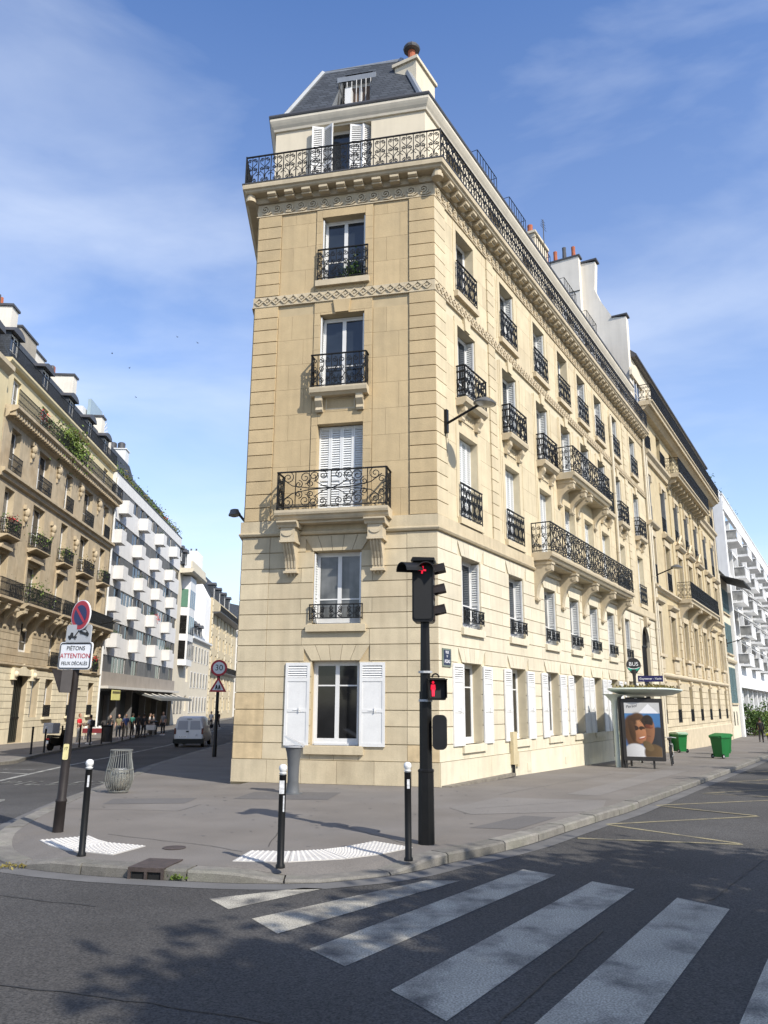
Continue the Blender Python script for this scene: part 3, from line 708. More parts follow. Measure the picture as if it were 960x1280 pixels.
def mans():
    B = mitre(APATH, -.06); Tn = mitre(APATH, -1.40); zb, zt = 20.16, 23.1
    Tn[1] = Vector(Tn[1]); q = MB()
    up = [Vector((p.x, p.y, zt)) for p in Tn]; dn = [Vector((p.x, p.y, zb)) for p in B]
    ret = [q]
    q.face([dn[0], dn[1], up[1], up[0]]); q.face([dn[2], dn[3], up[3], up[2]])
    # front slope is left open where the attic window stands
    a, b, c, d = dn[1], dn[2], up[2], up[1]
    def P(u, v): return a.lerp(b, u).lerp(d.lerp(c, u), v)
    u0, u1, v1 = .345, .63, .86
    q.face([P(0, 0), P(u0, 0), P(u0 - .02, 1), P(0, 1)]); q.face([P(u1, 0), P(1, 0), P(1, 1), P(u1 + .02, 1)]); q.face([P(u0 - .02 * v1, v1), P(u1 + .02 * v1, v1), P(u1 + .02, 1), P(u0 - .02, 1)])
    q.face([dn[3], dn[0], up[0], up[3]])
    part('roof', q.mesh('roof', SLATE, fix=False), MAIN)
    t = MB(); t.face([up[0], up[1], up[2], up[3]]); part('roof_top', (t, ZINC), MAIN)
    t = MB(); t.face([Vector((p.x, p.y, 20.159)) for p in B]); part('roof_deck', (t, ZINC), MAIN)
    z = MB(); z.tube([dn[1], up[1]], .10, 6); z.tube([dn[2], up[2]], .10, 6); z.tube([up[0], up[1], up[2], up[3]], .085, 6)
    part('zinc_flashing', (z, ZINC), MAIN)
    # window in the slope
    f0, f1, g0, g1 = P(u0, .04), P(u1, .04), P(u0 - .02 * v1, v1), P(u1 + .02 * v1, v1)
    fx = (f1 - f0).normalized(); inn = Vector((-fx.y, fx.x, 0)); 
    q = MB(); d_ = .35
    q.face([P(u0, 0), f0 + inn * 1.5, g0 + inn * .02, g0]); q.face([P(u1, 0), f1 + inn * 1.5, g1 + inn * .02, g1])
    part('dormer_cheek', (q, ZINC), MAIN)
    o = (f0 + f1) / 2; az = math.degrees(atan2(fx.x, fx.y)); W_ = (f1 - f0).length; DM = frame(o.x + inn.x * 1.0, o.y + inn.y * 1.0, az, o.z)
    h = g0.z - f0.z - .34
    window(MAIN, DM @ T(.10, 0, 0), W_ - .25, h - .1, .10, bar=0, leafs=2, name='dormer_window', pane=mat('brown_curtain', (.16, .11, .08), .8, .3, 6))
    q = MB(); q.box(-W_ / 2, W_ / 2, -.10, .6, h - .10, h + .10); part('dormer_head', (q, ZINC), MAIN, DM)
    q = MB()
    for k in range(6): x = -W_ / 2 + .34 + k * (W_ - .45) / 5.4; q.tube([(x, -.10, 0), (x, -.10, h - .1)], .018, 4)
    part('window_bars', (q, mat('grey_steel', (.35, .35, .35), .5)), MAIN, DM)
    q = MB(); x = -W_ / 2 + .12
    q.tube([(x, -.30, 0), (x, -.30, h - .3)], .02); q.tube([(x, -.3, h - .3), (x + .5, -.3, h - .3)], .02); q.tube([(x, -.3, h - .35), (x + .42, -.3, .1)], .016); q.tube([(x + .14, -.3, 0), (x + .14, -.3, h - .4)], .012)
    part('railing', (q, IRON), MAIN, DM)
    q = MB(); q.box(-W_ / 2 + .30, -W_ / 2 + .52, -.2, .06, .05, h - .45); part('casement_leaf', (q, WHITE), MAIN, DM)
mans()
# chimney stacks, roof rails, aerial
def stack(x0, x1, y0, y1, z0, z1, pots, M=RM, m=RENDER, name='chimney'):
    q = MB().box(x0, x1, y0, y1, z0, z1); q.box(x0 - .07, x1 + .07, y0 - .07, y1 + .07, z1 + .001, z1 + .12)
    o = part(name, (q, m), MAIN, M)
    for (x, y, h, cowl) in pots:
        p = MB(); p.lathe([(.15, 0), (.12, h * .7), (.13, h)], 10, (x, y, z1 + .12)); part('chimney_pot', (p, TERRA), o)
        if cowl:
            p = MB(); p.lathe([(.02, 0), (.27, .04), (.29, .10), (.24, .2), (.05, .28)], 12, (x, y, z1 + .12 + h)); part('chimney_cowl', (p, ZINC_D), o)
stack(.90, 2.25, 1.0, 1.80, 20.16, 22.45, [(1.25, 1.35, .62, True)])
stack(13.1, 14.9, 1.3, 2.0, 20.2, 23.1, [(13.4, 1.6, .5, False), (13.8, 1.6, .45, False)])
def roof_rail(x0, x1):
    q = MB()
    for z in (1.0, .5): q.tube([(x0, 0, z), (x1, 0, z)], .016)
    for k in range(8): x = x0 + (x1 - x0) * k / 7; q.box(x - .010, x + .010, -.01, .01, 0, 1.0)
    for x in (x0, x1): q.tube([(x, 0, 1.0), (x, .7, 1.0)], .014)
    part('roof_railing', (q, IRON), MAIN, ARM @ T(0, .05, 20.25))
for a in (4.2, 7.3, 10.4, 14.2, 17.8): roof_rail(a, a + 1.8)
q = MB(); q.tube([(13.2, .9, 21), (13.2, .9, 23.7)], .02)
for k in range(4): q.tube([(12.8 + .05 * k, .9 , 23.2 + k * .12), (13.6 - .05 * k, .9, 23.3 + k * .12)], .01)
part('roof_aerial', (q, IRON), MAIN, RM)
# downpipes
def pipe(parent, M, x, z0, z1, y=-.12, r=.07, m=None, seg=2.9, name='downpipe'):
    q = MB(); q.tube([(x, y, z0), (x, y, z1)], r, 8)
    z = z0 + .6
    while z < z1: q.lathe([(r + .015, 0), (r + .015, .06)], 8, (x, y, z)); z += seg
    return part(name, q.mesh(name, m or mat('cream_pipe', (.56, .50, .38), .6, .06, 2, streak=.1), True), parent, M)
pipe(MAIN, RM, 19.2, -.3, 15.9); pipe(MAIN, RM, 26.62, -.4, 16.9)
# meter cupboard and plaques at the foot of the wall
q = MB().box(4.60, 4.92, -.17, -.061, .26, 1.18); part('meter_cupboard', (q, mat('beige_box', (.50, .42, .26), .7, .08, 4)), MAIN, RM)
q = MB().box(5.0, 5.14, -.13, -.061, .18, .62); part('meter_cupboard', (q, mat('beige_box', (.5, .42, .26))), MAIN, RM)
q = MB(); 
for x in (4.66, 4.74, 4.82): q.tube([(x, -.1, -.1), (x, -.1, .30)], .02)
part('supply_pipes', (q, IRON), MAIN, RM)
for x in (6.0, 9.75): part('vent_plate', (MB().box(x, x + .28, -.075, -.061, -.02, .22), STONE_R), MAIN, RM)
# a green and navy street plate by the corner
pl = part('street_plate', (MB().box(.16, .66, -.065, -.037, 2.90, 3.36), mat('enamel_green', (.16, .19, .15), .4, .1, 8)), MAIN, RM)
part('plate_face', (MB().box(.21, .61, -.068, -.064, 2.94, 3.32), mat('enamel_navy', (.012, .02, .055), .35)), pl)
WT = mat('white_lettering', (.8, .8, .82), .5)
part('lettering', text_mesh('RUE', .10, WT), pl, T(.41, -.069, 3.26) @ UPRIGHT); part('lettering', text_mesh("D'", .08, WT), pl, T(.41, -.069, 3.16) @ UPRIGHT); part('lettering', text_mesh('ASSAS', .12, WT), pl, T(.41, -.069, 3.03) @ UPRIGHT)
# plant on the top window rail
def tuft(parent, M, n, sx, sy, sz, size, m, seed, name='plant'):
    mb = leaves(n, lambda R: (R.gauss(0, sx), R.gauss(0, sy), abs(R.gauss(.0, sz))), size, seed); return part(name, mb.mesh(name, m, fix=False), parent, M)
tuft(MAIN, FM @ T(XW + .25, .02, 14.1), 260, .16, .08, .30, .10, LEAF, 4, 'window_plant')

# the next house on this side of the left street, round the back of the corner building: it only shades the street
NB_ = P0 - dirv(AL) * .02
BN = thing('terrace_house', 'plain stone house continuing the left street side behind the corner building', 'building', frame(*(P0 - dirv(AL) * 46), AL))
nops = [(c - .65, c + .65, a, b) for c in (3, 7.5, 12, 16.5, 21, 25.5, 30, 34.5, 39, 43.5) for a, b in ((.9, 3.0), (4, 6), (7.1, 9.5), (10.6, 12.9), (14, 16.1))]
c = MB(); core(c, 0, 45.9, -1.2, 19.5, nops); part('wall', (c, STONE), BN)
for a, b_, z0, z1 in nops: window(BN, T((a + b_) / 2, 0, z0), 1.3, z1 - z0, .26)
q = MB(); q.prism([(-.3, 19.3), (-.3, 19.6), (1.5, 22.6), (9, 23), (9, 19.3)], 0, 45.9, 'x'); part('roof', (q, SLATE), BN)
# ================================================================== roads, kerbs, pavements
def ground_z(x, y):
    """both streets fall gently away from the corner"""
    if x < -3.5 + (y - 21) * .23: return -.0175 * min(max(y - 18, 0), 37)
    s_ = (Vector((x, y)) - RC).dot(dirv(AR)); return -.017 * min(max(s_, 0), 40)
def road_z(x, y): return ground_z(x, y) - .12
def sheet(pts, z, dz=0.0):
    mb = MB(); tri = tessellate_polygon([[Vector((p[0], p[1], 0)) for p in pts]])
    mb.v = [(p[0], p[1], (z(p[0], p[1]) if callable(z) else z) + dz) for p in pts]
    for t in tri:
        a, b, c = [Vector(mb.v[i]) for i in t]
        mb.f.append(tuple(t) if (b - a).cross(c - a).z > 0 else (t[0], t[2], t[1])); mb.t.append(.5)
    return mb
def road():
    mb = MB(); xs = np.arange(-70, 60.1, 2.0); ys = np.arange(-24, 190.1, 2.0); nx = len(xs)
    for y in ys:
        for x in xs: mb.v.append((x, y, road_z(x, y)))
    for j in range(len(ys) - 1):
        for i in range(nx - 1):
            a = j * nx + i; mb.f.append((a, a + 1, a + nx + 1, a + nx)); mb.t.append(.5)
    struct('road', mb.mesh('road', ASPHALT, smooth=True, fix=False))
road()
struct('ground', MB().box(-1500, 1500, -1500, 1500, -2.2, -1.4).mesh('ground', PAVE2))
# kerb line of the corner pavement: down the left street, round the corner, up the right street
KP = [(-17, 110), (-10.68, 58.1), (-9.55, 42), (-8.4, 30), (-7.75, 26.2), (-7.05, 20.8), (-6.62, 17.0), (-6.3, 14.6), (-5.85, 12.6), (-5.18, 11.5), (-4.62, 10.98), (-3.76, 10.61), (-3.0, 10.4), (-1.69, 10.16), (-0.74, 10.2), (-0.17, 10.46), (0.38, 10.86), (0.89, 11.45), (1.58, 12.15), (2.27, 12.98), (3.07, 14.15), (4.12, 15.65), (5.38, 17.5), (8.31, 22.5), (13.81, 31.9), (19.2, 41.2), (31, 61.5), (62, 114.7)]
def catmull(P, step):
    P = [Vector(p) for p in P]; res = []
    for i in range(len(P) - 1):
        p0 = P[max(i - 1, 0)]; p1 = P[i]; p2 = P[i + 1]; p3 = P[min(i + 2, len(P) - 1)]
        if (p2 - p1).length > 7: res.append((p1, p2)); continue
        res.append((p0, p1, p2, p3))
    out_ = []
    for s_ in res:
        if len(s_) == 2:
            n = max(1, int((s_[1] - s_[0]).length / (step * 2))); out_ += [s_[0].lerp(s_[1], k / n) for k in range(n)]
        else:
            p0, p1, p2, p3 = s_; n = max(1, int((p2 - p1).length / step))
            for k in range(n):
                t = k / n; out_.append(.5 * ((2 * p1) + (p2 - p0) * t + (2 * p0 - 5 * p1 + 4 * p2 - p3) * t * t + (3 * p1 - p0 - 3 * p2 + p3) * t ** 3))
    out_.append(P[-1]); return out_
def drop(p):
    """how far the kerb is lowered: at the two crossings"""
    d = 0
    for (x, y, r) in ((-.45, 10.3, 1.2), (-5.3, 11.6, 1.2)):
        q = hypot(p[0] - x, p[1] - y) / r; d = max(d, .095 * max(0, 1 - max(0, q - .55) / .6) if q > .55 else .095)
    return min(d, .095)
KS = catmull(KP, .32)
KI = mitre(KS, -.30); KI2 = mitre(KS, -.60)
def kerb():
    stone_m = GRANITE; i = 0; k = 0; R = random.Random(5)
    seg = []
    while i < len(KS) - 1:
        L_ = 0; j = i; want = R.uniform(.85, 1.25)
        while j < len(KS) - 1 and L_ < want: L_ += (KS[j + 1] - KS[j]).length; j += 1
        seg.append((i, j)); i = j
    far = MB()
    for (i, j) in seg:
        q = MB(); tone = R.random(); n = j - i + 1; dz = R.uniform(-.006, .006)
        for t in range(i, j + 1):
            e = .012 if t == i else (-.012 if t == j else 0)
            nx = KS[min(t + 1, len(KS) - 1)] - KS[max(t - 1, 0)]; nx.normalize()
            a = KS[t] + nx * e; b = KI[t] + nx * e; g = ground_z(b.x, b.y); z = g + .004 - drop(KS[t]) + dz; c = a.lerp(b, .10)
            q.v += [(a.x, a.y, g - .3), (a.x, a.y, z - .025), (c.x, c.y, z), (b.x, b.y, z), (b.x, b.y, g - .3)]
        for t in range(n - 1):
            for u in range(4): q.f.append((t * 5 + u, t * 5 + 5 + u, t * 5 + 6 + u, t * 5 + 1 + u)); q.t.append(tone)
        q.f.append((0, 1, 2, 3, 4)); q.f.append(tuple((n - 1) * 5 + u for u in (4, 3, 2, 1, 0))); q.t += [tone, tone]
        mid = KS[(i + j) // 2]
        if mid.length < 45: 
            seg_o = part('kerb_stone', q.mesh('kerb_stone', GRANITE), KERB)
        else: far.join(q)
    part('kerb_run', far.mesh('kerb_run', GRANITE), KERB, kind='stuff')
KERB = bpy.data.objects.new('kerb', None); COL.objects.link(KERB); KERB['kind'] = 'structure'
kerb()
def pavement():
    mb = MB(); n = len(KS)
    for t in range(n):
        z = -drop(KS[t]); a, b = KI[t], KI2[t]; m_ = a.lerp(b, .5)
        g = ground_z(b.x, b.y); mb.v += [(a.x, a.y, z + ground_z(a.x, a.y)), (m_.x, m_.y, z * .45 + g), (b.x, b.y, g)]
    for t in range(n - 1):
        for u in range(2): mb.f.append((t * 3 + u, t * 3 + 3 + u, t * 3 + 4 + u, t * 3 + 1 + u)); mb.t.append(.5)
    def inner_sheet():
        """strips from the kerb towards the house fronts, so that the pavement follows the fall of the streets"""
        q = MB(); K_ = KI2; C_ = [Vector((-5.0, 125)), LC + dirv(AL) * -2.0, (LC + RC) / 2, RC + dirv(AR) * 2.0, Vector((50, 125))]
        n_ = len(K_)
        def target(p):
            pr = Vector((-dirv(AR).y, dirv(AR).x)); l_ = LC + Vector((.6, .3)); r_ = RC + pr * .7
            if p.x < -4 or p.x < -3.5 and p.y > 22: return l_ if p.y < 21.7 else Vector((l_.x - (p.y - 21.7) * .052, p.y))
            s_ = (p - RC).dot(dirv(AR))
            if s_ > 0: return RC + dirv(AR) * s_ + pr * .7
            return l_.lerp(r_, min(1, (p.x + 4) / 4.4))
        T_ = [target(p) for p in K_]; m_ = 10
        for i in range(n_):
            for j in range(m_ + 1): p = K_[i].lerp(T_[i], j / m_); q.v.append((p.x, p.y, ground_z(p.x, p.y)))
        for i in range(n_ - 1):
            for j in range(m_): a = i * (m_ + 1) + j; b = a + m_ + 1; q.f.append((a, a + 1, b + 1, b)); q.t.append(.5)
        return q
    mb.join(inner_sheet()); me = mb.mesh('pavement', PAVE, fix=False)
    bm = bmesh.new(); bm.from_mesh(me)
    for f in bm.faces:
        f.normal_update()
        if f.normal.z < 0: f.normal_flip()
    bm.to_mesh(me); bm.free(); struct('pavement', me)
pavement()
def patch(name, pts, z, m, dz=.004, kind='structure'): return struct(name, sheet(pts, ground_z if z == 0 else z, dz).mesh(name, m, fix=False), kind=kind)
patch('pavement_patch', [(-5.55, 16.59), (-3.97, 16.78), (-3.93, 17.69), (-5.64, 17.48)], 0, PAVE2)
patch('pavement_patch', [(1.62, 15.36), (4.17, 15.88), (4.74, 17.67), (2.52, 18.10), (1.30, 16.30)], 0, PAVE3)
patch('pavement_patch', [(-3.15, 17.59), (-1.16, 17.49), (-0.94, 18.91), (-2.91, 18.99)], 0, PAVE2)
patch('pavement_patch', [(2.18, 13.60), (3.12, 15.01), (2.58, 15.24), (1.43, 13.74)], 0, PAVE2)
patch('pavement_patch', [(4.82, 18.57), (10.39, 28.13), (9.55, 28.31), (4.17, 18.85)], 0, PAVE3)
# footing strip along the right front, and a pale gutter line in the road
FR = dirv(AR); NR = Vector((FR.y, -FR.x))
def along(s, e): p = RC + FR * s + NR * e; return (p.x, p.y)
struct('footing', MB().prism([along(.0, .0), along(4.6, 0), along(4.6, .22), along(.1, .30)], -.05, .03, 'z').mesh('footing', mat('footing_stone', (.17, .15, .12), .9, .3, 6, bump=.4, bs=30), fix=False))
G0 = mitre(KS, .05); G1 = mitre(KS, .34)
q = MB()
for t in range(len(KS) - 1):
    if KS[t].length < 60: q.face([(p.x, p.y, road_z(p.x, p.y) + .004) for p in (G0[t], G0[t + 1], G1[t + 1], G1[t])])
struct('gutter_strip', q.mesh('gutter_strip', mat('gutter_asphalt', (.115, .112, .108), .9, .2, 1.5, grit=.3, gs=120), fix=False))
# painted markings: worn thermoplastic
def paint(name, col, wear=.5, lo=.40):
    m = mat(name, col, .85, .16, 1.3, grit=.45, gs=60, col2=(.07, .068, .066), c2lo=.46, c2hi=.70, c2s=2.2, bump=.5, bs=70)
    return m
PAINT = paint('road_paint', (.36, .335, .275)); PAINT2 = paint('road_paint_thin', (.33, .33, .30)); PAINT_Y = paint('road_paint_yellow', (.27, .235, .135))
STR = [[(-1.89, 9.37), (-1.59, 8.92), (-0.68, 9.89), (-0.91, 9.92)],
       [(-1.29, 8.56), (-0.97, 8.04), (0.95, 10.35), (0.53, 10.35)], [(-0.63, 7.57), (-0.30, 7.11), (2.19, 10.71), (1.83, 11.04)],
       [(0.07, 6.57), (0.44, 5.98), (2.94, 9.95), (2.55, 10.35)], [(0.78, 5.55), (1.16, 4.97), (3.66, 9.04), (3.29, 9.54)], [(1.52, 4.50), (1.91, 3.93), (4.43, 8.11), (4.03, 8.62)], [(2.28, 3.47), (2.68, 2.89), (5.20, 7.17), (4.80, 7.69)]]
for s in STR: patch('crossing_stripe', [s[0], s[1], s[2], s[3]], road_z, PAINT)
def stripe_line(name, pts, w_, m):
    a = mitre(pts, -w_ / 2); b = mitre(pts, w_ / 2); q = MB()
    for i in range(len(pts) - 1): q.face([(p.x, p.y, road_z(p.x, p.y) + .005) for p in (a[i], a[i + 1], b[i + 1], b[i])])
    return struct(name, q.mesh(name, m, fix=False))
Z = [(3.14, 13.54), (5.57, 13.03)], [(5.57, 13.10), (4.03, 15.03)], [(4.03, 15.09), (7.30, 16.25)], [(7.30, 16.32), (5.88, 17.87)], [(5.88, 17.93), (10.05, 19.92)], [(10.05, 20.03), (8.04, 20.93)], [(8.04, 20.98), (12.37, 23.58)], [(12.37, 23.80), (10.41, 24.84)], [(10.40, 24.95), (15.31, 28.29)], [(15.31, 28.52), (13.12, 29.57)], [(13.12, 29.68), (18.10, 33.14)]
for a in Z: stripe_line('bus_stop_zigzag', list(a), .09, PAINT_Y)
stripe_line('lane_line', [(-10.4, 18), (-10.89, 23.6), (-11.83, 31.0), (-12.92, 42.4), (-14.04, 53.5), (-17.8, 90)], .16, PAINT2)
stripe_line('lane_dash', [(-12.49, 27.05), (-11.22, 26.40)], .14, PAINT2); stripe_line('lane_dash', [(-13.18, 28.78), (-11.92, 28.35)], .14, PAINT2)
# lettering on the road of the left street, read by drivers heading away
def road_text(s, x, y, size, stretch, az, m, name='road_lettering'):
    me = text_mesh(s, size, m, .001, name=name, spacing=1.05); M = T(x, y, 0) @ RZ(-az) @ Matrix.Diagonal((1, stretch, 1, 1))
    for v in me.vertices:
        p = M @ v.co; v.co = (p.x, p.y, road_z(p.x, p.y) + .006)
    struct(name, me)
road_text('PILLEX', -8.95, 22.8, 1.05, 1.9, -4, PAINT2); road_text('30', -8.75, 17.7, 1.25, 1.5, -4, PAINT2)
for i, (x0, x1) in enumerate(((-7.1, -6.6), (-6.95, -6.5))): patch('road_mark', [(x0, 21.4 + i * .8), (x1, 21.3 + i * .8), (x1 - .1, 22.0 + i * .8), (x0 - .1, 22.1 + i * .8)], road_z, PAINT2, .006)
for i in range(5): patch('crossing_stripe', [(-14.5 + i * .95, 78), (-14.1 + i * .95, 78), (-14.6 + i * .95, 84), (-15.0 + i * .95, 84)], road_z, PAINT, .006)
# far pavement of the left street
FK = [(-31, 20.5), (-20.5, 25.2), (-16.4, 27.4), (-14.7, 29.4), (-14.3, 32.0), (-14.94, 34.4), (-16.3, 40.7), (-17.6, 50.0), (-19.0, 62), (-22.5, 98), (-29, 163)]
FKS = catmull(FK, .5)
q = MB()
a_ = FKS; b_ = mitre(FKS, -.3); gz_ = lambda p: ground_z(p.x, p.y)
for t in range(len(FKS) - 1):
    P = [(a_[t], -.15), (a_[t + 1], -.15)]
    q.face([(a_[t].x, a_[t].y, -1.2), (a_[t + 1].x, a_[t + 1].y, -1.2), (a_[t + 1].x, a_[t + 1].y, gz_(a_[t + 1])), (a_[t].x, a_[t].y, gz_(a_[t]))], .5); q.face([(a_[t].x, a_[t].y, gz_(a_[t])), (a_[t + 1].x, a_[t + 1].y, gz_(a_[t + 1])), (b_[t + 1].x, b_[t + 1].y, gz_(b_[t + 1]) + .003), (b_[t].x, b_[t].y, gz_(b_[t]) + .003)], .6)
struct('kerb', q.mesh('kerb', GRANITE, fix=False))
q = MB(); c_ = mitre(FKS, -.3); d_ = [Vector((p.x - 22, p.y)) for p in c_]
for t in range(len(c_) - 1):
    for j in range(6): q.face([(p.x, p.y, ground_z(min(p.x, -13), p.y)) for p in (c_[t].lerp(d_[t], j / 6), c_[t].lerp(d_[t], (j + 1) / 6), c_[t + 1].lerp(d_[t + 1], (j + 1) / 6), c_[t + 1].lerp(d_[t + 1], j / 6))])
struct('pavement', q.mesh('pavement', PAVE, fix=False))
# pavement across the right street, behind the camera's right shoulder, where the street trees stand
q = MB().join(sheet([(6.9, -12), (9.4, -1.5), (11.3, 3.2), (15.2, 9.6), (68, 100), (78, 94), (32, -12)], 0.0))
struct('pavement', q.mesh('pavement', PAVE, fix=False))

# fine cracks and seams in pavement and road
TAR = mat('tar_seam', (.035, .033, .031), .7, .2, 8)
def seam(pts, w_, zf, m=TAR, dz=.0055):
    R = random.Random(int(pts[0][0] * 50)); P_ = []
    for a, b in zip(pts, pts[1:]):
        a, b = Vector(a), Vector(b); n = max(2, int((b - a).length / .18))
        for k in range(n): P_.append(a.lerp(b, k / n) + Vector((R.uniform(-.018, .018), R.uniform(-.018, .018))))
    P_.append(Vector(pts[-1])); a_, b_ = mitre(P_, -w_ / 2), mitre(P_, w_ / 2); q = MB()
    for i in range(len(P_) - 1): q.face([(p.x, p.y, zf(p.x, p.y) + dz) for p in (a_[i], a_[i + 1], b_[i + 1], b_[i])])
    struct('seam', q.mesh('seam', m, fix=False))
for pts in ([(-.75, 14.0), (.35, 12.2)], [(-1.65, 13.6), (-1.6, 11.9)], [(-6.0, 15.9), (-3.8, 15.6), (-3.6, 16.6)], [(1.8, 16.2), (4.9, 17.9)], [(2.6, 18.6), (7.4, 26.2)], [(-4.2, 12.9), (-2.4, 11.9), (-1.9, 11.5)]): seam(pts, .012, ground_z)
for pts in ([(.75, 5.9), (2.1, 8.2)], [(-6.5, 7.6), (-2.0, 6.4), (2.0, 4.9)], [(3.6, 9.4), (6.6, 13.6), (9.6, 18.4)], [(-8.2, 9.6), (-5.4, 9.9), (-3.0, 9.0)]): seam(pts, .016, road_z, dz=.008)
def spots():
    R = random.Random(21); q = MB()
    for _ in range(260):
        x, y = R.uniform(-5.6, 6.5), R.uniform(11.2, 21)
        if y < 11.4 + abs(x) * .5 or (x > 3 and (Vector((x, y)) - RC).dot(Vector((dirv(AR).y, -dirv(AR).x))) > 3.6): continue
        r = R.uniform(.012, .035); n = 7; q.face([(x + r * R.uniform(.7, 1.2) * cos(2 * pi * k / n), y + r * R.uniform(.7, 1.2) * sin(2 * pi * k / n), ground_z(x, y) + .0045) for k in range(n)], R.random())
    struct('gum_spots', q.mesh('gum_spots', mat('old_gum', (.13, .124, .117), .9, .1, 3, tone=.55), fix=False), kind='stuff')
spots()
# ================================================================== neighbours up the right street
def building(name, label, x, y, az, z=0.0):
    M = frame(x, y, az, z); return thing(name, label, 'building', M)
def wall_block(o, L_, z0, z1, ops, m, depth=10.0, name='wall'):
    c = MB(); core(c, 0, L_, z0, z1, ops, 0, .42); p = part(name, (c, m), o)
    return p
def simple_rail(o, x, z, y, w, h, gap=.13, p=None): return part('railing', bar_rail(w, h, gap), p or o, T(x, y, z))
def stone_layer(o, L_, zs, ops, blk, jw, jh, dp, m, cap=280):
    items = []; ashlar(0, L_, zs, ops, blk, jw, jh, lambda a, b, c, d: items.append((a, b, c, d)))
    R = random.Random(9); ow = o.matrix_basis
    items.sort(key=lambda s: (ow @ Vector((s[0], 0, s[2]))).length)
    for a, b, c, d in items[:cap]: part('stone', MB().box(a, b, -dp, 0, c, d, R.random()).mesh('stone', m), o)
    q = MB()
    for a, b, c, d in items[cap:]: q.box(a, b, -dp, 0, c, d, R.random())
    if items[cap:]: part('stone_courses', (q, m), o, kind='stuff')
TAN2 = mat('neighbour_stone', (.47, .385, .235), .9, .10, 2.0, tone=.10, bump=.25, bs=30, streak=.14)
TAN2P = mat('neighbour_pale_stone', (.52, .44, .30), .9, .09, 2.0, tone=.10, bump=.25, bs=30, streak=.12)
GREYSH = mat('grey_shutter', (.30, .30, .29), .6, .08, 3)
p = RC + FR * 26.85
B2 = building('ornate_building', 'tan ornate stone building behind the bus shelter with carved pediments and two long iron balconies', p.x, p.y, AR)
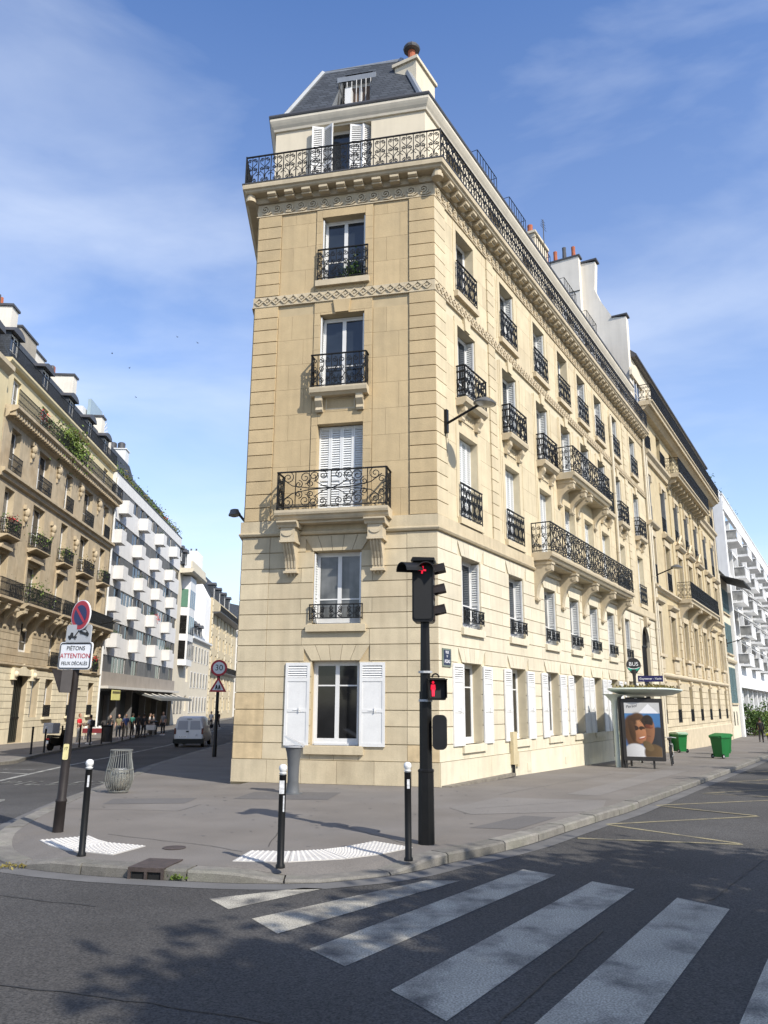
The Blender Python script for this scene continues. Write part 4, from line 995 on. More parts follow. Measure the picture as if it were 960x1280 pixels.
def ornate():
    L_ = 26.9; C = [.75, 5.0, 9.2, 12.95, 16.8, 21.0, 25.0]
    ops = []
    for i, c in enumerate(C):
        ops += [(c - .6, c + .6, 1.0, 3.1), (c - .72, c + .72, 4.75, 7.1), (c - .72, c + .72, 8.75, 11.4), (c - .65, c + .65, 12.3, 15.1), (c - .65, c + .65, 16.6, 18.6)]
    wall_block(B2, L_, -1.2, 19.1, ops, TAN2)
    zl = [-1.2, .40, .80, 1.22, 1.62, 2.03, 2.44, 2.85, 3.3]
    stone_layer(B2, L_, zl, [o for o in ops if o[2] < 3], 1.5, .012, .03, .05, TAN2P)
    def band(name, prof, x0=0, x1=L_, m=MOULD): q = MB(); q.prism([(-a, z) for a, z in prof], x0, x1, 'x'); part(name, (q, m), B2)
    band('string_course', [(0, 3.45), (.12, 3.5), (.18, 3.58), (.18, 3.66), (.06, 3.75), (0, 3.75)])
    band('plinth', [(0, -1.2), (.10, -1.2), (.10, .55), (.05, .60), (0, .60)])
    for a, b in ((0, 7.4), (18.7, L_)):
        band('string_course', [(0, 8.2), (.12, 8.25), (.16, 8.32), (.28, 8.4), (.28, 8.5), (.05, 8.6), (0, 8.6)], a, b)
        band('string_course', [(0, 15.8), (.15, 15.85), (.2, 16.05), (.36, 16.2), (.38, 16.35), (.1, 16.45), (0, 16.45)], a, b)
    for i, c in enumerate(C):
        mid = 2 <= i <= 4
        window(B2, T(c, 0, 1.0), 1.2, 2.1, .28, pane=GLASS_D); part('railing', bar_rail(1.2, .75, .10), B2, T(c, -.02, 1.0))
        q = MB(); q.prism([(-.16, 3.0), (.16, 3.0), (.22, 3.44), (-.22, 3.44)], -.16, 0, 'y'); q.ball((0, -.17, 3.25), .1, 6); part('keystone', (q, MOULD), B2, T(c, 0, 0))
        window(B2, T(c, 0, 4.75), 1.44, 2.35, .32, pane=GLASS_D)
        q = MB(); q.box(-.95, .95, -.22, .2, 4.58, 4.74); q.box(-.78, .78, -.10, 0, 3.76, 4.579); q.box(-.55, .55, -.13, -.10, 3.95, 4.4); part('window_sill', (q, MOULD), B2, T(c, 0, 0))
        q = MB(); q.box(-.92, -.74, -.09, 0, 4.75, 7.1); q.box(.74, .92, -.09, 0, 4.75, 7.1); q.box(-.95, .95, -.11, 0, 7.12, 7.45)
        if not mid: q.prism([(0, 7.5), (-.15, 7.5), (-.32, 7.62), (-.34, 7.72), (0, 7.8)], -1.0, 1.0, 'x')
        part('window_surround', (q, MOULD), B2, T(c, 0, 0))
        window(B2, T(c, 0, 8.75), 1.44, 2.65, .34, pane=GLASS)
        q = MB(); q.box(-.9, -.74, -.08, 0, 8.6, 11.4); q.box(.74, .9, -.08, 0, 8.6, 11.4); q.box(-.95, .95, -.10, 0, 11.42, 11.8)
        q.prism([(0, 11.85), (-.2, 11.85), (-.34, 11.98), (-.36, 12.08), (0, 12.12)], -1.1, 1.1, 'x')
        if mid:
            q.prism([(-1.1, 12.13), (1.1, 12.13), (0, 12.85)], -.12, 0, 'y'); q.tube([(-1.12, -.22, 12.16), (0, -.22, 12.92), (1.12, -.22, 12.16)], .10, 4); q.ball((0, -.16, 12.38), .18, 6)
        part('window_head', (q, MOULD), B2, T(c, 0, 0))
        if not mid: part('railing', bar_rail(1.4, 1.05, .11), B2, T(c, -.06, 8.75))
        window(B2, T(c, 0, 12.3), 1.3, 2.8, .30, pane=GLASS); part('shutter', louvre_leaf(.42, 2.7, GREYSH, 'g'), B2, T(c + .50, .14, 12.35) @ RZ(75))
        part('railing', bar_rail(1.28, .95, .10), B2, T(c, -.03, 12.3))
        q = MB(); q.box(-.8, .8, -.16, .2, 12.15, 12.29); part('window_sill', (q, MOULD), B2, T(c, 0, 0))
        q = MB(); q.box(-.78, .78, -.09, 0, 15.12, 15.4)
        for s in (-1, 1): q.box(s * .72 - .1, s * .72 + .1, -.13, 0, 14.7, 15.13)
        part('window_head', (q, MOULD), B2, T(c, 0, 0))
        window(B2, T(c, 0, 16.6), 1.3, 2.0, .28, pane=GLASS_D)
        if not mid: part('railing', bar_rail(1.5, .95, .11), B2, T(c, -.2, 16.5))
    for x in (7.2, 11.1, 14.9, 18.9):
        q = MB()
        for z in [3.8 + k * .5 for k in range(8)]: q.box(-.22, .22, -.10 - (.03 if int(z * 2) % 2 else 0), 0, z, z + .46)
        part('pilaster', (q, TAN2P), B2, T(x, 0, 0))
        q = MB(); q.box(-.18, .18, -.07, 0, 8.7, 15.8); q.box(-.24, .24, -.12, 0, 15.3, 15.6); part('pilaster', (q, TAN2), B2, T(x, 0, 0))
    def balc(x0, x1, z, d, h, br, cap=.24, name='balcony', cons=None):
        q = MB(); q.prism([(0, -cap), (-d + .12, -cap), (-d + .08, -.12), (-d, -.08), (-d, 0), (0, 0)], x0, x1, 'x'); b = part(name, (q, MOULD), B2, T(0, 0, z))
        for x in br: part('bracket', cons, b, T(x, 0, -cap - .001))
        n = round((x1 - x0) / 1.25); u = (x1 - x0 - .1) / n
        for k in range(n): part('railing', bar_rail(u, h, .115), b, T(x0 + .05 + u * (k + .5), -d + .05, .01))
        for x in (x0 + .05, x1 - .05): part('railing', scroll_rail(d - .1, h), b, T(x, -d / 2, .01) @ RZ(90))
        return b
    balc(7.2, 18.9, 8.5, .95, 1.05, [7.5, 11.1, 15.0, 18.5], .26, cons=console(1.5, .85, .4))
    b = balc(6.4, 18.9, 16.5, .95, 1.05, [6.7 + k * 1.07 for k in range(12)], .24, cons=console(.62, .62, .18))
    balc(-.05, L_ + .05, 19.3, .80, 1.0, [], .28)
    q = MB(); q.prism([(0, 18.75), (-.3, 18.8), (-.4, 18.9), (-.55, 19.0), (0, 19.0)], 0, L_, 'x'); part('cornice', (q, MOULD), B2)
    # attic with low segmental arches, zinc roof above
    c = MB(); c.box(0, L_, .25, .6, 19.1, 22.2); part('attic_wall', (c, RENDER), B2)
    for i, cx in enumerate(C):
        q = MB(); n = 10; rr = 1.45
        pts = [(-rr, 20.8)] + [(rr * -cos(pi * k / n), 20.85 + .95 * sin(pi * k / n)) for k in range(n + 1)] + [(rr, 20.8)]
        q.prism(pts, .10, .24, 'y'); part('dormer_arch', (q, RENDER), B2, T(cx, 0, 0))
        window(B2, T(cx, .20, 19.4), 1.4, 1.7, -.02, pane=GLASS_D)
    q = MB(); q.prism([(.0, 22.2), (-.1, 22.25), (-.1, 22.35), (.9, 23.3), (8, 23.6), (8, 22.2)], 0, L_, 'x'); part('roof', (q, ZINC_D), B2)
    for x, h in ((11.5, 24.6), (23, 25.0)):
        part('chimney', MB().box(x, x + .9, 2.0, 4.0, 24, h).mesh('chimney', RENDER_G), B2)
    part('wall', MB().box(0, .35, .43, 10, -1, 22.1).mesh('wall', RENDER_G), B2)
    part('wall', MB().box(L_ - .35, L_, .43, 10, -1, 22.1).mesh('wall', RENDER_G), B2)
    pipe(B2, I4, 26.75, -.6, 18.7)
    pipe(B2, I4, .25, -.4, 18.6, -.12, .08)
ornate()
# party wall with stepped gable and chimney pots between the two stone buildings
def gable():
    # outline in (distance behind the facade, height)
    poly = [(.28, 17.4), (.24, 24.6), (1.0, 24.72), (1.7, 26.05), (2.0, 26.9), (1.86, 28.75), (2.7, 28.85), (6.6, 28.85), (6.6, 17.4)]
    q = MB(); q.prism([(a, z) for a, z in poly], -.55, .02, 'x')
    o = part('gable_wall', (q, RENDER_G), B2)
    q = MB(); 
    for (a, b) in zip(poly[2:-1], poly[3:-1]): q.tube([(-.26, a[0], a[1] + .04), (-.26, b[0], b[1] + .04)], .34, 4, up=(1, 0, 0), rot=0)
    part('coping', MB().box(-.62, .08, .15, 1.08, 24.73, 24.82).mesh('coping', ZINC_D), o); part('coping', MB().box(-.62, .08, 1.75, 6.7, 28.86, 28.97).mesh('coping', ZINC_D), o)
    part('wall_stack', MB().box(-1.05, -.551, 2.75, 6.6, 17.4, 29.15).mesh('wall_stack', RENDER_G), o)
    part('coping', MB().box(-1.1, -.5, 2.65, 6.7, 29.151, 29.26).mesh('coping', ZINC_D), o)
    part('cable', MB().tube([(-1.06, 2.75, 26.8), (-1.06, 6.6, 26.8)], .03).mesh('cable', IRON), o)
    for k in range(6):
        q = MB(); q.lathe([(.14, 0), (.12, .5 + .12 * (k % 2)), (.13, .75 + .12 * (k % 2))], 8, (-.8, 3.1 + k * .58, 29.26)); part('chimney_pot', (q, TERRA if k % 3 != 1 else ZINC_D), o)
gable()
# narrow cream house with green shutters
p = RC + FR * 53.9
B3 = building('narrow_house', 'narrow low cream house with blue-green shutters and a black awning on its top floor', p.x, p.y, AR)
def narrow():
    L_ = 6.2; G = mat('green_shutter', (.10, .16, .16), .6, .1, 4, streak=.1)
    ops = [(1.9, 3.1, a, b) for a, b in ((2.2, 5.2), (6.4, 9.0), (9.9, 12.0))] + [(4.0, 5.2, a, b) for a, b in ((2.2, 5.2), (6.4, 9.0), (9.9, 12.0))]
    CW = mat('cream_wall', (.60, .54, .41), .9, .06, 1.5, streak=.1, bump=.1, bs=40)
    wall_block(B3, L_, -1.2, 13.4, ops, CW)
    for a, b, z0, z1 in ops:
        window(B3, T((a + b) / 2, 0, z0), 1.2, z1 - z0, .22)
        for s in (-1, 1): part('shutter', louvre_leaf(.56, z1 - z0, G, 'gr'), B3, T((a + b) / 2 + s * .30, -.05, z0)); part('shutter', louvre_leaf(.34, z1 - z0, G, 'gr'), B3, T((a + b) / 2 + s * .80, -.06, z0))
        part('window_sill', MB().box(a - .5, b + .5, -.14, .1, z0 - .14, z0 - .01).mesh('window_sill', MOULD), B3)
    q = MB(); q.prism([(0, 5.55), (-.18, 5.6), (-.25, 5.75), (-.25, 5.85), (0, 6.0)], 0, L_, 'x'); part('string_course', (q, MOULD), B3)
    for x in (2.5, 4.4): part('cellar_window', MB().box(x - .3, x + .3, -.012, .1, .35, 1.5).mesh('cellar_window', GLASS_D), B3)
    q = MB(); q.prism([(0, 13.0), (-2.0, 12.3), (-2.0, 12.1), (-1.9, 12.2), (0, 12.9)], .5, L_ - .1, 'x'); part('awning', (q, mat('black_canvas', (.014, .014, .015), .8, .2, 3)), B3)
    q = MB(); q.prism([(-.2, 13.3), (2.0, 14.2), (8, 14.3), (8, 13.3)], 0, L_, 'x'); part('roof', (q, ZINC), B3)
    part('wall', MB().box(0, L_, .43, 9, 0, 13.3).mesh('wall', CW), B3); pipe(B3, I4, .25, .1, 13)
narrow()
# white modern block with projecting balconies
p = RC + FR * 60.3
B4 = building('modern_block', 'white modern apartment block with rows of projecting slatted balconies at the far right', p.x, p.y, AR)
def modern():
    L_ = 62.0; W1 = mat('white_concrete', (.74, .74, .73), .8, .06, .8, streak=.1); GR = mat('grey_blank_wall', (.46, .44, .43), .9, .05, .8, streak=.1)
    part('side_wall', MB().box(0, .5, .6, 12, -1.2, 20.6).mesh('side_wall', GR), B4)
    part('side_pier', MB().box(-.05, .9, -.25, .59, -1.2, 21.2).mesh('side_pier', W1), B4)
    part('wall', MB().box(.51, L_, .8, 12, 3.2, 20.9).mesh('wall', mat('back_grey_wall', (.42, .42, .41), .85, .1, 1)), B4)
    part('wall', MB().box(.51, L_, 3.0, 3.3, -1.2, 3.19).mesh('wall', W1), B4)
    part('fascia', MB().box(.9, L_, -.3, .79, 3.6, 5.5).mesh('fascia', W1), B4)
    for z in (8.4, 11.3, 14.2, 17.1): part('floor_edge', MB().box(.91, L_, -.02, .79, z - .28, z).mesh('floor_edge', W1), B4)
    for k in range(14):
        x = 1.0 + k * 4.4
        part('pier', MB().box(x, x + .35, -.10, .79, 5.51, 20.0).mesh('pier', W1), B4); part('pillar', MB().box(x, x + .5, .2, .7, -1.2, 3.59).mesh('pillar', W1), B4)
        for fl in range(5):
            z = 5.52 + fl * 2.9
            if k < 9: window(B4, T(x + 2.35, 0, z + .02), 3.8, 2.5, .72, bar=0, leafs=3, pane=GLASS)
            if (k + fl) % 2 == 0:
                d = 1.15; q = MB().box(x + .5, x + 4.3, -d, -.03, z, z + .18); b = part('balcony', (q, W1), B4)
                q = MB()
                for j in range(12): q.box(x + .6 + j * .32, x + .78 + j * .32, -d + .02, -d + .08, z + .19, z + 1.1)
                q.box(x + .5, x + 4.3, -d - .01, -d + .11, z + 1.1, z + 1.18)
                part('balcony_slats', (q, W1), b)
                part('balcony_side', MB().box(x + .5, x + .55, -d + .1, -.1, z + .25, z + 1.12).mesh('balcony_side', mat('smoked_glass', (.24, .24, .23), .15, .4, 2)), b)
                part('balcony_side', MB().box(x + .44, x + .499, -d, -.1, z + 1.1, z + 1.17).mesh('balcony_side', W1), b)
            elif k < 7 and fl < 3:
                q = MB(); q.prism([(0, z + 2.5), (-1.3, z + 1.6), (-1.28, z + 1.5), (0, z + 2.42)], x + .5, x + 4.2, 'x'); part('sun_blind', (q, WHITE), B4)
    # two set-back levels with long parapets
    for z, y in ((20.0, -.35), (22.6, 1.0)):
        part('parapet', MB().box(0, L_, y, y + .25, z, z + .85).mesh('parapet', W1), B4)
        q = MB()
        for k in range(124): q.box(.2 + k * .5, .45 + k * .5, y + .05, y + .2, z + .86, z + 1.5)
        q.box(0, L_, y, y + .26, z + 1.5, z + 1.62); part('parapet_posts', (q, W1), B4, kind='stuff')
    part('wall', MB().box(.5, L_, 3.2, 12, 20.91, 25.2).mesh('wall', W1), B4)
    for k in range(10): part('terrace_plant', leaves(60, lambda R: (R.gauss(0, .5), R.gauss(0, .3), abs(R.gauss(0, .5))), .22, k).mesh('terrace_plant', LEAF, fix=False), B4, T(3 + k * 2.6, 1.6, 24.2), kind='stuff')
    part('chimney', MB().box(38, 39, 5, 6.2, 25, 27.2).mesh('chimney', W1), B4)
modern()
p = RC + FR * 122
o = building('far_block', 'pale grey apartment block closing the far end of the right street', p.x, p.y, AR)
part('wall', MB().box(0, 40, 0, 10, 0, 20).mesh('wall', RENDER_G), o)
for k in range(8):
    for f in range(6): part('window', MB().box(1.5 + k * 4.5, 3.4 + k * 4.5, -.04, .1, 1 + f * 3.1, 2.9 + f * 3.1).mesh('window', GLASS_D), o)

# ================================================================== the left street's far side
AS = -3.0; OL = Vector((-23.44, 50.96)); FS = dirv(AS); ZP = -.57
def LP(s): q = OL + FS * s; return q.x, q.y
BST = mat('left_stone', (.45, .37, .25), .9, .12, 1.8, tone=.1, bump=.25, bs=25, streak=.22, col2=(.40, .30, .18), c2lo=.5, c2hi=.8, c2s=.5)
BSTL = mat('left_pale_stone', (.68, .60, .43), .9, .09, 1.8, tone=.08, bump=.2, bs=25, streak=.14)
YEL = mat('yellow_render', (.60, .51, .31), .9, .06, 1.0, streak=.1)
def dormer(o, x, z, w=1.5, h=1.9, y=.5):
    q = MB(); q.box(-w / 2, -w / 2 + .14, 0, 1.3, 0, h); q.box(w / 2 - .14, w / 2, 0, 1.3, 0, h); q.box(-w / 2, w / 2, 1.0, 1.3, 0, h); d = part('dormer', (q, SLATE), o, T(x, y, z))
    q = MB(); n = 6; q.prism([(-w / 2 - .18, h)] + [(-(w / 2 + .18) * cos(pi * k / n), h + .05 + .42 * sin(pi * k / n)) for k in range(n + 1)] + [(w / 2 + .18, h)], -.25, 1.4, 'y'); part('dormer_roof', (q, ZINC_D), d)
    window(o, T(x, y, z + .05), w - .3, h - .1, .06, bar=.4, name='dormer_window')
def iron_box(o, x, z, w, y=-.45, h=1.0, slab=True, m=None, plants=None, seed=0, curved=True):
    """a bay's own little balcony: slab on a moulded lip, iron front and sides"""
    q = MB(); q.prism([(0, -.28), (-.12, -.28), (y + .04, -.10), (y - .06, -.08), (y - .06, 0), (0, 0)], -w / 2 - .06, w / 2 + .06, 'x'); b = part('balcony', (q, m or BST), o, T(x, 0, z))
    part('railing', bar_rail(w, h, .115), b, T(0, y, .005))
    for s in (-1, 1): part('railing', bar_rail(abs(y), h, .115), b, T(s * w / 2, y / 2, .005) @ RZ(90))
    if plants: 
        part('window_plant', leaves(plants[0], lambda R: (R.gauss(0, w * .28), y * .6 + R.gauss(0, .16), .75 + R.gauss(0, .28)), .14, seed).mesh('window_plant', plants[1], fix=False), b, kind='stuff')
        if len(plants) > 2: part('geranium', leaves(70, lambda R: (R.gauss(0, w * .2), y * .7 + R.gauss(0, .1), 1.05 + R.gauss(0, .12)), .12, seed + 5).mesh('geranium', plants[2], fix=False), b, kind='stuff')
    return b
x_, y_ = LP(-5.6)
BB = building('haussmann_building', 'tan stone apartment block with flowers on its iron balconies behind the no-parking sign', x_, y_, AS, ZP)
def haussmann():
    L_ = 23.75; C = [1.95, 6.9, 11.95, 16.7, 21.6]; Wd = [1.45, 2.1, 1.4, 2.1, 1.4]
    ops = []
    for i, (c, w_) in enumerate(zip(C, Wd)):
        ops += [(c - .75, c + .75, 1.55, 4.1) if i != 1 else (c - 1.15, c + 1.15, 0, 4.2)] if i else []
        ops += [(c - w_ / 2, c + w_ / 2, 5.7, 7.7), (c - w_ / 2, c + w_ / 2, 8.7, 11.4), (c - w_ / 2, c + w_ / 2, 12.7, 15.4), (c - w_ / 2, c + w_ / 2, 16.5, 19.2)]
    ops.append((9.45 - .7, 9.45 + .7, 1.55, 4.1))
    wall_block(BB, L_, -1.2, 20.0, ops, BST)
    zl = [-1.2, .9] + [.9 + .42 * k for k in range(1, 10)]
    stone_layer(BB, L_, zl, ops, 2.2, .012, .03, .06, BSTL, 120)
    stone_layer(BB, L_, [4.95 + .44 * k for k in range(9)], ops, 2.6, .012, .03, .05, BST, 120)
    def band(prof, name='string_course', m=BST): q = MB(); q.prism([(-a, z) for a, z in prof], 0, L_, 'x'); part(name, (q, m), BB)
    band([(0, 4.68), (.12, 4.7), (.2, 4.8), (.2, 4.9), (0, 4.95)]); band([(0, 15.7), (.18, 15.8), (.22, 16.0), (.38, 16.1), (.38, 16.28), (0, 16.35)]); 
    band([(0, 19.45), (.2, 19.6), (.25, 19.8), (.62, 19.95), (.75, 20.05), (.75, 20.25), (-.6, 20.26), (-.6, 19.45)], 'cornice')
    q = MB()
    for k in range(int(L_ / .42)): q.box(.1 + k * .42, .30 + k * .42, -.58, -.22, 19.62, 19.93)
    part('dentils', (q, BST), BB, kind='stuff')
    n = 16
    for k in range(n): part('railing', bar_rail(L_ / n, 1.0, .13), BB, T(L_ / n * (k + .5), -.68, 20.27))
    for i, (c, w_) in enumerate(zip(C, Wd)):
        if i == 1:
            d = part('entrance_door', MB().box(c - 1.15, c + 1.15, .35, .42, 0, 4.2).mesh('entrance_door', mat('dark_green_door', (.02, .025, .02), .5, .3, 3)), BB)
            q = MB()
            for k in range(8): q.tube([(c - 1.0 + k * .285, .3, .1), (c - 1.0 + k * .285, .3, 4.1)], .02, 4)
            q.box(c - 1.15, c + 1.15, .29, .33, 1.5, 1.6); part('door_grille', (q, IRON), d)
            q = MB(); q.prism([(c - 1.5, 4.2), (c + 1.5, 4.2), (c + 1.4, 4.5), (c + .4, 4.68), (c, 4.95), (c - .4, 4.68), (c - 1.4, 4.5)], -.18, -.06, 'y')
            for s in (-1, 1): q.box(c + s * 1.55 - .25, c + s * 1.55 + .25, -.28, -.06, 3.9, 4.65); q.ball((c + s * 1.55, -.28, 4.25), .2, 6)
            part('door_carving', (q, BSTL), BB)
        elif i:
            window(BB, T(c, 0, 1.55), 1.5, 2.55, .35); part('railing', bar_rail(1.5, .8, .1), BB, T(c, -.02, 1.55)); part('window_sill', MB().box(c - .95, c + .95, -.25, .2, 1.38, 1.54).mesh('window_sill', BSTL), BB)
        for z0, z1 in ((5.7, 7.7), (8.7, 11.4), (12.7, 15.4), (16.5, 19.2)):
            window(BB, T(c, 0, z0), w_, z1 - z0, .36, leafs=2)
            if w_ > 1.6: part('shutter', louvre_leaf(.5, z1 - z0 - .1, WHITE, 'h'), BB, T(c - w_ / 2 + .34, .2, z0 + .05) @ RZ(15))
            else: part('shutter', louvre_leaf(.34, z1 - z0 - .1, WHITE, 'h'), BB, T(c - w_ / 2 + .10, .2, z0 + .05) @ RZ(70))
        part('railing', bar_rail(w_ + .2, 1.1, .11), BB, T(c, -.22, 16.36))
        pl = [(260, LEAF, RED_FL), (300, LEAF2), (260, LEAF2), (240, LEAF3), (200, LEAF)][i]
        iron_box(BB, c, 12.4, w_ + .5, -.55, 1.0, plants=pl, seed=i)
        q = MB(); n = 8; q.prism([(-(w_ / 2 + .15), 11.6)] + [(-(w_ / 2 + .15) * cos(pi * k / n), 11.65 + .35 * sin(pi * k / n)) for k in range(n + 1)] + [(w_ / 2 + .15, 11.6)], -.25, 0, 'y'); part('window_head', (q, BST), BB, T(c, 0, 0))
        q = MB(); q.box(-w_ / 2 - .25, -w_ / 2 - .04, -.08, 0, 8.4, 11.6); q.box(w_ / 2 + .04, w_ / 2 + .25, -.08, 0, 8.4, 11.6); part('window_surround', (q, BST), BB, T(c, 0, 0))
    for x in (4.5, 9.4, 14.4, 19.2):
        q = MB()
        for z in (19.0, 14.7): q = MB(); q.box(-.28, .28, -.22, 0, z, z + .28); q.ball((0, -.16, z - .2), .24, 6, 1.3); q.ball((0, -.12, z - .6), .17, 6, 1.4); q.box(-.07, .07, -.1, 0, z - 1.1, z); part('carved_drop', (q, BST), BB, T(x, 0, 0))
    # long first-floor balcony on carved consoles
    def long_balc(x0, x1, z, d):
        q = MB(); q.prism([(0, -.35), (-d + .2, -.35), (-d + .1, -.2), (-d - .03, -.14), (-d - .03, 0), (0, 0)], x0, x1, 'x'); b = part('balcony', (q, BST), BB, T(0, 0, z))
        n = max(2, round((x1 - x0) / 1.2)); u = (x1 - x0 - .1) / n
        for k in range(n): part('railing', bar_rail(u, 1.05, .11), b, T(x0 + .05 + u * (k + .5), -d + .06, .005))
        for x in (x0 + .05, x1 - .05): part('railing', bar_rail(d - .1, 1.05, .11), b, T(x, -d / 2, .005) @ RZ(90))
        return b
    for x0, x1 in ((.1, 3.6), (4.3, 10.4), (10.9, 13.3), (14.0, 23.4)):
        b = long_balc(x0, x1, 8.62, .95)
        n = max(2, round((x1 - x0) / 2.4))
        for k in range(n + 1):
            part('bracket', console(1.25, .8, .34), b, T(x0 + .3 + (x1 - x0 - .6) * k / n, 0, -.351))
    part('window_plant', leaves(380, lambda R: (R.gauss(0, 1.1), -.55 + R.gauss(0, .22), .9 + R.gauss(0, .45)), .17, 31).mesh('window_plant', LEAF2, fix=False), BB, T(6.6, 0, 8.6), kind='stuff')
    iron_box(BB, 11.95, 5.0, 1.5, -.25, 1.0); iron_box(BB, 21.6, 5.0, 1.4, -.25, 1.0, plants=(120, LEAF, RED_FL), seed=41)
    # set-back top floor, mansard, dormers and chimneys
    aw = MB(); aop = [(c - .6, c + .6, 20.5, 22.6) for c in C] ; core(aw, 0, L_, 20.27, 23.2, aop, .35, .7); part('attic_wall', (aw, YEL), BB)
    for c in C: window(BB, T(c, .35, 20.5), 1.2, 2.1, .18, bar=.4)
    q = MB(); q.prism([(.3, 23.0), (.1, 23.1), (0, 23.25), (0, 23.4), (.8, 23.41), (.8, 23.0)], 0, L_, 'x'); part('cornice', (q, YEL), BB)
    q = MB(); q.prism([(.25, 23.411), (1.5, 26.3), (9, 26.9), (9, 23.41)], 0, L_, 'x'); part('roof', (q, SLATE), BB)
    for k in range(12): part('railing', bar_rail(L_ / 12, 1.0, .13, curls=False), BB, T(L_ / 12 * (k + .5), .10, 23.42))
    for c in (1.2, 6.7, 12.1, 16.8, 21.4): dormer(BB, c, 23.45)
    def st(x0, x1, y0, y1, z1, m, pots=0):
        c = part('chimney', MB().box(x0, x1, y0, y1, 22, z1).mesh('chimney', m), BB); part('coping', MB().box(x0 - .1, x1 + .1, y0 - .1, y1 + .1, z1 + .001, z1 + .16).mesh('coping', ZINC_D), c)
        for k in range(pots): part('chimney_pot', MB().lathe([(.16, 0), (.13, .8)], 8, (x0 + .3 + k * (x1 - x0 - .6) / max(1, pots - 1), (y0 + y1) / 2, z1 + .16)).mesh('chimney_pot', TERRA if k % 2 else ZINC_D), c)
    st(2.2, 3.2, 1.4, 3.6, 28.0, RENDER_G, 2); st(8.5, 11.5, 3.4, 5.6, 29.6, mat('grey_stack', (.36, .32, .26), .9, .1, 1), 1); st(15.0, 15.9, 1.6, 5.4, 28.6, RENDER_G, 4); st(14.2, 16.9, 4.8, 6.4, 30.6, RENDER_G, 2); st(21.9, 22.8, 1.2, 5.0, 27.6, RENDER_G, 3)
    part('terrace_plant', leaves(2400, lambda R: (R.gauss(0, 1.6), -.35 + R.gauss(0, .35), .75 + R.gauss(0, .55)), .22, 55).mesh('terrace_plant', LEAF2, fix=False), BB, T(10.6, 0, 20.3), kind='stuff')
    part('terrace_plant', leaves(200, lambda R: (R.gauss(0, .5), -.4 + R.gauss(0, .2), .7 + R.gauss(0, .3)), .16, 56).mesh('terrace_plant', LEAF, fix=False), BB, T(5.2, 0, 20.3), kind='stuff')
    part('geranium', leaves(80, lambda R: (R.gauss(0, .4), -.5 + R.gauss(0, .1), .9 + R.gauss(0, .2)), .13, 57).mesh('geranium', RED_FL, fix=False), BB, T(4.9, 0, 20.3), kind='stuff')
    part('wall', MB().box(L_ - .4, L_, .75, 9, 0, 26).mesh('wall', RENDER_G), BB)
    pipe(BB, I4, 23.6, -.4, 19.4, -.15, .09, WHITE_D)
haussmann()
x_, y_ = LP(-19.5)
BA = building('end_building', 'yellowish stone corner block at the left edge of the street', x_, y_, AS, ZP)
def endb():
    L_ = 13.7
    C = [2.4, 6.6, 11.4]; ops = [(c - .7, c + .7, a, b) for c in C for a, b in ((1.5, 4.0), (5.4, 7.8), (8.9, 11.5), (12.6, 15.2), (16.4, 19.0))]
    wall_block(BA, L_, -1, 22.4, ops, YEL)
    for a, b, z0, z1 in ops: window(BA, T((a + b) / 2, 0, z0), 1.4, z1 - z0, .3); part('railing', bar_rail(1.5, .95, .12), BA, T((a + b) / 2, -.12, z0))
    part('wall', MB().box(L_ - .4, L_, .43, 9, -1, 22.9).mesh('wall', YEL), BA)
    q = MB(); q.prism([(0, 22.0), (-.35, 22.3), (-.35, 22.6), (1, 22.6), (1, 22.0)], 0, L_, 'x'); part('cornice', (q, MOULD), BA)
    q = MB(); q.prism([(.2, 22.61), (1.6, 25.2), (9, 25.6), (9, 22.6)], 0, L_, 'x'); part('roof', (q, SLATE), BA)
    dormer(BA, 12.2, 22.65, 1.6, 1.9); dormer(BA, 6, 22.65)
    part('chimney', MB().box(12.8, 13.6, 2.2, 5.0, 22, 27.3).mesh('chimney', RENDER_G), BA)
endb()
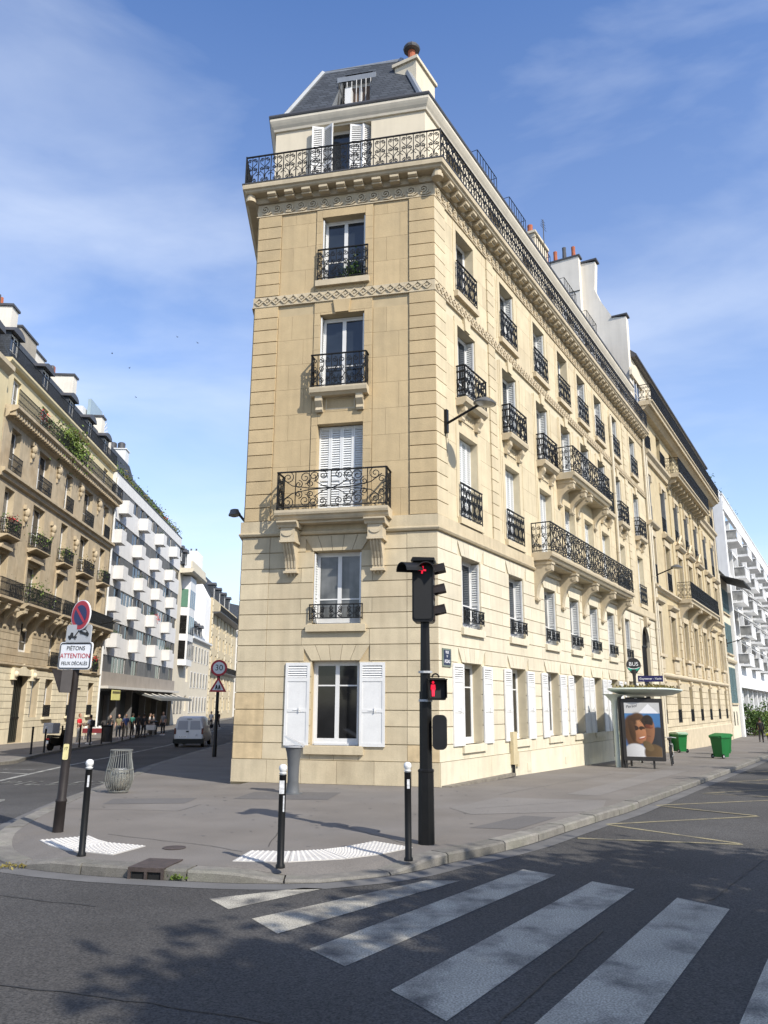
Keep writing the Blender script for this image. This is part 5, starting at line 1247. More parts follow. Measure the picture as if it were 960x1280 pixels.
# white block with staggered box balconies
x_, y_ = LP(18.15)
BC = building('box_balcony_block', 'white apartment block with staggered white box balconies and long grey window bands', x_, y_, AS, ZP)
def boxblock():
    L_ = 30.2; Wc = mat('white_facing', (.66, .65, .625), .8, .06, 1.0, streak=.12); Gs = mat('grey_sliding_panel', (.10, .098, .094), .6, .10, 2, rnd=.18)
    part('pipe', MB().tube([(-.05, -.12, 0), (-.05, -.12, 22.5)], .08, 8).mesh('pipe', WHITE, True), BC)
    zs = [6.65 + 3.05 * k for k in range(6)]           # floor levels of spandrels
    part('wall', MB().box(0, L_, .35, 12, 3.9, 22.8).mesh('wall', GLASS_D), BC)
    part('fascia', MB().box(0, L_, -.28, .34, 3.95, 5.15).mesh('fascia', mat('brown_concrete', (.30, .265, .225), .85, .08, 1, streak=.15)), BC)
    part('canopy_edge', MB().box(-.1, L_ + .1, -.9, .34, 3.72, 3.94).mesh('canopy_edge', mat('pale_concrete', (.50, .48, .44), .85, .08, 1)), BC)
    tops = []
    levels = [(5.16, 6.65)] + [(z + 1.78, z + 3.05) for z in zs[:5]]
    for i, z in enumerate(zs[:5]): part('spandrel', MB().box(0, L_, -.02, .34, z, z + 1.78).mesh('spandrel', Wc), BC)
    part('spandrel', MB().box(0, L_, -.02, .34, zs[5], 23.0).mesh('spandrel', Wc), BC)
    R = random.Random(2)
    for i, (a, b) in enumerate(levels):
        n = 26; u = L_ / n
        for k in range(n):
            x = k * u
            if R.random() < .55: part('window_panel', MB().box(x + .04, x + u - .04, .02, .12, a, b - .02).mesh('window_panel', Gs), BC)
            else:
                w_ = part('window', MB().box(x, x + .06, .1, .17, a, b - .02).box(x + u - .06, x + u, .1, .17, a, b - .02).box(x + .06, x + u - .06, .1, .17, b - .09, b - .02).mesh('window', WHITE if R.random() < .35 else mat('grey_frame', (.22, .22, .215), .5)), BC)
                part('pane', MB().box(x + .06, x + u - .06, .13, .15, a, b - .09).mesh('pane', GLASS_D), w_)
    for i, z in enumerate(zs[1:]):
        off = 2.25 if i % 2 == 0 else .7
        off = [2.0, .65, 2.2, .75, 2.3][i]
        for k in range(4):
            x = off + k * 7.35; q = MB(); d = .92; zb = z + 1.80 - 3.05 - 1.16
            q.box(x - .8, x + .8, -d, -.03, zb, zb + .14); q.box(x - .8, x + .8, -d, -d + .08, zb + .141, zb + 1.22); q.box(x - .8, x - .72, -d + .081, -.03, zb + .141, zb + 1.22); q.box(x + .72, x + .8, -d + .081, -.03, zb + .141, zb + 1.22)
            b = part('balcony', (q, Wc), BC)
            if (i, k) == (1, 2): part('geranium', leaves(90, lambda R: (R.gauss(0, .4), R.gauss(0, .15), R.gauss(0, .25)), .14, 3).mesh('geranium', RED_FL, fix=False), b, T(x + .5, -d, zb + 1.0), kind='stuff')
            if (i + k) % 3 == 0: part('balcony_plant', leaves(90, lambda R: (R.gauss(0, .4), R.gauss(0, .15), abs(R.gauss(0, .25))), .14, i + k).mesh('balcony_plant', LEAF, fix=False), b, T(x, -d + .4, zb + 1.1), kind='stuff')
    # dark recessed ground floor with posts, awning and stall front
    part('shop_back', MB().box(0, L_, 3.5, 3.7, -1, 3.7).mesh('shop_back', mat('dark_shopfront', (.03, .03, .032), .6, .3, .8)), BC)
    for k in range(6): part('pillar', MB().box(1.0 + k * 5.6, 1.4 + k * 5.6, .2, .8, -1, 3.71).mesh('pillar', mat('shade_toned_pillar', (.13, .125, .12), .8, .1, 2)), BC)  # pillar grey kept dark: the shade under the canopy is put into the colour
    for x0, x1 in ((1.6, 4.6), (5.6, 8.0), (9.0, 11.2)): part('shutter_panel', MB().box(x0, x1, 1.0, 1.1, -1, 3.2).mesh('shutter_panel', mat('grey_roller', (.085, .08, .082), .7, .1, 1)), BC)
    q = MB(); q.prism([(0, 3.55), (-2.6, 3.0), (-2.6, 2.75), (-2.5, 2.75), (0, 3.45)], 13.0, 29.8, 'x'); part('awning', (q, mat('grey_awning', (.12, .125, .12), .8, .1, 2)), BC)
    for k in range(6): part('awning_support', MB().tube([(13.5 + k * 3.2, -.1, 3.7), (13.5 + k * 3.2, -2.4, 2.9)], .04).mesh('awning_support', RENDER_G), BC)
    s = part('banner', MB().box(.9, 3.5, -.98, -.92, 2.75, 3.60).mesh('banner', mat('banner_yellow', (.62, .58, .20), .7, .1, 2)), BC)
    part('banner_stripe', MB().box(1.0, 3.4, -.99, -.981, 3.30, 3.50).mesh('banner_stripe', mat('banner_dark', (.12, .10, .03), .7)), s)
    # roof terrace: planting, sloping slate roofs, white chimneys
    part('coping', MB().box(0, L_, -.08, .4, 23.02, 23.10).mesh('coping', ZINC_D), BC)
    for x0, x1, z0, z1 in ((-.5, 13.5, 23.6, 27.6), (14.5, 30, 23.3, 26.6)):
        q = MB(); q.prism([(1.3, z0), (2.7, z1), (9, z1 + .2), (9, z0)], x0, x1, 'x'); part('roof', (q, SLATE), BC)
    part('terrace_wall', MB().box(0, L_, 2.0, 8, 22.8, 24.6).mesh('terrace_wall', ZINC_D), BC)
    for k in range(16): part('terrace_plant', leaves(230, lambda R: (R.gauss(0, .8), .7 + R.gauss(0, .3), .25 + abs(R.gauss(0, .5))), .22, 80 + k).mesh('terrace_plant', (LEAF2, LEAF, LEAF3, LEAF2)[k % 4], fix=False), BC, T(.6 + k * 1.9, 0, 23.0), kind='stuff')
    part('geranium', leaves(120, lambda R: (R.gauss(0, .6), .5, .5 + R.gauss(0, .2)), .18, 8).mesh('geranium', RED_FL, fix=False), BC, T(22.5, 0, 23.1), kind='stuff')
    for x, y, z1, w_, d in ((16.8, 4.2, 30.6, 2.4, 1.4), (10.6, 5.4, 30.2, 1.1, 1.0)):
        c = part('chimney', MB().box(x, x + d, y, y + w_, 23, z1).mesh('chimney', WHITE), BC); part('coping', MB().box(x - .1, x + d + .1, y - .1, y + w_ + .1, z1 + .001, z1 + .12).mesh('coping', WHITE_D), c)
        for k in range(2 if w_ > 2 else 1): part('chimney_cowl', MB().lathe([(.32, .12), (.42, .3), (.42, .9), (.3, 1.0)], 10, (x + d / 2, y + w_ * (.3 + .4 * k), z1)).mesh('chimney_cowl', ZINC_D), c)
    part('penthouse', MB().box(-3.0, 1.6, 2.6, 6.5, 23, 28.2).mesh('penthouse', WHITE), BC)
    part('penthouse_glass', MB().box(-2.2, 1.2, 2.2, 2.5, 26.9, 29.2).mesh('penthouse_glass', mat('pale_blue_glass', (.30, .38, .42), .2, .05, 1)), BC)
    q = MB()
    for k in range(9): a = -.1 + k * .2; q.tube([(1.3, 2.2, 27.0), (1.3 + 2.1 * cos(a), 2.2, 27.0 + 2.1 * sin(a))], .025, 4)
    for r in (1.1, 1.6, 2.1): q.tube([(1.3 + r * cos(-.1 + .2 * k), 2.2, 27.0 + r * sin(-.1 + .2 * k)) for k in range(9)], .022, 4)
    part('fan_screen', (q, WHITE), BC)
boxblock()
# cream block with a bay, white gabled house, tan block, far roofs
x_, y_ = LP(48.5)
BD = building('bay_window_building', 'narrow cream building with a projecting bay and white window frames', x_, y_, AS, ZP)
def bayb():
    L_ = 10.5; CR_ = mat('pale_cream_render', (.62, .56, .44), .9, .05, 1, streak=.1)
    ops = [(c - .6, c + .6, z, z + 2.0) for c in (8.9,) for z in (1.5, 5.3, 8.6, 11.8, 15.0)]
    wall_block(BD, L_, -1, 19.2, ops, CR_)
    for a, b, z0, z1 in ops: window(BD, T((a + b) / 2, 0, z0), 1.2, 2.0, .2)
    part('wall', MB().box(0, L_, .43, 10, 0, 19.1).mesh('wall', CR_), BD)
    b = part('bay', MB().prism([(2.0, .3), (2.6, -1.0), (6.4, -1.0), (7.0, .3)], 7.2, 18.6, 'z').mesh('bay', WHITE), BD)
    for k, z in enumerate((8.0, 11.2, 14.6)):
        for x in (3.2, 4.5, 5.8): part('pane', MB().box(x - .5, x + .5, -1.03, -.9, z, z + 2.3).mesh('pane', GLASS), b)
        q = MB(); q.box(-.45, .45, -.04, .04, z, z + 2.3); part('pane', (q, mat('green_blind', (.06, .16, .10), .6) if k == 2 else GLASS_D), b, T(2.28, -.37, 0) @ RZ(-65))
    q = MB(); q.prism([(0, 18.7), (-1.5, 18.8), (-1.7, 19.0), (-1.7, 19.3), (0, 19.35)], .2, L_, 'x'); part('cornice', (q, CR_), BD)
    part('parapet', MB().box(.2, L_, -1.5, -1.3, 19.36, 20.3).mesh('parapet', CR_), BD)
    part('attic_wall', MB().box(.2, L_, 1, 8, 19.2, 20.6).mesh('attic_wall', CR_), BD); q = MB(); q.prism([(.9, 20.6), (1.8, 23.2), (3.2, 23.4), (3.2, 20.6)], 0, 7.5, 'x'); part('roof', (q, SLATE), BD)
    for x in (3, 6): dormer(BD, x, 20.7, 1.2, 1.6)
    for x in (1.5, 3.6, 5.6): part('window', MB().box(x, x + 1.0, -.03, .1, 1.2, 3.4).mesh('window', GLASS_D), BD)
bayb()
x_, y_ = LP(59.1)
BE = building('white_gable_house', 'white rendered house with a tall blank gable and a row of small chimney pots', x_, y_, AS, ZP)
def gableh():
    W1 = mat('bright_white_render', (.78, .77, .74), .9, .04, .6, streak=.06); CR_ = MATS['pale_cream_render']
    part('wall', MB().box(0, 16, 0, .4, -1, 11.6).mesh('wall', CR_), BE)
    q = MB(); q.prism([(.2, 0), (10, 0), (10, 25.6), (1.9, 25.6), (1.9, 21.5), (.2, 18.6)], 11, 15.9, 'x'); g = part('gable_wall', (q, W1), BE)
    for k in range(6): part('chimney_pot', MB().lathe([(.16, 0), (.14, .6)], 6, (12.5, 2.4 + k * .8, 25.6)).mesh('chimney_pot', ZINC_D), g)
    q = MB(); q.prism([(0, 11.61), (1.3, 14.6), (6, 15.2), (6, 11.61)], 0, 11.9, 'x'); part('roof', (q, ZINC), BE)
    q = MB(); q.prism([(0, 11.1), (-.4, 11.3), (-.4, 11.55), (0, 11.6)], 0, 15.9, 'x'); part('cornice', (q, WHITE_D), BE)
    for k in range(6):
        for z in (1.2, 4.6, 8.2): 
            w_ = part('window', MB().box(.9 + k * 2.5, 2.0 + k * 2.5, -.05, .1, z, z + 2.2).mesh('window', WHITE), BE); part('pane', MB().box(1.02 + k * 2.5, 1.88 + k * 2.5, -.07, -.04, z + .1, z + 2.1).mesh('pane', GLASS_D), w_)
    for x in (2, 5, 8): dormer(BE, x, 11.7, 1.2, 1.6, .1)
gableh()
x_, y_ = LP(75.3)
BF = building('brick_balcony_building', 'ochre brick building with slate mansard and dark balconies at the end of the left street', x_, y_, AS, ZP)
def ochre():
    OC = mat('ochre_brick', (.54, .45, .29), .9, .08, 1.5, tone=.1); L_ = 30
    ops = [(c - .6, c + .6, z, z + 2.1) for c in (2, 6, 10, 14, 18, 22, 26) for z in (1.3, 4.7, 8.0, 11.2, 14.4)]
    wall_block(BF, L_, -1, 19, ops, OC)
    for a, b, z0, z1 in ops: window(BF, T((a + b) / 2, 0, z0), 1.2, 2.1, .2)
    part('wall', MB().box(0, .4, .43, 9, 0, 19).mesh('wall', OC), BF)
    for x in (.5, 8, 16, 24):
        for z in range(18): part('quoin', MB().box(x - .3, x + .3 - .1 * (z % 2), -.12, 0, .8 + z, 1.6 + z).mesh('quoin', STONE_R), BF)
    for z, d in ((16.9, 1.2), (7.6, .7)):
        q = MB(); q.prism([(0, z - .4), (-d, z - .1), (-d, z), (0, z)], 1, L_, 'x'); b = part('balcony', (q, ZINC_D), BF)
        for k in range(14): part('railing', bar_rail(2.07, 1.0, .13, curls=False), b, T(2.03 + k * 2.07, -d + .05, z))
    q = MB(); q.prism([(.4, 19.01), (2.0, 23.0), (9, 23.5), (9, 19.01)], 0, L_, 'x'); part('roof', (q, SLATE), BF)
    for x in (3, 9, 15, 21): dormer(BF, x, 19.2, 1.5, 2.2, .3)
ochre()
x_, y_ = LP(106)
BG = building('far_grey_building', 'grey roofed building closing the far end of the left street', x_, y_, 20, ZP)
part('wall', MB().box(0, 60, 0, 10, 0, 17).mesh('wall', RENDER_G), BG); q = MB(); q.prism([(.2, 17.01), (2, 22), (10, 22.5), (10, 17.01)], 0, 60, 'x'); part('roof', (q, SLATE), BG)
for k in range(14):
    for f in range(5): part('window', MB().box(1.5 + k * 4, 2.8 + k * 4, -.05, .1, 1 + f * 3.2, 3.1 + f * 3.2).mesh('window', GLASS_D), BG)
# ================================================================== things in the street
BLK = mat('black_paint', (.006, .0058, .0058), .45, .25, 6, spec=.28)
BRN = mat('brown_black_paint', (.020, .0155, .0145), .55, .3, 5, streak=.2, spec=.3)
SW = mat('sign_white', (.78, .78, .78), .4, .03, 4); SG = mat('sign_grey', (.40, .41, .42), .45, .05, 3); SR = mat('sign_red', (.46, .015, .03), .4, .05, 4); SB = mat('sign_blue', (.008, .014, .09), .4, .05, 4)
BLKT = mat('black_lettering', (.02, .02, .02), .6)
def disc(r, t=.012, n=32): return MB().lathe([(r, -t / 2), (r, t / 2)], n, M=RX(90))
def rrect(w, h, r, n=5):
    P = []
    for cx, cz, a in ((w / 2 - r, h / 2 - r, 0), (-w / 2 + r, h / 2 - r, 90), (-w / 2 + r, -h / 2 + r, 180), (w / 2 - r, -h / 2 + r, 270)):
        P += [(cx + r * cos(rad(a + 90 * k / n)), cz + r * sin(rad(a + 90 * k / n))) for k in range(n + 1)]
    return P
# ---- bollards
bol = MB(); bol.lathe([(.055, 0), (.055, .03), (.042, .05), (.042, 1.02), (.046, 1.03)], 12); bol_m = bol.mesh('post', BLK, True)
def headm(m, nm): return MB().lathe([(.03, 1.03), (.045, 1.045), (.047, 1.055), (.030, 1.06), (.042, 1.078), (.050, 1.102), (.045, 1.132), (.028, 1.148), (.002, 1.154)], 14).mesh(nm, m, True)
hw = headm(WHITE, 'white_head'); hb = headm(BLK, 'head')
def bollard(x, y, label, white=True, z=0.0, group='bollards on the corner pavement', sticker=None):
    o = thing('bollard', label, 'bollard', T(x, y, z) @ Matrix.Diagonal((1.06, 1.06, 1.055, 1)) @ RY(random.uniform(-.8, .8)), group); part('post', bol_m, o); part('white_head' if white else 'head', hw if white else hb, o)
    if sticker:
        for (a, b, c, d) in sticker: part('sticker', MB().box(a, b, -.046, -.0425, c, d).mesh('sticker', mat('torn_sticker', (.55, .55, .55), .7, .3, 30)), o)
    return o
bollard(-3.95, 11.13, 'black bollard with white ball head at the left tactile strip', sticker=[(.005, .030, .82, .96)])
bollard(-1.25, 10.43, 'black bollard with white ball head and stickers left of the wide tactile strip', sticker=[(-.032, .026, .82, .97), (.015, .032, .62, .80)])
bollard(.34, 10.93, 'black bollard with white ball head beside the traffic light pole', sticker=[(-.01, .022, .84, .95)])
# ---- leaning sign post on the left
def sign_post():
    o = thing('sign_post', 'brown sign post with no-parking disc, tow-away plate and white warning plate', 'sign post', T(-5.05, 13.1, 0) @ RY(1.0))
    q = MB(); q.lathe([(.085, 0), (.082, .44), (.090, .45), (.090, .47), (.072, .50), (.070, 1.2), (.055, 2.52)], 10); part('post', q.mesh('post', BRN, True), o)
    q = MB(); q.prism(rrect(.085, .24, .02), -.006, .006, 'y'); st = part('yellow_plate', (q, mat('worn_yellow_plate', (.62, .55, .27), .5, .12, 12)), o, T(.01, -.070, 1.20))
    part('lettering', text_mesh('17', .06, BLKT), st, T(0, -.008, .05) @ UPRIGHT)
    F0 = RZ(-110 + 90)      # sign face turned to the left of the viewer
    top = part('post_top', MB().tube([(0, .05, 2.3), (0, .05, 3.5)], .022, 8).mesh('post_top', SG), o, F0)
    q = MB(); q.prism(rrect(.66, .44, .05), 0, .02, 'y'); s = part('warning_plate', (q, SW), o, F0 @ T(0, -.06, 2.70))
    ring_ = rrect(.62, .40, .04); q = MB(); q.tube([(a, -.004, b) for a, b in ring_], .009, 4, closed=True); part('border', (q, BLKT), s)
    part('lettering', text_mesh('PIÉTONS', .095, BLKT, .001), s, T(0, -.003, .118) @ UPRIGHT); part('lettering', text_mesh('ATTENTION', .108, SR, .001), s, T(0, -.003, -.005) @ UPRIGHT); part('lettering', text_mesh('FEUX DÉCALÉS', .078, BLKT, .001), s, T(0, -.003, -.125) @ UPRIGHT)
    q = MB(); q.prism(rrect(.50, .32, .05), 0, .02, 'y'); s = part('tow_plate', (q, SG), o, F0 @ T(.02, -.06, 3.045))
    q = MB()
    q.prism([(-.20, -.06), (-.03, -.06), (-.03, -.03), (-.10, -.03), (-.11, .03), (-.15, .03), (-.17, -.02), (-.20, -.02)], -.006, 0, 'y'); 
    for x in (-.165, -.065): q.lathe([(.026, -.008), (.026, 0)], 10, M=T(x, 0, -.07) @ RX(90) @ T(0, 0, .0))
    q.tube([(-.07, -.004, -.03), (.0, -.004, .06)], .010, 4)
    car = [(.0, .055), (.03, .02), (.2, -.035), (.21, .01), (.185, .04), (.15, .075), (.075, .095), (.04, .06)]
    q.prism(car, -.006, 0, 'y')
    for x, z in ((.05, .01), (.17, -.04)): q.lathe([(.026, -.008), (.026, 0)], 10, M=T(x, 0, z) @ RX(90))
    part('tow_pictogram', (q, BLKT), s); part('tow_window', MB().prism([(.055, .055), (.14, .03), (.165, .045), (.142, .062), (.078, .08)], -.0075, -.0065, 'y').mesh('tow_window', SG), s)
    s = part('no_parking_disc', disc(.25, .02).mesh('no_parking_disc', SW, True), o, F0 @ T(.03, -.06, 3.36) @ RZ(-14))
    part('red_ring', disc(.235, .004).mesh('red_ring', SR), s, T(0, -.012, 0)); part('blue_field', disc(.165, .004).mesh('blue_field', SB), s, T(0, -.0165, 0))
    part('red_bar', MB().box(-.022, .022, -.021, -.0185, -.17, .17).mesh('red_bar', SR), s, RY(-45 + 90 - 90))
    q = MB(); q.prism(rrect(.16, .36, .02), -.10, .10, 'y', M=T(-.12, -.06, 2.29)); h = part('signal_box', (q, mat('grey_brown_box', (.06, .052, .048), .5, .2, 5)), o, RZ(18))
    q = MB(); q.prism([(-.201, 2.46), (-.36, 2.48), (-.215, 2.12), (-.201, 2.11)], -.16, .04, 'y'); part('signal_visor', (q, BRN), h)
    q = MB()
    for z in (2.16, 2.40): q.box(-.07, .10, -.02, .02, z, z + .03)
    part('bracket', (q, BRN), o)
sign_post()
# ---- wire litter basket with a clear bag
def basket():
    o = thing('wire_basket', 'bulging grey wire litter basket with a clear bag on the pavement edge', 'litter basket', T(-5.95, 18.75, -.01))
    g = mat('galvanised_wire', (.25, .25, .225), .4, .1, 5, metal=.5); prof = [(.21, .04), (.27, .14), (.305, .28), (.30, .42), (.27, .58), (.235, .74), (.225, .86), (.24, .92)]
    R = random.Random(4)
    for k in range(30):
        a = 2 * pi * k / 30; j = R.uniform(-.012, .012); part('wire', MB().tube([((r + j) * cos(a), (r + j) * sin(a), z) for r, z in prof], .0075, 4).mesh('wire', g), o)
    for r, z in ((.24, .92), (.285, .5), (.22, .04)): part('hoop', MB().tube([(r * cos(2 * pi * k / 20), r * sin(2 * pi * k / 20), z) for k in range(20)], .013, 5, closed=True).mesh('hoop', g), o)
    bagm = mat('clear_bag', (.62, .62, .56), .25, .25, 7, trans=.75)
    q = MB(); q.lathe([(.05, .04), (.17, .10), (.22, .2), (.23, .34), (.20, .47), (.12, .52)], 16); part('bag', q.mesh('bag', bagm, True), o)
    rr = random.Random(8); q = MB()
    for k in range(26): 
        a = rr.random() * 6.28; d = rr.random() * .16; c = (cos(a) * d, sin(a) * d, .1 + rr.random() * .3); q.box(-.05, .05, -.04, .04, -.05, .05, rr.random(), M=T(*c) @ RZ(rr.random() * 90) @ RX(rr.random() * 90))
    part('rubbish', (q, mat('mixed_rubbish', (.16, .13, .10), .8, .5, 9, tone=.8)), o, kind='stuff')
    part('cup', MB().lathe([(.035, 0), (.05, .12)], 10, (.05, -.13, .40)).mesh('cup', WHITE), o)
basket()
# ---- flared grey post with a tilted rim
def urn():
    o = thing('flared_post', 'grey flared cast post with a tilted pale rim in front of the ground floor shutter', 'street post', T(-2.01, 18.62, 0))
    m = mat('grey_cast', (.10, .105, .11), .45, .12, 4, spec=.5); n = 14
    q = MB(); q.lathe([(.22, 0), (.22, .025), (.155, .03), (.15, .06), (.125, .26), (.128, .275), (.125, .30), (.13, .55), (.145, .75), (.165, .88), (.20, .99), (.215, 1.0)], n); part('body', q.mesh('body', m, True), o)
    q = MB(); q.lathe([(.225, 0), (.23, .03), (.19, .035)], n, M=T(0, 0, 1.0)); part('rim', q.mesh('rim', SG, True), o)
    q = MB(); q.prism([(-.225, .22), (-.20, .235), (.2, .035), (.2, .015), (.05, .03)], -.16, .16, 'y'); part('sloping_lid', (q, mat('pale_steel', (.55, .56, .57), .35, .05, 3, metal=.4)), o, T(0, 0, 1.02))
urn()
# ---- traffic light
def traffic_light():
    o = thing('traffic_light', 'black traffic light post with red cross signal, red pedestrian figure and a control box', 'traffic light', T(.64, 12.19, 0) @ Matrix.Diagonal((1.05, 1.05, 1.075, 1)))
    q = MB(); q.lathe([(.118, 0), (.112, .92), (.118, .93), (.118, .95), (.092, .97), (.090, 2.0)], 8); part('base', (q, BLK), o, RZ(12))
    q = MB(); q.lathe([(.078, 1.99), (.066, 3.0)], 8); part('post', (q, BLK), o, RZ(12))
    for z in (1.86, 2.25): part('clamp', MB().lathe([(.10, z), (.10, z + .03)], 10).mesh('clamp', SG), o)
    H = RZ(-8); 
    q = MB(); q.prism(rrect(.31, .88, .05), -.13, .20, 'y'); h = part('signal_housing', (q, BLK), o, H @ T(-.02, 0, 3.40))
    part('front_plate', MB().prism(rrect(.26, .80, .04), -.142, -.131, 'y').mesh('front_plate', mat('matt_black', (.008, .008, .008), .7)), h)
    part('top_cap', MB().prism([(-.17, .43), (.18, .43), (.18, .47), (-.14, .485)], -.2, .22, 'y').mesh('top_cap', BLK), h)
    # small red cross repeater under a long hood
    CR_ = mat('lit_red', (.5, .01, .04), .5, emit=(1.0, .015, .05, .8))
    c = part('red_cross', MB().box(-.055, .055, -.150, -.143, -.013, .013).box(-.013, .013, -.1505, -.1495, -.055, .055).mesh('red_cross', CR_), h, T(.0, 0, .30) @ RY(8))
    n = 10; q = MB()
    arc = [(.13 * cos(pi * k / n), .13 * sin(pi * k / n)) for k in range(n + 1)]; arci = [(.118 * cos(pi * k / n), .118 * sin(pi * k / n)) for k in range(n + 1)]
    def hood(L_, M): q = MB(); q.prism(arc + list(reversed(arci)), -L_, 0, 'y', M=M); return q
    part('hood', hood(.30, T(-.07, -.135, .28) @ RZ(-46) @ RX(4)).mesh('hood', BLK), h); part('hood', hood(.16, T(.06, -.13, .27)).mesh('hood', BRN), h)
    for k in range(3):
        q = hood(.18, T(.156, .05, .27 - .30 * k) @ RZ(90) @ RX(-12)); v = part('visor', q.mesh('visor', BRN), h)
        part('lens', MB().lathe([(.11, 0), (.09, .015)], 14, M=T(.154, .05, .27 - .30 * k) @ RY(90)).mesh('lens', mat('dark_lens', (.05, .02, .015), .2)), h)
    # pedestrian signal
    P = RZ(6); q = MB(); q.prism(rrect(.27, .30, .03), -.16, .02, 'y'); b = part('pedestrian_signal', (q, BLK), o, P @ T(.135, -.02, 2.03))
    q = MB(); q.box(-.13, .13, -.30, -.161, .12, .135); q.box(-.13, -.118, -.26, -.161, -.12, .12); q.box(.118, .13, -.26, -.161, -.12, .12); part('signal_hood', (q, BLK), b)
    part('signal_window', MB().box(-.115, .115, -.166, -.161, -.12, .118).mesh('signal_window', mat('matt_black', (.008, .008, .008), .7)), b)
    q = MB(); q.ball((0, 0, .088), .019, 8); q.prism([(-.030, .06), (.030, .06), (.036, 0), (.028, -.02), (.022, .02), (.018, -.10), (.003, -.10), (0, -.03), (-.003, -.10), (-.018, -.10), (-.022, .02), (-.028, -.02), (-.036, 0)], -.004, .004, 'y')
    part('red_figure', (q, CR_), b, T(-.055, -.172, 0))
    q = MB(); q.tube([(.05 * cos(pi * k / 8) - .0, -.06, .16 + .05 * sin(pi * k / 8)) for k in range(9)], .012, 5); part('cable_loop', (q, BLK), b)
    q = MB(); q.prism(rrect(.20, .46, .07), -.12, .10, 'y'); b = part('control_box', (q, mat('black_plastic', (.009, .009, .0095), .5, .2, 5, spec=.35)), o, RZ(-6) @ T(.20, 0, 1.45))
    part('box_rim', MB().prism(rrect(.205, .465, .07), -.03, .0, 'y').mesh('box_rim', BLK), b)
traffic_light()
# ---- 30 sign and children warning further down the left street
def sign30():
    o = thing('speed_sign', 'dark post with round 30 sign above a triangular warning sign by the left street', 'road sign', T(-7.35, 35.95, -.31) @ Matrix.Diagonal((.95, .95, .95, 1)))
    part('post', MB().lathe([(.10, 0), (.10, .5), (.08, .55), (.07, 4.3)], 10).mesh('post', BLK, True), o)
    F0 = RZ(11); s = part('speed_disc', disc(.38, .03).mesh('speed_disc', SR, True), o, F0 @ T(0, -.1, 4.0)); part('white_field', disc(.28, .006).mesh('white_field', SW), s, T(0, -.018, 0)); part('lettering', text_mesh('30', .38, BLKT, .001), s, T(0, -.0225, 0) @ UPRIGHT)
    q = MB(); q.prism([(-.40, -.30), (.40, -.30), (0, .40)], -.012, .012, 'y'); s = part('warning_triangle', (q, SR), o, F0 @ T(0, -.1, 3.20)); part('white_field', MB().prism([(-.26, -.22), (.26, -.22), (0, .23)], -.017, -.0125, 'y').mesh('white_field', SW), s)
    q = MB()
    for x in (-.07, .06): q.ball((x, -.02, .0), .03, 6); q.prism([(x - .04, -.02), (x + .04, -.02), (x + .06, -.19), (x + .02, -.19), (x, -.12), (x - .02, -.19), (x - .06, -.19)], -.022, -.018, 'y')
    part('children_pictogram', (q, BLKT), s)
sign30()
# ---- wall lamps
def wall_lamp(name_label, M, reach=1.25, tilt=.30, r=.31):
    o = thing('wall_lamp', name_label, 'street lamp', M)
    part('wall_bracket', MB().box(-.06, .06, -.14, -.04, -.35, .32).mesh('wall_bracket', BLK), o)
    part('arm', MB().tube([(0, -.12, -.08), (0, -reach * .55, tilt * .45), (0, -reach + .12, tilt)], .038, 6).mesh('arm', BLK, True), o)
    H = T(0, -reach, tilt) @ RX(6)
    part('lamp_head', MB().lathe([(.05, .16), (.12, .14), (r * .8, .06), (r, .0), (r, -.03), (r * .92, -.035)], 20, M=H).mesh('lamp_head', mat('grey_lamp', (.09, .09, .088), .5, .1, 4), True), o)
    part('lamp_glass', MB().lathe([(.0015, -.085), (r * .5, -.07), (r * .9, -.034), (r * .9, -.03)], 20, M=H).mesh('lamp_glass', mat('lamp_glass', (.28, .27, .24), .2, .05, 4), True), o)
    part('cable', MB().tube([(.02, -.06, -.35), (.08, -.05, -.7), (.12, -.05, -1.0)], .012, 4).mesh('cable', BLK), o)
W = T(RC.x, RC.y, 0)
wall_lamp('grey disc street lamp on an arm beside the corner quoins of the cream building', W @ RM @ T(.5, 0, 9.6))
wall_lamp('grey disc street lamp on the tan ornate building above its lower balcony', W @ RM @ T(27.2, 0, 9.1), 1.3)
wall_lamp('grey disc street lamp on the narrow house with green shutters', frame(*(RC + FR * 55.2), AR) @ T(0, 0, 7.2), 1.6, .3, .36)
wall_lamp('black disc street lamp sticking out beyond the left edge of the corner building', W @ LM @ T(LEN_L - 1.0, 0, 7.2), .42, .12, .18)
wall_lamp('pale street lamp on a long arm at the end of the tan flowered block', BB.matrix_basis @ T(19.8, 0, 8.7), 2.2, .35, .38)
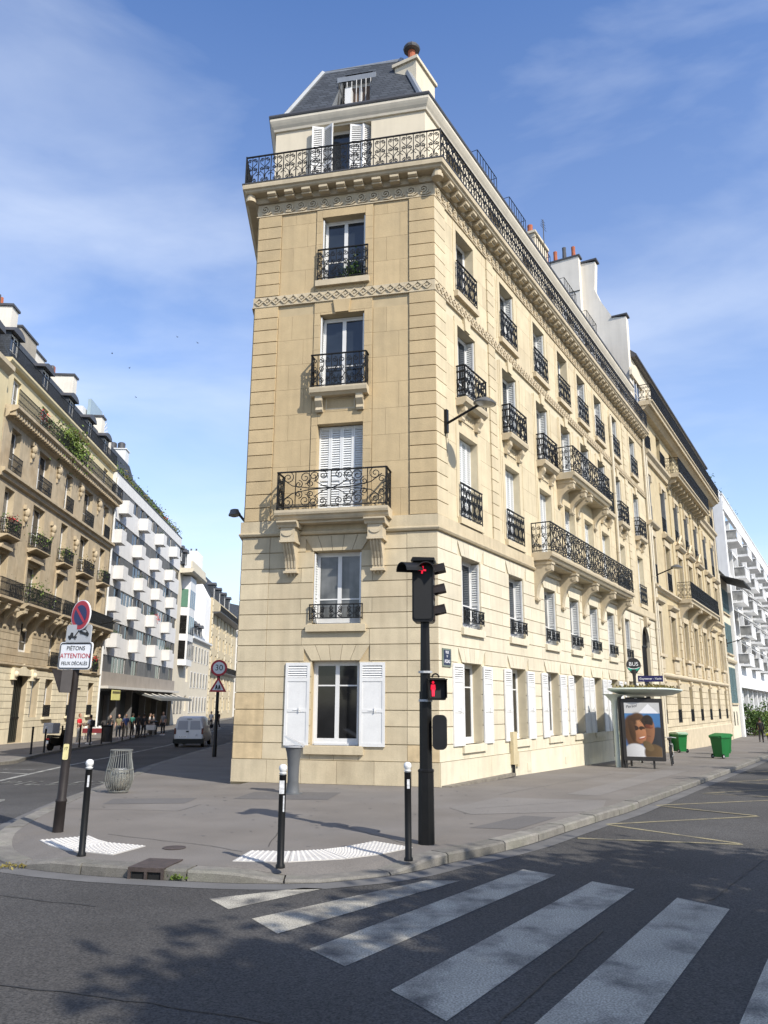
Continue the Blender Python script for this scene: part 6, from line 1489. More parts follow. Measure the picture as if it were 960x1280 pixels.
# ---- bus shelter with poster
def paint_poster():
    W_, H_ = 200, 300; y, x = np.mgrid[0:H_, 0:W_].astype(np.float32); x /= W_; y = 1 - y / H_      # y from 1 (top) down to 0
    im = np.zeros((H_, W_, 3), np.float32)
    im[:] = (.05, .14, .32); im += ((y - .4) * .12)[..., None] * np.array((.2, .6, 1.0))
    top = y > .80 + .0 * x; im[top] = (.50, .50, .50)
    mtn = (y > .80) & (y < .98 - abs(x - .68) * .62); im[mtn] = (.72, .72, .74)
    def ell(cx, cy, a, b, col, rot=0.0, soft=.08, shade=.35, sx=1.0):
        c, s = np.cos(rot), np.sin(rot); u = ((x - cx) * c + (y - cy) * 1.5 * s) / a; v = (-(x - cx) * s + (y - cy) * 1.5 * c) / b
        d = np.sqrt(u * u + v * v); m = np.clip((1 - d) / soft, 0, 1)[..., None]
        lit = (1 + shade * (u * sx * .7 + v * .3))[..., None]
        im[:] = im * (1 - m) + np.array(col, np.float32) * np.clip(lit, .15, 2) * m
    ell(.92, .28, .30, .42, (.035, .035, .04))
    ell(.30, .50, .42, .46, (.075, .038, .018), .4, .15); ell(.22, .35, .25, .4, (.09, .045, .02), 0, .3); ell(.40, .70, .25, .18, (.10, .05, .02), -.6, .3)
    ell(.66, .45, .17, .40, (.22, .10, .05), -.15, .08, .5); ell(.63, .65, .18, .20, (.03, .02, .015), -.2, .15)
    ell(.67, .56, .13, .06, (.14, .04, .02), -.2, .2); ell(.74, .56, .05, .035, (.25, .09, .04), 0, .3); ell(.66, .38, .07, .02, (.16, .07, .04), -.2, .3)
    ell(.37, .47, .21, .36, (.33, .145, .07), .25, .08, .5); ell(.34, .635, .13, .10, (.40, .20, .10), .3, .4, .3); ell(.20, .66, .14, .20, (.055, .028, .014), .6, .4, .3); ell(.26, .53, .13, .075, (.03, .015, .01), -.1, .12); ell(.47, .525, .09, .06, (.04, .02, .012), -.1, .12)
    ell(.50, .48, .07, .05, (.40, .18, .09), .5, .5); ell(.46, .345, .13, .035, (.30, .06, .04), .25, .3); ell(.46, .355, .10, .018, (.75, .66, .6), .25, .3)
    ell(.19, .50, .10, .40, (.06, .03, .014), .15, .25, .5); ell(.30, .72, .20, .10, (.07, .034, .016), .25, .3, .5)
    for k in range(7): ell(.38 + .035 * k, .70 - .012 * k, .10, .012, (.05, .024, .012), .5 + .12 * k, .6)
    ell(.66, .64, .12, .07, (.025, .016, .012), -.25, .3)
    ell(.28, .05, .38, .30, (.52, .52, .53), -.25, .12, .4); ell(.80, .05, .34, .28, (.12, .075, .035), -.6, .15, .5); ell(.62, .2, .2, .12, (.13, .085, .04), -.7, .2)
    for _ in range(2): im = (im + np.roll(im, 1, 0) + np.roll(im, -1, 0) + np.roll(im, 1, 1) + np.roll(im, -1, 1)) / 5
    rng_ = np.random.default_rng(3); im *= (1 + .06 * rng_.standard_normal(im.shape[:2])[..., None])
    px = np.ones((H_, W_, 4), np.float32); lin = np.clip(im, 0, 1)[::-1]
    px[..., :3] = np.where(lin < .0031308, lin * 12.92, 1.055 * np.power(np.maximum(lin, 1e-6), 1 / 2.4) - .055)
    img = bpy.data.images.new('poster_print', W_, H_); img.pixels.foreach_set(px.ravel()); img.update(); img.pack()
    m = bpy.data.materials.new('poster_print'); m.use_nodes = True; t = m.node_tree; tn = t.nodes.new('ShaderNodeTexImage'); tn.image = img; tn.extension = 'EXTEND'
    t.links.new(tn.outputs[0], t.nodes['Principled BSDF'].inputs['Base Color']); t.nodes['Principled BSDF'].inputs['Roughness'].default_value = .25
    me = bpy.data.meshes.new('poster_print'); me.from_pydata([(-.60, 0, 0), (.60, 0, 0), (.60, 0, 1.86), (-.60, 0, 1.86)], [], [(0, 1, 2, 3)])
    uv = me.uv_layers.new(); uv.data.foreach_set('uv', (0, 0, 1, 0, 1, 1, 0, 1)); me.materials.append(m); return me
def shelter():
    o = thing('bus_shelter', 'pale green bus shelter with a planted roof and a big poster of two people', 'bus shelter', frame(8.95, 29.0, AR, -.20))
    PG = mat('pale_green_shell', (.50, .56, .50), .4, .05, 2, spec=.5); DG = mat('dark_grey_metal', (.024, .022, .021), .5, .15, 4)
    # frame: X up the street, Y to the houses
    q = MB(); L_, Wd = 4.6, 2.3
    def rim(z, k): return [(L_ / 2 - .1 + L_ / 2 * k * (abs(cos(a)) ** .55) * (1 if cos(a) > 0 else -1), Wd / 2 * k * (abs(sin(a)) ** .55) * (1 if sin(a) > 0 else -1), z) for a in [2 * pi * i / 28 for i in range(28)]]
    rings_ = [rim(2.50, .35), rim(2.56, .72), rim(2.68, .95), rim(2.73, 1.0), rim(2.77, .99), rim(2.79, .9)]
    for r in rings_: q.v += r
    for i in range(5):
        for k in range(28): q.f.append((i * 28 + k, i * 28 + (k + 1) % 28, (i + 1) * 28 + (k + 1) % 28, (i + 1) * 28 + k)); q.t.append(.5)
    q.f.append(tuple(range(27, -1, -1))); q.f.append(tuple(140 + k for k in range(28))); q.t += [.5, .5]
    part('roof', q.mesh('roof', PG, True), o)
    part('roof_planting', leaves(420, lambda R: (R.uniform(.1, 4.2), R.uniform(-.9, .9), 2.80 + abs(R.gauss(0, .05))), .12, 3).mesh('roof_planting', LEAF3, fix=False), o, kind='stuff')
    for x in (.35, 3.9): part('column', MB().lathe([(.09, 0), (.08, 1.5), (.085, 2.0), (.13, 2.3), (.30, 2.5), (.45, 2.56)], 14, (x, .75, 0)).mesh('column', PG, True), o)
    # poster case
    PM = RZ(-76.5 + 0) @ T(.15, -.55, 0)
    PM = T(.15, .52, 0) @ RZ(-79) 
    c = part('poster_case', MB().prism(rrect(1.42, 2.14, .04), -.09, .09, 'y').mesh('poster_case', DG), o, PM @ T(.75, 0, 1.33))
    part('poster', paint_poster(), c, T(0, -.093, -.93)); 
    part('poster_glass', MB().prism(rrect(1.24, 1.92, .01), -.0945, -.091, 'y').mesh('poster_glass', DG), c, T(0, .002, 0))
    part('lettering', text_mesh('Persol', .15, BLKT, .001, shear=.35), c, T(-.36, -.096, .80) @ UPRIGHT @ RZ(8))
    for x in (.12, 1.05): part('case_leg', MB().box(x - .035, x + .035, -.04, .04, 0, .30).mesh('case_leg', DG), o, PM)
    part('corner_post', MB().lathe([(.075, 0), (.07, 2.45)], 10).mesh('corner_post', DG, True), o, PM @ T(.0, .05, 0))
    gl = mat('shelter_glass', (.80, .85, .83), .03, .02, 1, trans=.9)
    for k in range(3): part('glass_panel', MB().box(.5 + k * 1.15, 1.6 + k * 1.15, .90, .915, .35, 2.2).mesh('glass_panel', gl), o)
    q = MB(); q.box(1.0, 3.2, .35, .62, .44, .48); q.box(1.2, 1.26, .45, .52, 0, .44); q.box(2.9, 2.96, .45, .52, 0, .44); part('bench', (q, DG), o)
    b = part('display_box', MB().box(.75, .85, -.45, .45, 2.10, 2.45).mesh('display_box', mat('matt_black', (.008, .008, .008), .7)), o)
    part('route_number', text_mesh('58', .26, mat('pale_display', (.6, .6, .58), .5), .001), b, T(.748, -.18, 2.28) @ RZ(-90) @ UPRIGHT)
    part('route_strip', MB().box(.74, .749, .02, .12, 2.12, 2.43).mesh('route_strip', WHITE), b)
    # stop mast with disc and name plate
    ms = part('stop_mast', MB().lathe([(.06, 2.6), (.055, 3.2), (.10, 3.45)], 10, (.9, .1, 0)).mesh('stop_mast', DG, True), o)
    D = T(.9, .1, 3.62) @ RZ(-78)
    d = part('stop_disc', MB().prism([(.26 * cos(2 * pi * k / 28), .26 * sin(2 * pi * k / 28) - (.06 if sin(2 * pi * k / 28) < -.85 else 0)) for k in range(28)], -.03, .03, 'y').mesh('stop_disc', DG), o, D)
    part('lettering', text_mesh('BUS', .20, SW, .001), d, T(0, -.032, .03) @ UPRIGHT)
    GRN = mat('teal_green', (.01, .30, .19), .4); n = 10
    a0, a1 = 208, 332
    ar = [(.24 * cos(rad(a0 + (a1 - a0) * k / n)), .24 * sin(rad(a0 + (a1 - a0) * k / n))) for k in range(n + 1)]
    part('green_crescent', MB().prism(ar + [(.20, -.10), (.1, -.145), (0, -.16), (-.1, -.145), (-.20, -.10)], -.036, -.0305, 'y').mesh('green_crescent', GRN), d)
    q = MB(); q.tube([(-.215, -.033, -.085), (-.1, -.033, -.13), (0, -.033, -.145), (.1, -.033, -.13), (.215, -.033, -.085)], .010, 4); part('white_arc', (q, SW), d)
    npl = part('stop_name_plate', MB().prism(rrect(.88, .22, .02), -.015, .015, 'y').mesh('stop_name_plate', mat('deep_blue', (.012, .010, .07), .4)), o, T(.9, .1, 3.12) @ RZ(-78) @ T(.56, -.02, 0))
    part('lettering', text_mesh('Guynemer - Vavin', .105, SW, .001), npl, T(0, -.017, 0) @ UPRIGHT)
shelter()
# ---- wheelie bins
GB = mat('bin_green', (.009, .125, .028), .45, .10, 3, spec=.4); GB2 = mat('bin_lid_green', (.011, .145, .034), .45, .1, 3)
def wheelie(x, y, az, label, lid=None, body=None, group='wheelie bins on the right pavement'):
    o = thing('wheelie_bin', label, 'wheelie bin', T(x, y, ground_z(x, y)) @ RZ(az), group)
    def mk(nm, pr, m): return part(nm, (pr, m), o)
    q = MB(); z0, z1 = .06, .94
    a = [(-.22, -.24), (.22, -.24), (.22, .26), (-.22, .26)]; b = [(-.29, -.34), (.29, -.34), (.29, .34), (-.29, .34)]
    q.v = [(p[0], p[1], z0) for p in a] + [(p[0], p[1], z1) for p in b]
    for k in range(4): q.f.append((k, (k + 1) % 4, 4 + (k + 1) % 4, 4 + k)); q.t.append(.5)
    q.f += [(3, 2, 1, 0), (4, 5, 6, 7)]; q.t += [.5, .5]
    for k in (-.16, 0, .16): q.box(k - .012, k + .012, -.325, -.24, .15, .85, M=I4)
    mk('body', q, body or GB); mk('rim', MB().box(-.32, .32, -.37, .37, .90, .95), body or GB)
    q = MB(); q.prism([(-.40, .951), (.38, .951), (.40, 1.0), (.20, 1.06), (-.25, 1.045), (-.40, .99)], -.32, .32, 'x'); mk('lid', q, lid or GB2)
    mk('handle', MB().tube([(-.24, .42, .93), (-.24, .47, .96), (.24, .47, .96), (.24, .42, .93)], .018, 6), lid or GB2)
    for s in (-1, 1): w_ = part('wheel', MB().lathe([(.10, -.025), (.10, .025)], 16, M=T(s * .27, .27, .10) @ RY(90)).mesh('wheel', BLK, True), o); part('hub', MB().lathe([(.05, -.03), (.05, .03)], 10, M=T(s * .27, .27, .10) @ RY(90)).mesh('hub', SG), w_)
wheelie(15.6, 37.9, 125, 'nearest green wheelie bin with its wheels showing, out on the open pavement')
wheelie(17.6, 42.4, 100, 'green wheelie bin partly hidden behind the nearest green bin')
wheelie(15.9, 44.0, 200, 'green wheelie bin with a pale lid close to the ornate building wall', lid=mat('bin_pale_lid', (.30, .42, .30), .5, .1, 3))
wheelie(21.6, 45.0, 120, 'dark wheelie bin with a bright yellow lid at the right edge of the pavement', lid=mat('bin_yellow', (.55, .60, .03), .5, .1, 3), body=mat('bin_dark', (.06, .065, .06), .5, .1, 3))
# ---- bicycle parked behind the shelter
def bicycle():
    o = thing('bicycle', 'dark bicycle parked behind the bus shelter poster with its back wheel showing', 'bicycle', T(11.15, 31.7, -.26) @ RZ(-112) @ RX(4))
    for x in (-.52, .52):
        q = MB(); q.tube([(x + .33 * cos(2 * pi * k / 24), 0, .35 + .33 * sin(2 * pi * k / 24)) for k in range(24)], .02, 5, closed=True); w_ = part('wheel', q.mesh('wheel', BLK, True), o)
        q = MB()
        for k in range(10): a = pi * k / 10; q.tube([(x - .32 * cos(a), 0, .35 - .32 * sin(a)), (x + .32 * cos(a), 0, .35 + .32 * sin(a))], .003, 3)
        part('spokes', (q, SG), w_)
        q = MB(); q.tube([(x + .37 * cos(a), 0, .35 + .37 * sin(a)) for a in [rad(20 + 15 * k) for k in range(10)]], .024, 4); part('mudguard', (q, BLK), o)
    q = MB(); bb = (-.05, 0, .30); st = (-.20, 0, .80); hd = (.36, 0, .85)
    for a, b in ((bb, st), (bb, hd), (st, (.34, 0, .78)), ((-.52, 0, .35), bb), ((-.52, 0, .35), (-.18, 0, .74)), ((.52, 0, .35), hd), (st, (-.23, 0, .92)), (hd, (.33, 0, 1.02))): q.tube([a, b], .018, 6)
    part('frame', (q, BLK), o); q = MB(); q.tube([(.2, -.27, 1.0), (.33, -.1, 1.04), (.33, .1, 1.04), (.2, .27, 1.0)], .014, 6); part('handlebar', (q, SG), o)
    q = MB(); q.prism([(-.38, .93), (-.08, .95), (-.10, .98), (-.36, 1.0)], -.08, .08, 'y'); part('saddle', (q, BLK), o)
    q = MB(); q.box(-.80, -.32, -.07, .07, .74, .76); q.tube([(-.7, .07, .74), (-.52, .06, .35)], .008, 4); part('rack', (q, SG), o)
    part('pedals', MB().tube([(-.05, -.12, .18), (-.05, 0, .30), (-.05, .12, .42)], .014, 5).mesh('pedals', SG), o)
bicycle()
# ---- van seen from behind
def van():
    o = thing('delivery_van', 'small white panel van driving away in the shade of the left street', 'van', T(-12.0, 50.6, road_z(-12.0, 50.6)) @ RZ(4))
    # X across, Y along (rear at y=0), sections (y, half width bottom, half width roof, roof z, belly z)
    Wv = mat('van_white', (.66, .67, .70), .3, .04, 1.5, spec=.6)
    secs = [(0, .86, .70, 1.72, .48), (.10, .90, .74, 1.80, .40), (1.6, .91, .76, 1.84, .30), (2.6, .91, .74, 1.80, .28), (3.25, .90, .66, 1.32, .28), (3.9, .86, .60, .98, .30), (4.2, .74, .50, .70, .36)]
    q = MB(); K = 10
    for y, wb, wr, zr, zb in secs:
        zm = zb + (zr - zb) * .48
        half = [(wb * .93, zb), (wb, zb + .16), (wb, zm), (wr + (wb - wr) * .25, zr - .16), (wr * .86, zr)]
        for x, z in half: q.v.append((x, y, z))
        for x, z in reversed(half): q.v.append((-x, y, z))
    for i in range(len(secs) - 1):
        for k in range(K): k2 = (k + 1) % K; q.f.append((i * K + k, i * K + k2, (i + 1) * K + k2, (i + 1) * K + k)); q.t.append(.5)
    q.f.append(tuple(range(K))); q.f.append(tuple((len(secs) - 1) * K + k for k in reversed(range(K)))); q.t += [.5, .5]
    part('body', q.mesh('body', Wv, True), o)
    gw = mat('van_rear_window', (.34, .36, .42), .15, .05, 2)
    for s, x0, x1 in ((-1, -.80, -.01), (1, .01, .80)):
        d = part('rear_door', MB().prism([(x0, .52), (x1, .52), (x1, 1.02), (x1 * .86 if s > 0 else x1, 1.66), (x0 if s > 0 else x0 * .86, 1.66), (x0, 1.02)], -.025, -.001, 'y').mesh('rear_door', Wv), o)
        a, b = (x0 + .08, x1 - .06) if s < 0 else (x0 + .06, x1 - .08)
        part('window', MB().prism([(a, 1.05), (b, 1.05), (b - (.07 if s > 0 else 0), 1.58), (a + (.07 if s < 0 else 0), 1.58)], -.033, -.0255, 'y').mesh('window', gw), d)
        part('tail_light', MB().box(s * .83 - .06, s * .83 + .06, -.05, .06, .78, 1.14).mesh('tail_light', mat('tail_red', (.10, .012, .012), .25)), o)
        part('hinge', MB().box(s * .79 - .03, s * .79 + .03, -.04, -.0255, .62, .70).mesh('hinge', Wv), d)
    part('bumper', MB().prism([(-.92, .22), (.92, .22), (.92, .50), (-.92, .50)], -.11, .1, 'y').mesh('bumper', BLK), o)
    part('door_handle', MB().box(-.17, .0, -.055, -.034, .90, .98).mesh('door_handle', BLK), o)
    pl = part('number_plate', MB().box(-.62, -.10, -.045, -.0265, .56, .68).mesh('number_plate', SW), o); part('lettering', text_mesh('EK·391·NW', .085, BLKT, .001), pl, T(-.36, -.047, .62) @ UPRIGHT)
    part('badge', MB().tube([(.42, -.03, .72), (.48, -.03, .78), (.54, -.03, .72)], .012, 4).tube([(.42, -.03, .66), (.48, -.03, .72), (.54, -.03, .66)], .012, 4).mesh('badge', SG), o)
    part('side_window', MB().box(.84, .86, 2.2, 2.85, 1.12, 1.58).mesh('side_window', GLASS_D), o, RY(-0)); part('side_window', MB().box(-.86, -.84, 2.2, 2.85, 1.12, 1.58).mesh('side_window', GLASS_D), o)
    for s in (-1, 1): part('mirror', MB().box(s * 1.0 - .1, s * 1.0 + .1, 2.75, 2.85, 1.1, 1.3).mesh('mirror', BLK), o)
    for s in (-1, 1):
        for y in (.62, 3.4): w_ = part('wheel', MB().lathe([(.24, -.10), (.31, -.09), (.31, .09), (.24, .10)], 20, M=T(s * .80, y, .31) @ RY(90)).mesh('wheel', BLK, True), o); part('rim', MB().lathe([(.19, -.105), (.19, .105)], 14, M=T(s * .80, y, .31) @ RY(90)).mesh('rim', SG), w_)
    part('brake_light', MB().box(-.16, .16, -.04, .0, 1.67, 1.70).mesh('brake_light', BLK), o)
van()
# ---- scooter with a delivery box
def scooter():
    o = thing('delivery_scooter', 'parked black scooter with a big grey delivery box on its back', 'scooter', T(-16.7, 42.2, ground_z(-16.7, 42.2)) @ RZ(75))
    for x in (-.58, .62): part('wheel', MB().lathe([(.15, -.05), (.23, -.045), (.23, .045), (.15, .05)], 16, M=T(x, 0, .23) @ RX(90)).mesh('wheel', BLK, True), o)
    q = MB(); q.prism([(-.80, .42), (-.45, .22), (.15, .24), (.35, .30), (.42, .95), (.50, 1.0), (.56, .95), (.46, .30), (.10, .32), (-.05, .62), (-.75, .66)], -.14, .14, 'y'); part('body', (q, BLK), o)
    q = MB(); q.prism([(-.75, .66), (.0, .63), (.02, .72), (-.72, .78)], -.15, .15, 'y'); part('seat', (q, mat('black_vinyl', (.015, .015, .015), .5)), o)
    b = part('delivery_box', MB().prism(rrect(.56, .52, .05), -.28, .28, 'y').mesh('delivery_box', mat('grey_box', (.42, .42, .43), .5, .08, 3)), o, T(-.62, 0, 1.10)); part('box_lid', MB().box(-.29, .29, -.29, .29, .12, .14).mesh('box_lid', SG), b)
    part('handlebar', MB().tube([(.42, -.34, 1.02), (.5, 0, 1.05), (.42, .34, 1.02)], .018, 6).mesh('handlebar', BLK), o)
    part('tail_light', MB().box(-.86, -.80, -.08, .08, .55, .62).mesh('tail_light', SR), o); part('number_plate', MB().box(-.90, -.88, -.09, .09, .36, .50).mesh('number_plate', SW), o)
scooter()
# ---- bollards and dark bins of the far pavement
gb = 'bollards along the far kerb of the left street'
for i, (x, y, wh) in enumerate(((-15.95, 37.3, 0), (-16.15, 39.2, 1), (-16.8, 42.9, 0), (-17.15, 46.4, 0), (-17.7, 49.6, 0), (-18.0, 52.5, 0), (-18.3, 55.3, 0), (-18.6, 58.5, 0), (-18.95, 61.5, 0), (-19.3, 64.5, 0), (-19.6, 68, 0))):
    bollard(x, y, ['leftmost plain black bollard on the far pavement, in front of the entrance door', 'white topped black bollard beside the delivery scooter', 'plain black bollard on the far kerb just behind the scooter', 'plain black bollard on the far kerb right of the person in red'][i] if i < 4 else 'black bollard before the crowd, %s counting from the person in red' % ['', '', '', '', 'first', 'second', 'third', 'fourth', 'fifth', 'sixth', 'seventh'][i], bool(wh), ground_z(x, y), gb)
def bin_(x, y, label):
    o = thing('litter_bin', label, 'litter bin', T(x, y, ground_z(x, y)), 'dark round bins on the far pavement'); part('body', MB().lathe([(.30, 0), (.33, .1), (.34, .95), (.30, 1.0)], 12).mesh('body', mat('dark_bin', (.035, .034, .033), .7, .2, 4), True), o); part('lid', MB().lathe([(.35, 1.0), (.36, 1.06), (.2, 1.14)], 12).mesh('lid', BLK, True), o)
bin_(-19.0, 56.4, 'dark round bin in front of the women at the left end of the crowd'); bin_(-19.5, 69.4, 'dark round bin by the man with a backpack near the van'); bin_(-21.0, 92, 'dark round bin far down the left street beyond the van')
# ---- people
SK = [mat('skin_light', (.50, .31, .22), .6, .05, 5), mat('skin_brown', (.20, .11, .07), .6, .05, 5), mat('skin_tan', (.36, .21, .14), .6, .05, 5)]
def cloth(n, c): return mat('cloth_' + n, c, .85, .12, 6)
def skin_mesh(verts, edges, radii, m, name, sub=1, root=0):
    me = bpy.data.meshes.new(name); me.from_pydata(verts, edges, []); o = bpy.data.objects.new(name, me); COL.objects.link(o)
    o.modifiers.new('s', 'SKIN'); d = me.skin_vertices[0].data
    for i, r in enumerate(radii): d[i].radius = (r, r) if not hasattr(r, '__len__') else r
    d[root].use_root = True
    if sub: s_ = o.modifiers.new('u', 'SUBSURF'); s_.levels = sub; s_.render_levels = sub
    dg = bpy.context.evaluated_depsgraph_get(); res = bpy.data.meshes.new_from_object(o.evaluated_get(dg)); res.name = name
    bpy.data.objects.remove(o); bpy.data.meshes.remove(me)
    res.materials.clear(); res.materials.append(m)
    res.polygons.foreach_set('use_smooth', [True] * len(res.polygons)); return res
POSES = {
 'stand': dict(el=[(-.25, .03, 1.13), (.25, .03, 1.13)], wr=[(-.26, -.07, .89), (.26, -.07, .89)], kn=[(-.11, -.02, .50), (.11, -.02, .50)], an=[(-.12, .03, .09), (.12, .03, .09)]),
 'reach': dict(el=[(-.25, -.05, 1.16), (.25, -.02, 1.15)], wr=[(-.16, -.30, 1.20), (.18, -.30, 1.12)], kn=[(-.11, -.02, .50), (.11, -.03, .50)], an=[(-.12, .03, .09), (.12, .01, .09)]),
 'walk': dict(el=[(-.25, .12, 1.15), (.25, -.06, 1.14)], wr=[(-.25, .12, .90), (.25, -.22, .94)], kn=[(-.10, -.18, .51), (.10, .02, .50)], an=[(-.10, -.20, .10), (.10, .28, .15)]),
 'bag': dict(el=[(-.26, .05, 1.14), (.24, .02, 1.14)], wr=[(-.15, -.16, 1.02), (.25, -.08, .88)], kn=[(-.10, -.05, .50), (.12, .02, .50)], an=[(-.11, -.03, .09), (.14, .08, .09)]),
}
def body_protos(pose, sleeve=False):
    p = POSES[pose]
    def mk():
        v = [(0, 0, .96), (0, .01, 1.16), (0, .01, 1.36), (0, .0, 1.49), (0, -.01, 1.56)]; r = [(.15, .11), (.135, .10), (.15, .10), .055, .05]; e = [(0, 1), (1, 2), (2, 3), (3, 4)]
        for s in (0, 1):
            sx = -1 if s == 0 else 1; b = len(v); v += [(sx * .17, .01, 1.42), p['el'][s], p['wr'][s]]; r += [.058, .042, .030]; e += [(2, b), (b, b + 1), (b + 1, b + 2)]
            w_ = Vector(p['wr'][s]); el = Vector(p['el'][s]); d = (w_ - el).normalized(); h = w_ + d * .07; v.append(tuple(h)); r.append((.038, .022)); e.append((b + 2, b + 3))
        for s in (0, 1):
            sx = -1 if s == 0 else 1; b = len(v); an = p['an'][s]; v += [(sx * .095, .0, .88), p['kn'][s], an, (an[0], an[1] - .14, an[2] - .05)]; r += [.085, .058, .042, .035]; e += [(0, b), (b, b + 1), (b + 1, b + 2), (b + 2, b + 3)]
        body = skin_mesh(v, e, r, SK[0], 'body')
        # head with nose and ears, and the fingers, joined to the same skin
        f = MB(); f.lathe([(.001, -.125), (.05, -.115), (.066, -.08), (.074, -.02), (.078, .03), (.070, .08), (.045, .112), (.001, .122)], 12, (0, -.02, 1.66)); f.prism([(-.108, 1.665), (-.128, 1.635), (-.095, 1.628)], -.014, .014, 'x')
        for s in (-1, 1): f.box(s * .078 - .008, s * .078 + .008, -.03, .01, 1.63, 1.69); f.ball((s * .03, -.088, 1.675), .012, 6)
        f.box(-.025, .025, -.092, -.08, 1.602, 1.612)
        for s in (0, 1):
            w_ = Vector(p['wr'][s]); d = (w_ - Vector(p['el'][s])).normalized(); ac = d.cross(Vector((1, 0, 0))).normalized(); h = w_ + d * .085
            for k in range(4): L_ = (.062, .075, .07, .055)[k]; a = h + ac * (k - 1.5) * .017; f.tube([a, a + d * L_ * .6, a + d * L_ + Vector((0, 0, -.01))], [.0085, .008, .006], 5)
            a = w_ + d * .04 + ac * .03; f.tube([a, a + ac * .03 + d * .02, a + ac * .035 + d * .055], [.010, .009, .007], 5)
        hm = f.mesh('h', SK[0], True); bm = bmesh.new(); bm.from_mesh(body); bm.from_mesh(hm); bm.to_mesh(body); bm.free(); body.polygons.foreach_set('use_smooth', [True] * len(body.polygons))
        # shirt with sleeves, trousers, shoes, hair
        v = [(0, 0, .84), (0, .01, 1.16), (0, .01, 1.37), (0, .0, 1.46)]; r = [(.165, .125), (.15, .115), (.165, .115), .075]; e = [(0, 1), (1, 2), (2, 3)]
        for s in (0, 1):
            b = len(v); a = Vector(((-1, 1)[s] * .175, .01, 1.42)); el = Vector(p['el'][s]); v += [tuple(a), tuple(a.lerp(el, 1.0 if sleeve else .85))]; r += [.072, .058]; e += [(2, b), (b, b + 1)]
            if sleeve: v.append(tuple(Vector(p['wr'][s]))); r.append(.046); e.append((b + 1, b + 2))
        top = skin_mesh(v, e, r, SK[0], 'shirt')
        v = [(0, 0, 1.06), (0, 0, .93)]; r = [(.15, .115), (.165, .12)]; e = [(0, 1)]
        for s in (0, 1): b = len(v); v += [((-1, 1)[s] * .095, 0, .86), p['kn'][s], tuple(Vector(p['an'][s]) + Vector((0, 0, .02)))]; r += [.095, .072, .058]; e += [(1, b), (b, b + 1), (b + 1, b + 2)]
        tr = skin_mesh(v, e, r, SK[0], 'trousers')
        sh = []
        for s in (0, 1): an = p['an'][s]; q = MB(); q.prism([(-.19, -.085), (.07, -.085), (.075, .0), (-.02, .02), (-.12, -.03), (-.18, -.05)], -.045, .045, 'x'); sh.append((q.mesh('shoe', BLK), T(*an)))
        hr = MB(); hr.lathe([(.001, .135), (.055, .122), (.083, .085), (.090, .03), (.088, -.03), (.07, -.06)], 12, (0, .0, 1.66)); hr = hr.mesh('hair', BLK, True)
        lh = MB(); lh.lathe([(.001, .135), (.06, .122), (.087, .085), (.093, .03), (.095, -.10), (.085, -.24), (.05, -.27)], 12, (0, .02, 1.66)); lh = lh.mesh('hair', BLK, True)
        bp = MB(); bp.prism(rrect(.30, .42, .08), .10, .25, 'y', M=T(0, 0, 1.24)); bp = bp.mesh('backpack', BLK)
        return body, top, tr, sh, hr, lh, bp
    return proto(('person', pose, sleeve), mk)
def person(x, y, az, label, shirt, trousers, pose='stand', skin=0, hair=(.02, .015, .01), long=False, pack=None, h=1.75, shoes=(.5, .5, .5), group=None, z=None, sleeve=False):
    """az: the way the person faces, degrees clockwise from straight ahead"""
    z = ground_z(x, y) if z is None else z
    o = thing('person', label, 'person', T(x, y, z) @ RZ(180 - az) @ Matrix.Diagonal((h / 1.78, h / 1.78, h / 1.78, 1)), group)
    b, t, tr, sh, hr, lh, bp = body_protos(pose, sleeve)
    def key(c): return '_'.join(str(int(v * 1000)) for v in c)
    part('body', b, o, matl=SK[skin]); part('shirt', t, o, matl=cloth(key(shirt), shirt)); part('trousers', tr, o, matl=cloth(key(trousers), trousers)); part('hair', lh if long else hr, o, matl=cloth(key(hair), hair))
    for me, M in sh: part('shoe', me, o, M, matl=cloth(key(shoes), shoes))
    if pack: part('backpack', bp, o, matl=cloth(key(pack), pack))
    return o
def gp(x, y): return x, y
K = (.02, .02, .022); G = 'people gathered by the stalls on the left street'
x, y = gp(-19.3, 51.9); person(x, y, 95, 'person in a red shirt and pale trousers facing right beside the scooter', (.55, .02, .03), (.42, .40, .35), 'reach', 0, (.20, .07, .03), h=1.86)
x, y = gp(-18.63, 52.0); person(x, y, 290, 'person in white t-shirt with black backpack and grey jeans facing the person in red', (.66, .67, .68), (.10, .10, .115), 'reach', 2, pack=K, h=1.80, shoes=(.7, .7, .7))
x, y = gp(-19.7, 59.0); person(x, y, 200, 'woman in a black top and pink leggings behind the dark bin', K, (.60, .25, .24), 'bag', 0, long=True, h=1.72, group=G)
x, y = gp(-19.9, 61.5); person(x, y, 170, 'woman in an olive top and dark jeans left of the crowd', (.20, .18, .10), (.04, .05, .07), 'stand', 0, long=True, h=1.74, group=G)
x, y = gp(-19.4, 61.6); person(x, y, 150, 'person in a blue and red top with khaki trousers in the crowd', (.06, .09, .22), (.25, .21, .15), 'bag', 2, h=1.78, group=G)
x, y = gp(-19.8, 64.5); person(x, y, 30, 'person in a teal top in the crowd', (.06, .26, .20), K, 'stand', 1, h=1.8, group=G)
x, y = gp(-18.9, 63.1); person(x, y, 10, 'person all in black standing in front of the dark stall', K, (.022, .022, .025), 'stand', 1, h=1.84, shoes=K, group=G, sleeve=True)
x, y = gp(-18.5, 63.2); person(x, y, 20, 'person in a black coat, second from the dark stall middle', (.03, .028, .03), K, 'bag', 2, h=1.80, shoes=K, group=G, sleeve=True)
x, y = gp(-19.9, 69.6); person(x, y, 80, 'person in a white shirt at the right of the dark group', (.62, .60, .58), K, 'reach', 0, h=1.74, group=G)
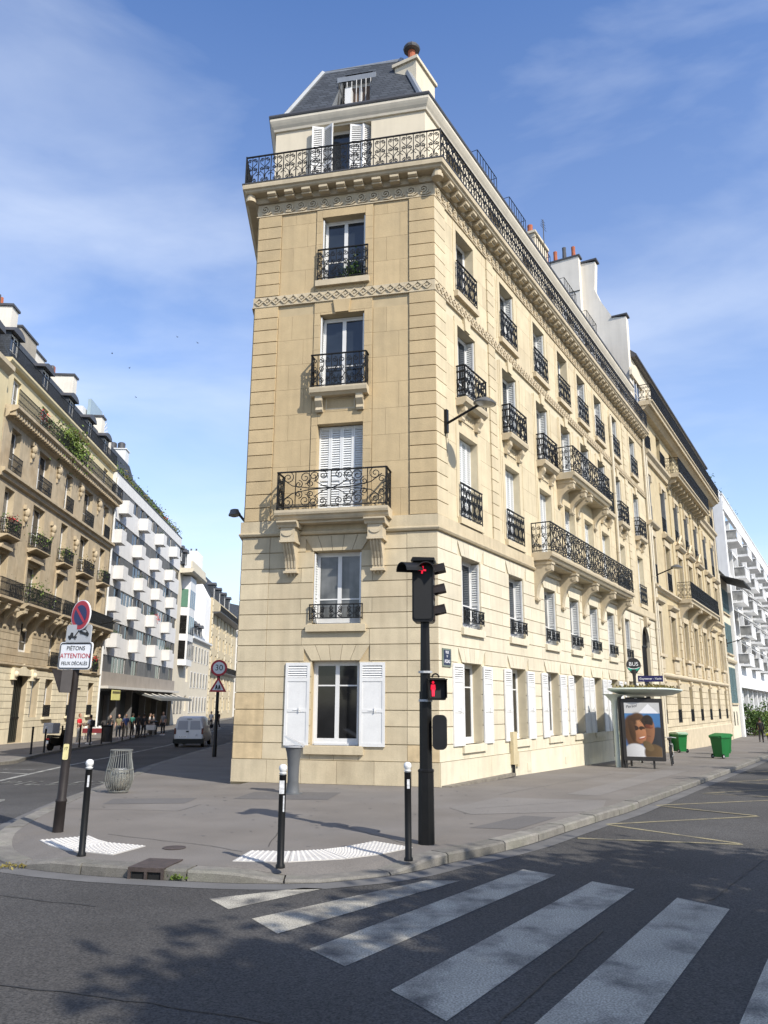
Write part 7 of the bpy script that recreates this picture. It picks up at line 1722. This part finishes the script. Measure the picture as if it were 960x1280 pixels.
x, y = gp(-20.1, 71.4); person(x, y, 250, 'short person in a grey jacket right of the dark group', (.30, .29, .28), (.08, .08, .09), 'stand', 0, h=1.66, group=G)
x, y = gp(-18.3, 68.0); person(x, y, 200, 'tall man in a grey shirt with a dark backpack next to the van', (.17, .18, .20), K, 'stand', 0, pack=K, h=1.9, shoes=(.7, .7, .7), group=G)
person(-17.5, 83, 190, 'distant person in a white shirt standing right of the van', (.7, .7, .7), K, 'stand', 0, h=1.8); person(-17.3, 85.5, 200, 'distant person in dark clothes right of the van beside the one in white', K, K, 'walk', 2, h=1.8)
person(28.3, 61.2, 28, 'man in a black suit walking away along the right pavement', (.012, .012, .014), (.013, .013, .015), 'walk', 1, h=1.78, shoes=K, sleeve=True)
# ---- market tables
def table(x, y, az, label, c1, c2):
    o = thing('market_table', label, 'market table', T(x, y, ground_z(x, y)) @ RZ(az), 'market tables on the far pavement')
    part('table_top', MB().box(-.9, .9, -.4, .4, .78, .82).mesh('table_top', WHITE), o); part('cloth', MB().box(-.92, .92, -.42, .42, .45, .779).mesh('cloth', c1), o)
    for sx in (-1, 1):
        for sy in (-1, 1): part('leg', MB().box(sx * .8 - .02, sx * .8 + .02, sy * .34 - .02, sy * .34 + .02, 0, .46).mesh('leg', SG), o)
    R = random.Random(int(x * 10)); q = MB()
    for k in range(9): a = -.8 + k * .19; q.box(a, a + .13, -.2, .1, .821, .86 + R.random() * .18, R.random())
    part('goods', (q, c2), o, kind='stuff')
table(-21.0, 60.0, 10, 'small table with a dark red cloth and white parcels left of the crowd', mat('dark_red_cloth', (.16, .015, .02), .8, .1, 4), mat('goods_pale', (.6, .6, .58), .7, .2, 5, tone=.4)); table(-19.6, 67.0, 8, 'table with a pale cloth and books near the van', WHITE_D, mat('goods_mixed', (.4, .33, .28), .7, .3, 5, tone=.7))
# ---- tactile plates, drain, cover
TP = mat('tactile_plate', (.45, .43, .40), .85, .08, 4, tone=.06, grit=.1, gs=60); TS = mat('tactile_stud', (.54, .52, .48), .7, .05, 4)
def tactile(label, xr, o0, o1, step):
    A = mitre(KS, -o0); B = mitre(KS, -o1); idx = [i for i in range(len(KS)) if xr[0] <= A[i].x <= xr[1] and A[i].y < 13]
    o = bpy.data.objects.new('tactile_paving', None); COL.objects.link(o); o['kind'] = 'structure'
    for a in range(idx[0], idx[-1], step):
        b = min(a + step, idx[-1]); q = MB(); P = [A[a], A[b], B[b], B[a]]; g = .006
        c = sum(P, Vector((0, 0))) / 4; P = [p + (c - p).normalized() * g for p in P]
        zz = [0, 0, 0, 0]
        q.prism([(p.x, p.y) for p in P], -.10, .0, 'z', random.random()); 
        for k in range(4): q.v[4 + k] = (P[k].x, P[k].y, zz[k] + .010)
        nu, nv = 8, 11; st_ = MB()
        for u in range(nu):
            for v in range(nv):
                uu, vv = (u + .5) / nu, (v + .5) / nv; p = P[0].lerp(P[1], uu).lerp(P[3].lerp(P[2], uu), vv); z = (zz[0] * (1 - uu) + zz[1] * uu) * (1 - vv) + .010
                st_.lathe([(.020, 0), (.015, .008)], 6, (p.x, p.y, z))
        pp = part('paving_plate', (q, TP), o); part('studs', (st_, TS), o, kind='stuff')
tactile('', (-1.95, .55), .62, 1.36, 2); tactile('', (-5.1, -3.5), .62, 1.34, 2)
def drain():
    o = thing('drain_inlet', 'rusty brown iron kerb drain with two openings in the corner kerb', 'drain', T(-2.86, 10.335, 0) @ RZ(-9) @ Matrix.Diagonal((.85, .72, 1, 1)))
    IR = mat('rusty_iron', (.055, .040, .034), .7, .3, 8, bump=.3, bs=60)
    part('cover', MB().box(-.27, .27, -.01, .78, .006, .018).mesh('cover', IR), o)
    q = MB(); q.box(-.27, .27, -.045, -.011, -.03, .018); q.box(-.27, -.23, -.045, -.011, -.14, -.03); q.box(-.02, .02, -.045, -.011, -.14, -.03); q.box(.23, .27, -.045, -.011, -.14, -.03); part('frame', (q, IR), o)
    for x in (-.22, .03): part('opening', MB().box(x, x + .19, -.012, -.008, -.13, -.03).mesh('opening', mat('void_black', (.004, .004, .004), .9)), o)
drain()
struct('manhole_cover', MB().lathe([(.16, .004), (.16, .010)], 20, (-2.89, 11.75, 0)).mesh('manhole_cover', mat('rusty_iron', (.05, .04, .03))))
def weeds(x, y, z, n, s, m, nm, lab): o = thing(nm, lab, 'weeds', T(x, y, z), me=leaves(n, lambda R: (R.gauss(0, s), R.gauss(0, s * .5), abs(R.gauss(0, .025))), .05, n).mesh(nm, m, fix=False)); o['kind'] = 'stuff'; return o
weeds(-2.45, 10.28, -.10, 60, .05, LEAF2, 'weed', 'small green weed growing beside the kerb drain'); weeds(-4.75, 10.95, -.10, 70, .14, LEAF3, 'leaf_litter', 'little heap of dry leaves in the gutter by the left bollard')
# ---- shrubs in front of the modern block
def shrub(x, y, label, n, s, h, m, z=0.0):
    o = thing('shrub', label, 'shrub', T(x, y, ground_z(x, y)), 'shrubs before the modern block')
    R0 = random.Random(int(x * 7)); cl = [(R0.gauss(0, s * .6), R0.gauss(0, s * .6), R0.uniform(.3, h)) for _ in range(9)]
    part('crown', leaves(n, lambda R: [a + R.gauss(0, .32) for a in R.choice(cl)], .24, n).mesh('crown', m, fix=False), o)
    q = MB()
    for c in cl[:5]: q.tube([(0, 0, 0), (c[0] * .5, c[1] * .5, c[2] * .6), c], [.05, .03, .01], 5)
    part('stem', (q, BARK), o)
def ra(s, e): p = RC + FR * s + NR * e; return p.x, p.y
for i, (s, e, h, m) in enumerate(((62.3, .8, 2.8, LEAF), (65.0, .9, 1.8, LEAF2), (67.8, .7, 2.4, LEAF2), (71.0, .9, 1.8, LEAF), (75, .8, 2.2, LEAF2))):
    x, y = ra(s, e); shrub(x, y, ['tall dark green shrub against the corner of the modern block', 'low bright green shrub second from the narrow house', 'bright green shrub behind the man in black', 'dark shrub under the white balconies', 'farthest bright shrub along the modern block'][i], 900, .9, h, m)
q = MB(); q.box(61.5, 78, -1.9, -1.75, -1.2, -.35); struct('planter_kerb', q.mesh('planter_kerb', GRANITE), frame(RC.x, RC.y, AR))
# ---- street trees over the right-hand pavement (they shade the crossing)
def tree_meshes(seed, r, h):
    R = random.Random(seed); t = MB(); t.tube([(0, 0, -.1), (.05, .02, 1.5), (.0, .1, 3.2), (.15, .1, h * .62)], [.24, .19, .17, .11], 8); cl = []
    for k in range(11):
        a = 2 * pi * k / 11 + R.uniform(-.3, .3); z0 = R.uniform(2.8, h * .55); l = r * R.uniform(.55, .9); e = (cos(a) * l, sin(a) * l, z0 + R.uniform(1.2, 3.4))
        t.tube([(0, .05, z0), (e[0] * .45, e[1] * .45, z0 + (e[2] - z0) * .6), e], [.08, .05, .02], 5); cl.append(e)
        for j in range(3): cl.append((e[0] * R.uniform(.4, 1.1), e[1] * R.uniform(.4, 1.1), e[2] + R.uniform(-.7, 1.2)))
    crown = leaves(12500, lambda q: [c + q.gauss(0, .50) for c in q.choice(cl)], .33, seed, flat=.3)
    return t.mesh('trunk', BARK, True), crown.mesh('crown', LEAF, fix=False)
TR = [tree_meshes(1, 3.4, 9.5), tree_meshes(2, 3.0, 9.0)]
for i, (x, y, k, rz, s) in enumerate(((10.0, 2.2, 0, 0, 1.05), (8.0, -1.6, 1, 40, 1.08), (12.2, -2.6, 0, 80, 1.0), (17.4, 15.2, 1, 100, .95), (21.4, 22.0, 0, 170, 1.0), (25.6, 29.5, 1, 210, 1.0), (29.6, 36.6, 0, 60, 1.0))):
    o = thing('street_tree', 'leafy street tree across the right street, %s in the row from the crossing' % ['second', 'first', 'set-back one', 'third', 'fourth', 'fifth', 'sixth'][i], 'tree', T(x, y, 0) @ RZ(rz) @ Matrix.Diagonal((s, s, s, 1)), 'street trees across the right street')
    part('trunk', TR[k][0], o); part('crown', TR[k][1], o)
# ---- birds high over the left street
bm_ = MB(); bm_.lathe([(.001, -.16), (.05, -.05), (.045, .06), (.001, .14)], 6, M=RX(90)); bm_.face([(0, .05, .02), (.28, 0, .10), (.30, -.05, .10), (0, -.06, .02)]); bm_.face([(0, .05, .02), (-.28, 0, .10), (-.30, -.05, .10), (0, -.06, .02)])
bmesh_ = bm_.mesh('bird', BLK, fix=False); R = random.Random(12)
for k in range(5): thing('bird', 'tiny dark bird flying high over the left street', 'bird', T(-19 + R.uniform(-3, 6), 60 + R.uniform(-6, 6), 27 + R.uniform(0, 8)) @ RZ(R.uniform(0, 360)) @ Matrix.Diagonal((.55, .55, .55, 1)), 'birds in the sky', me=bmesh_)
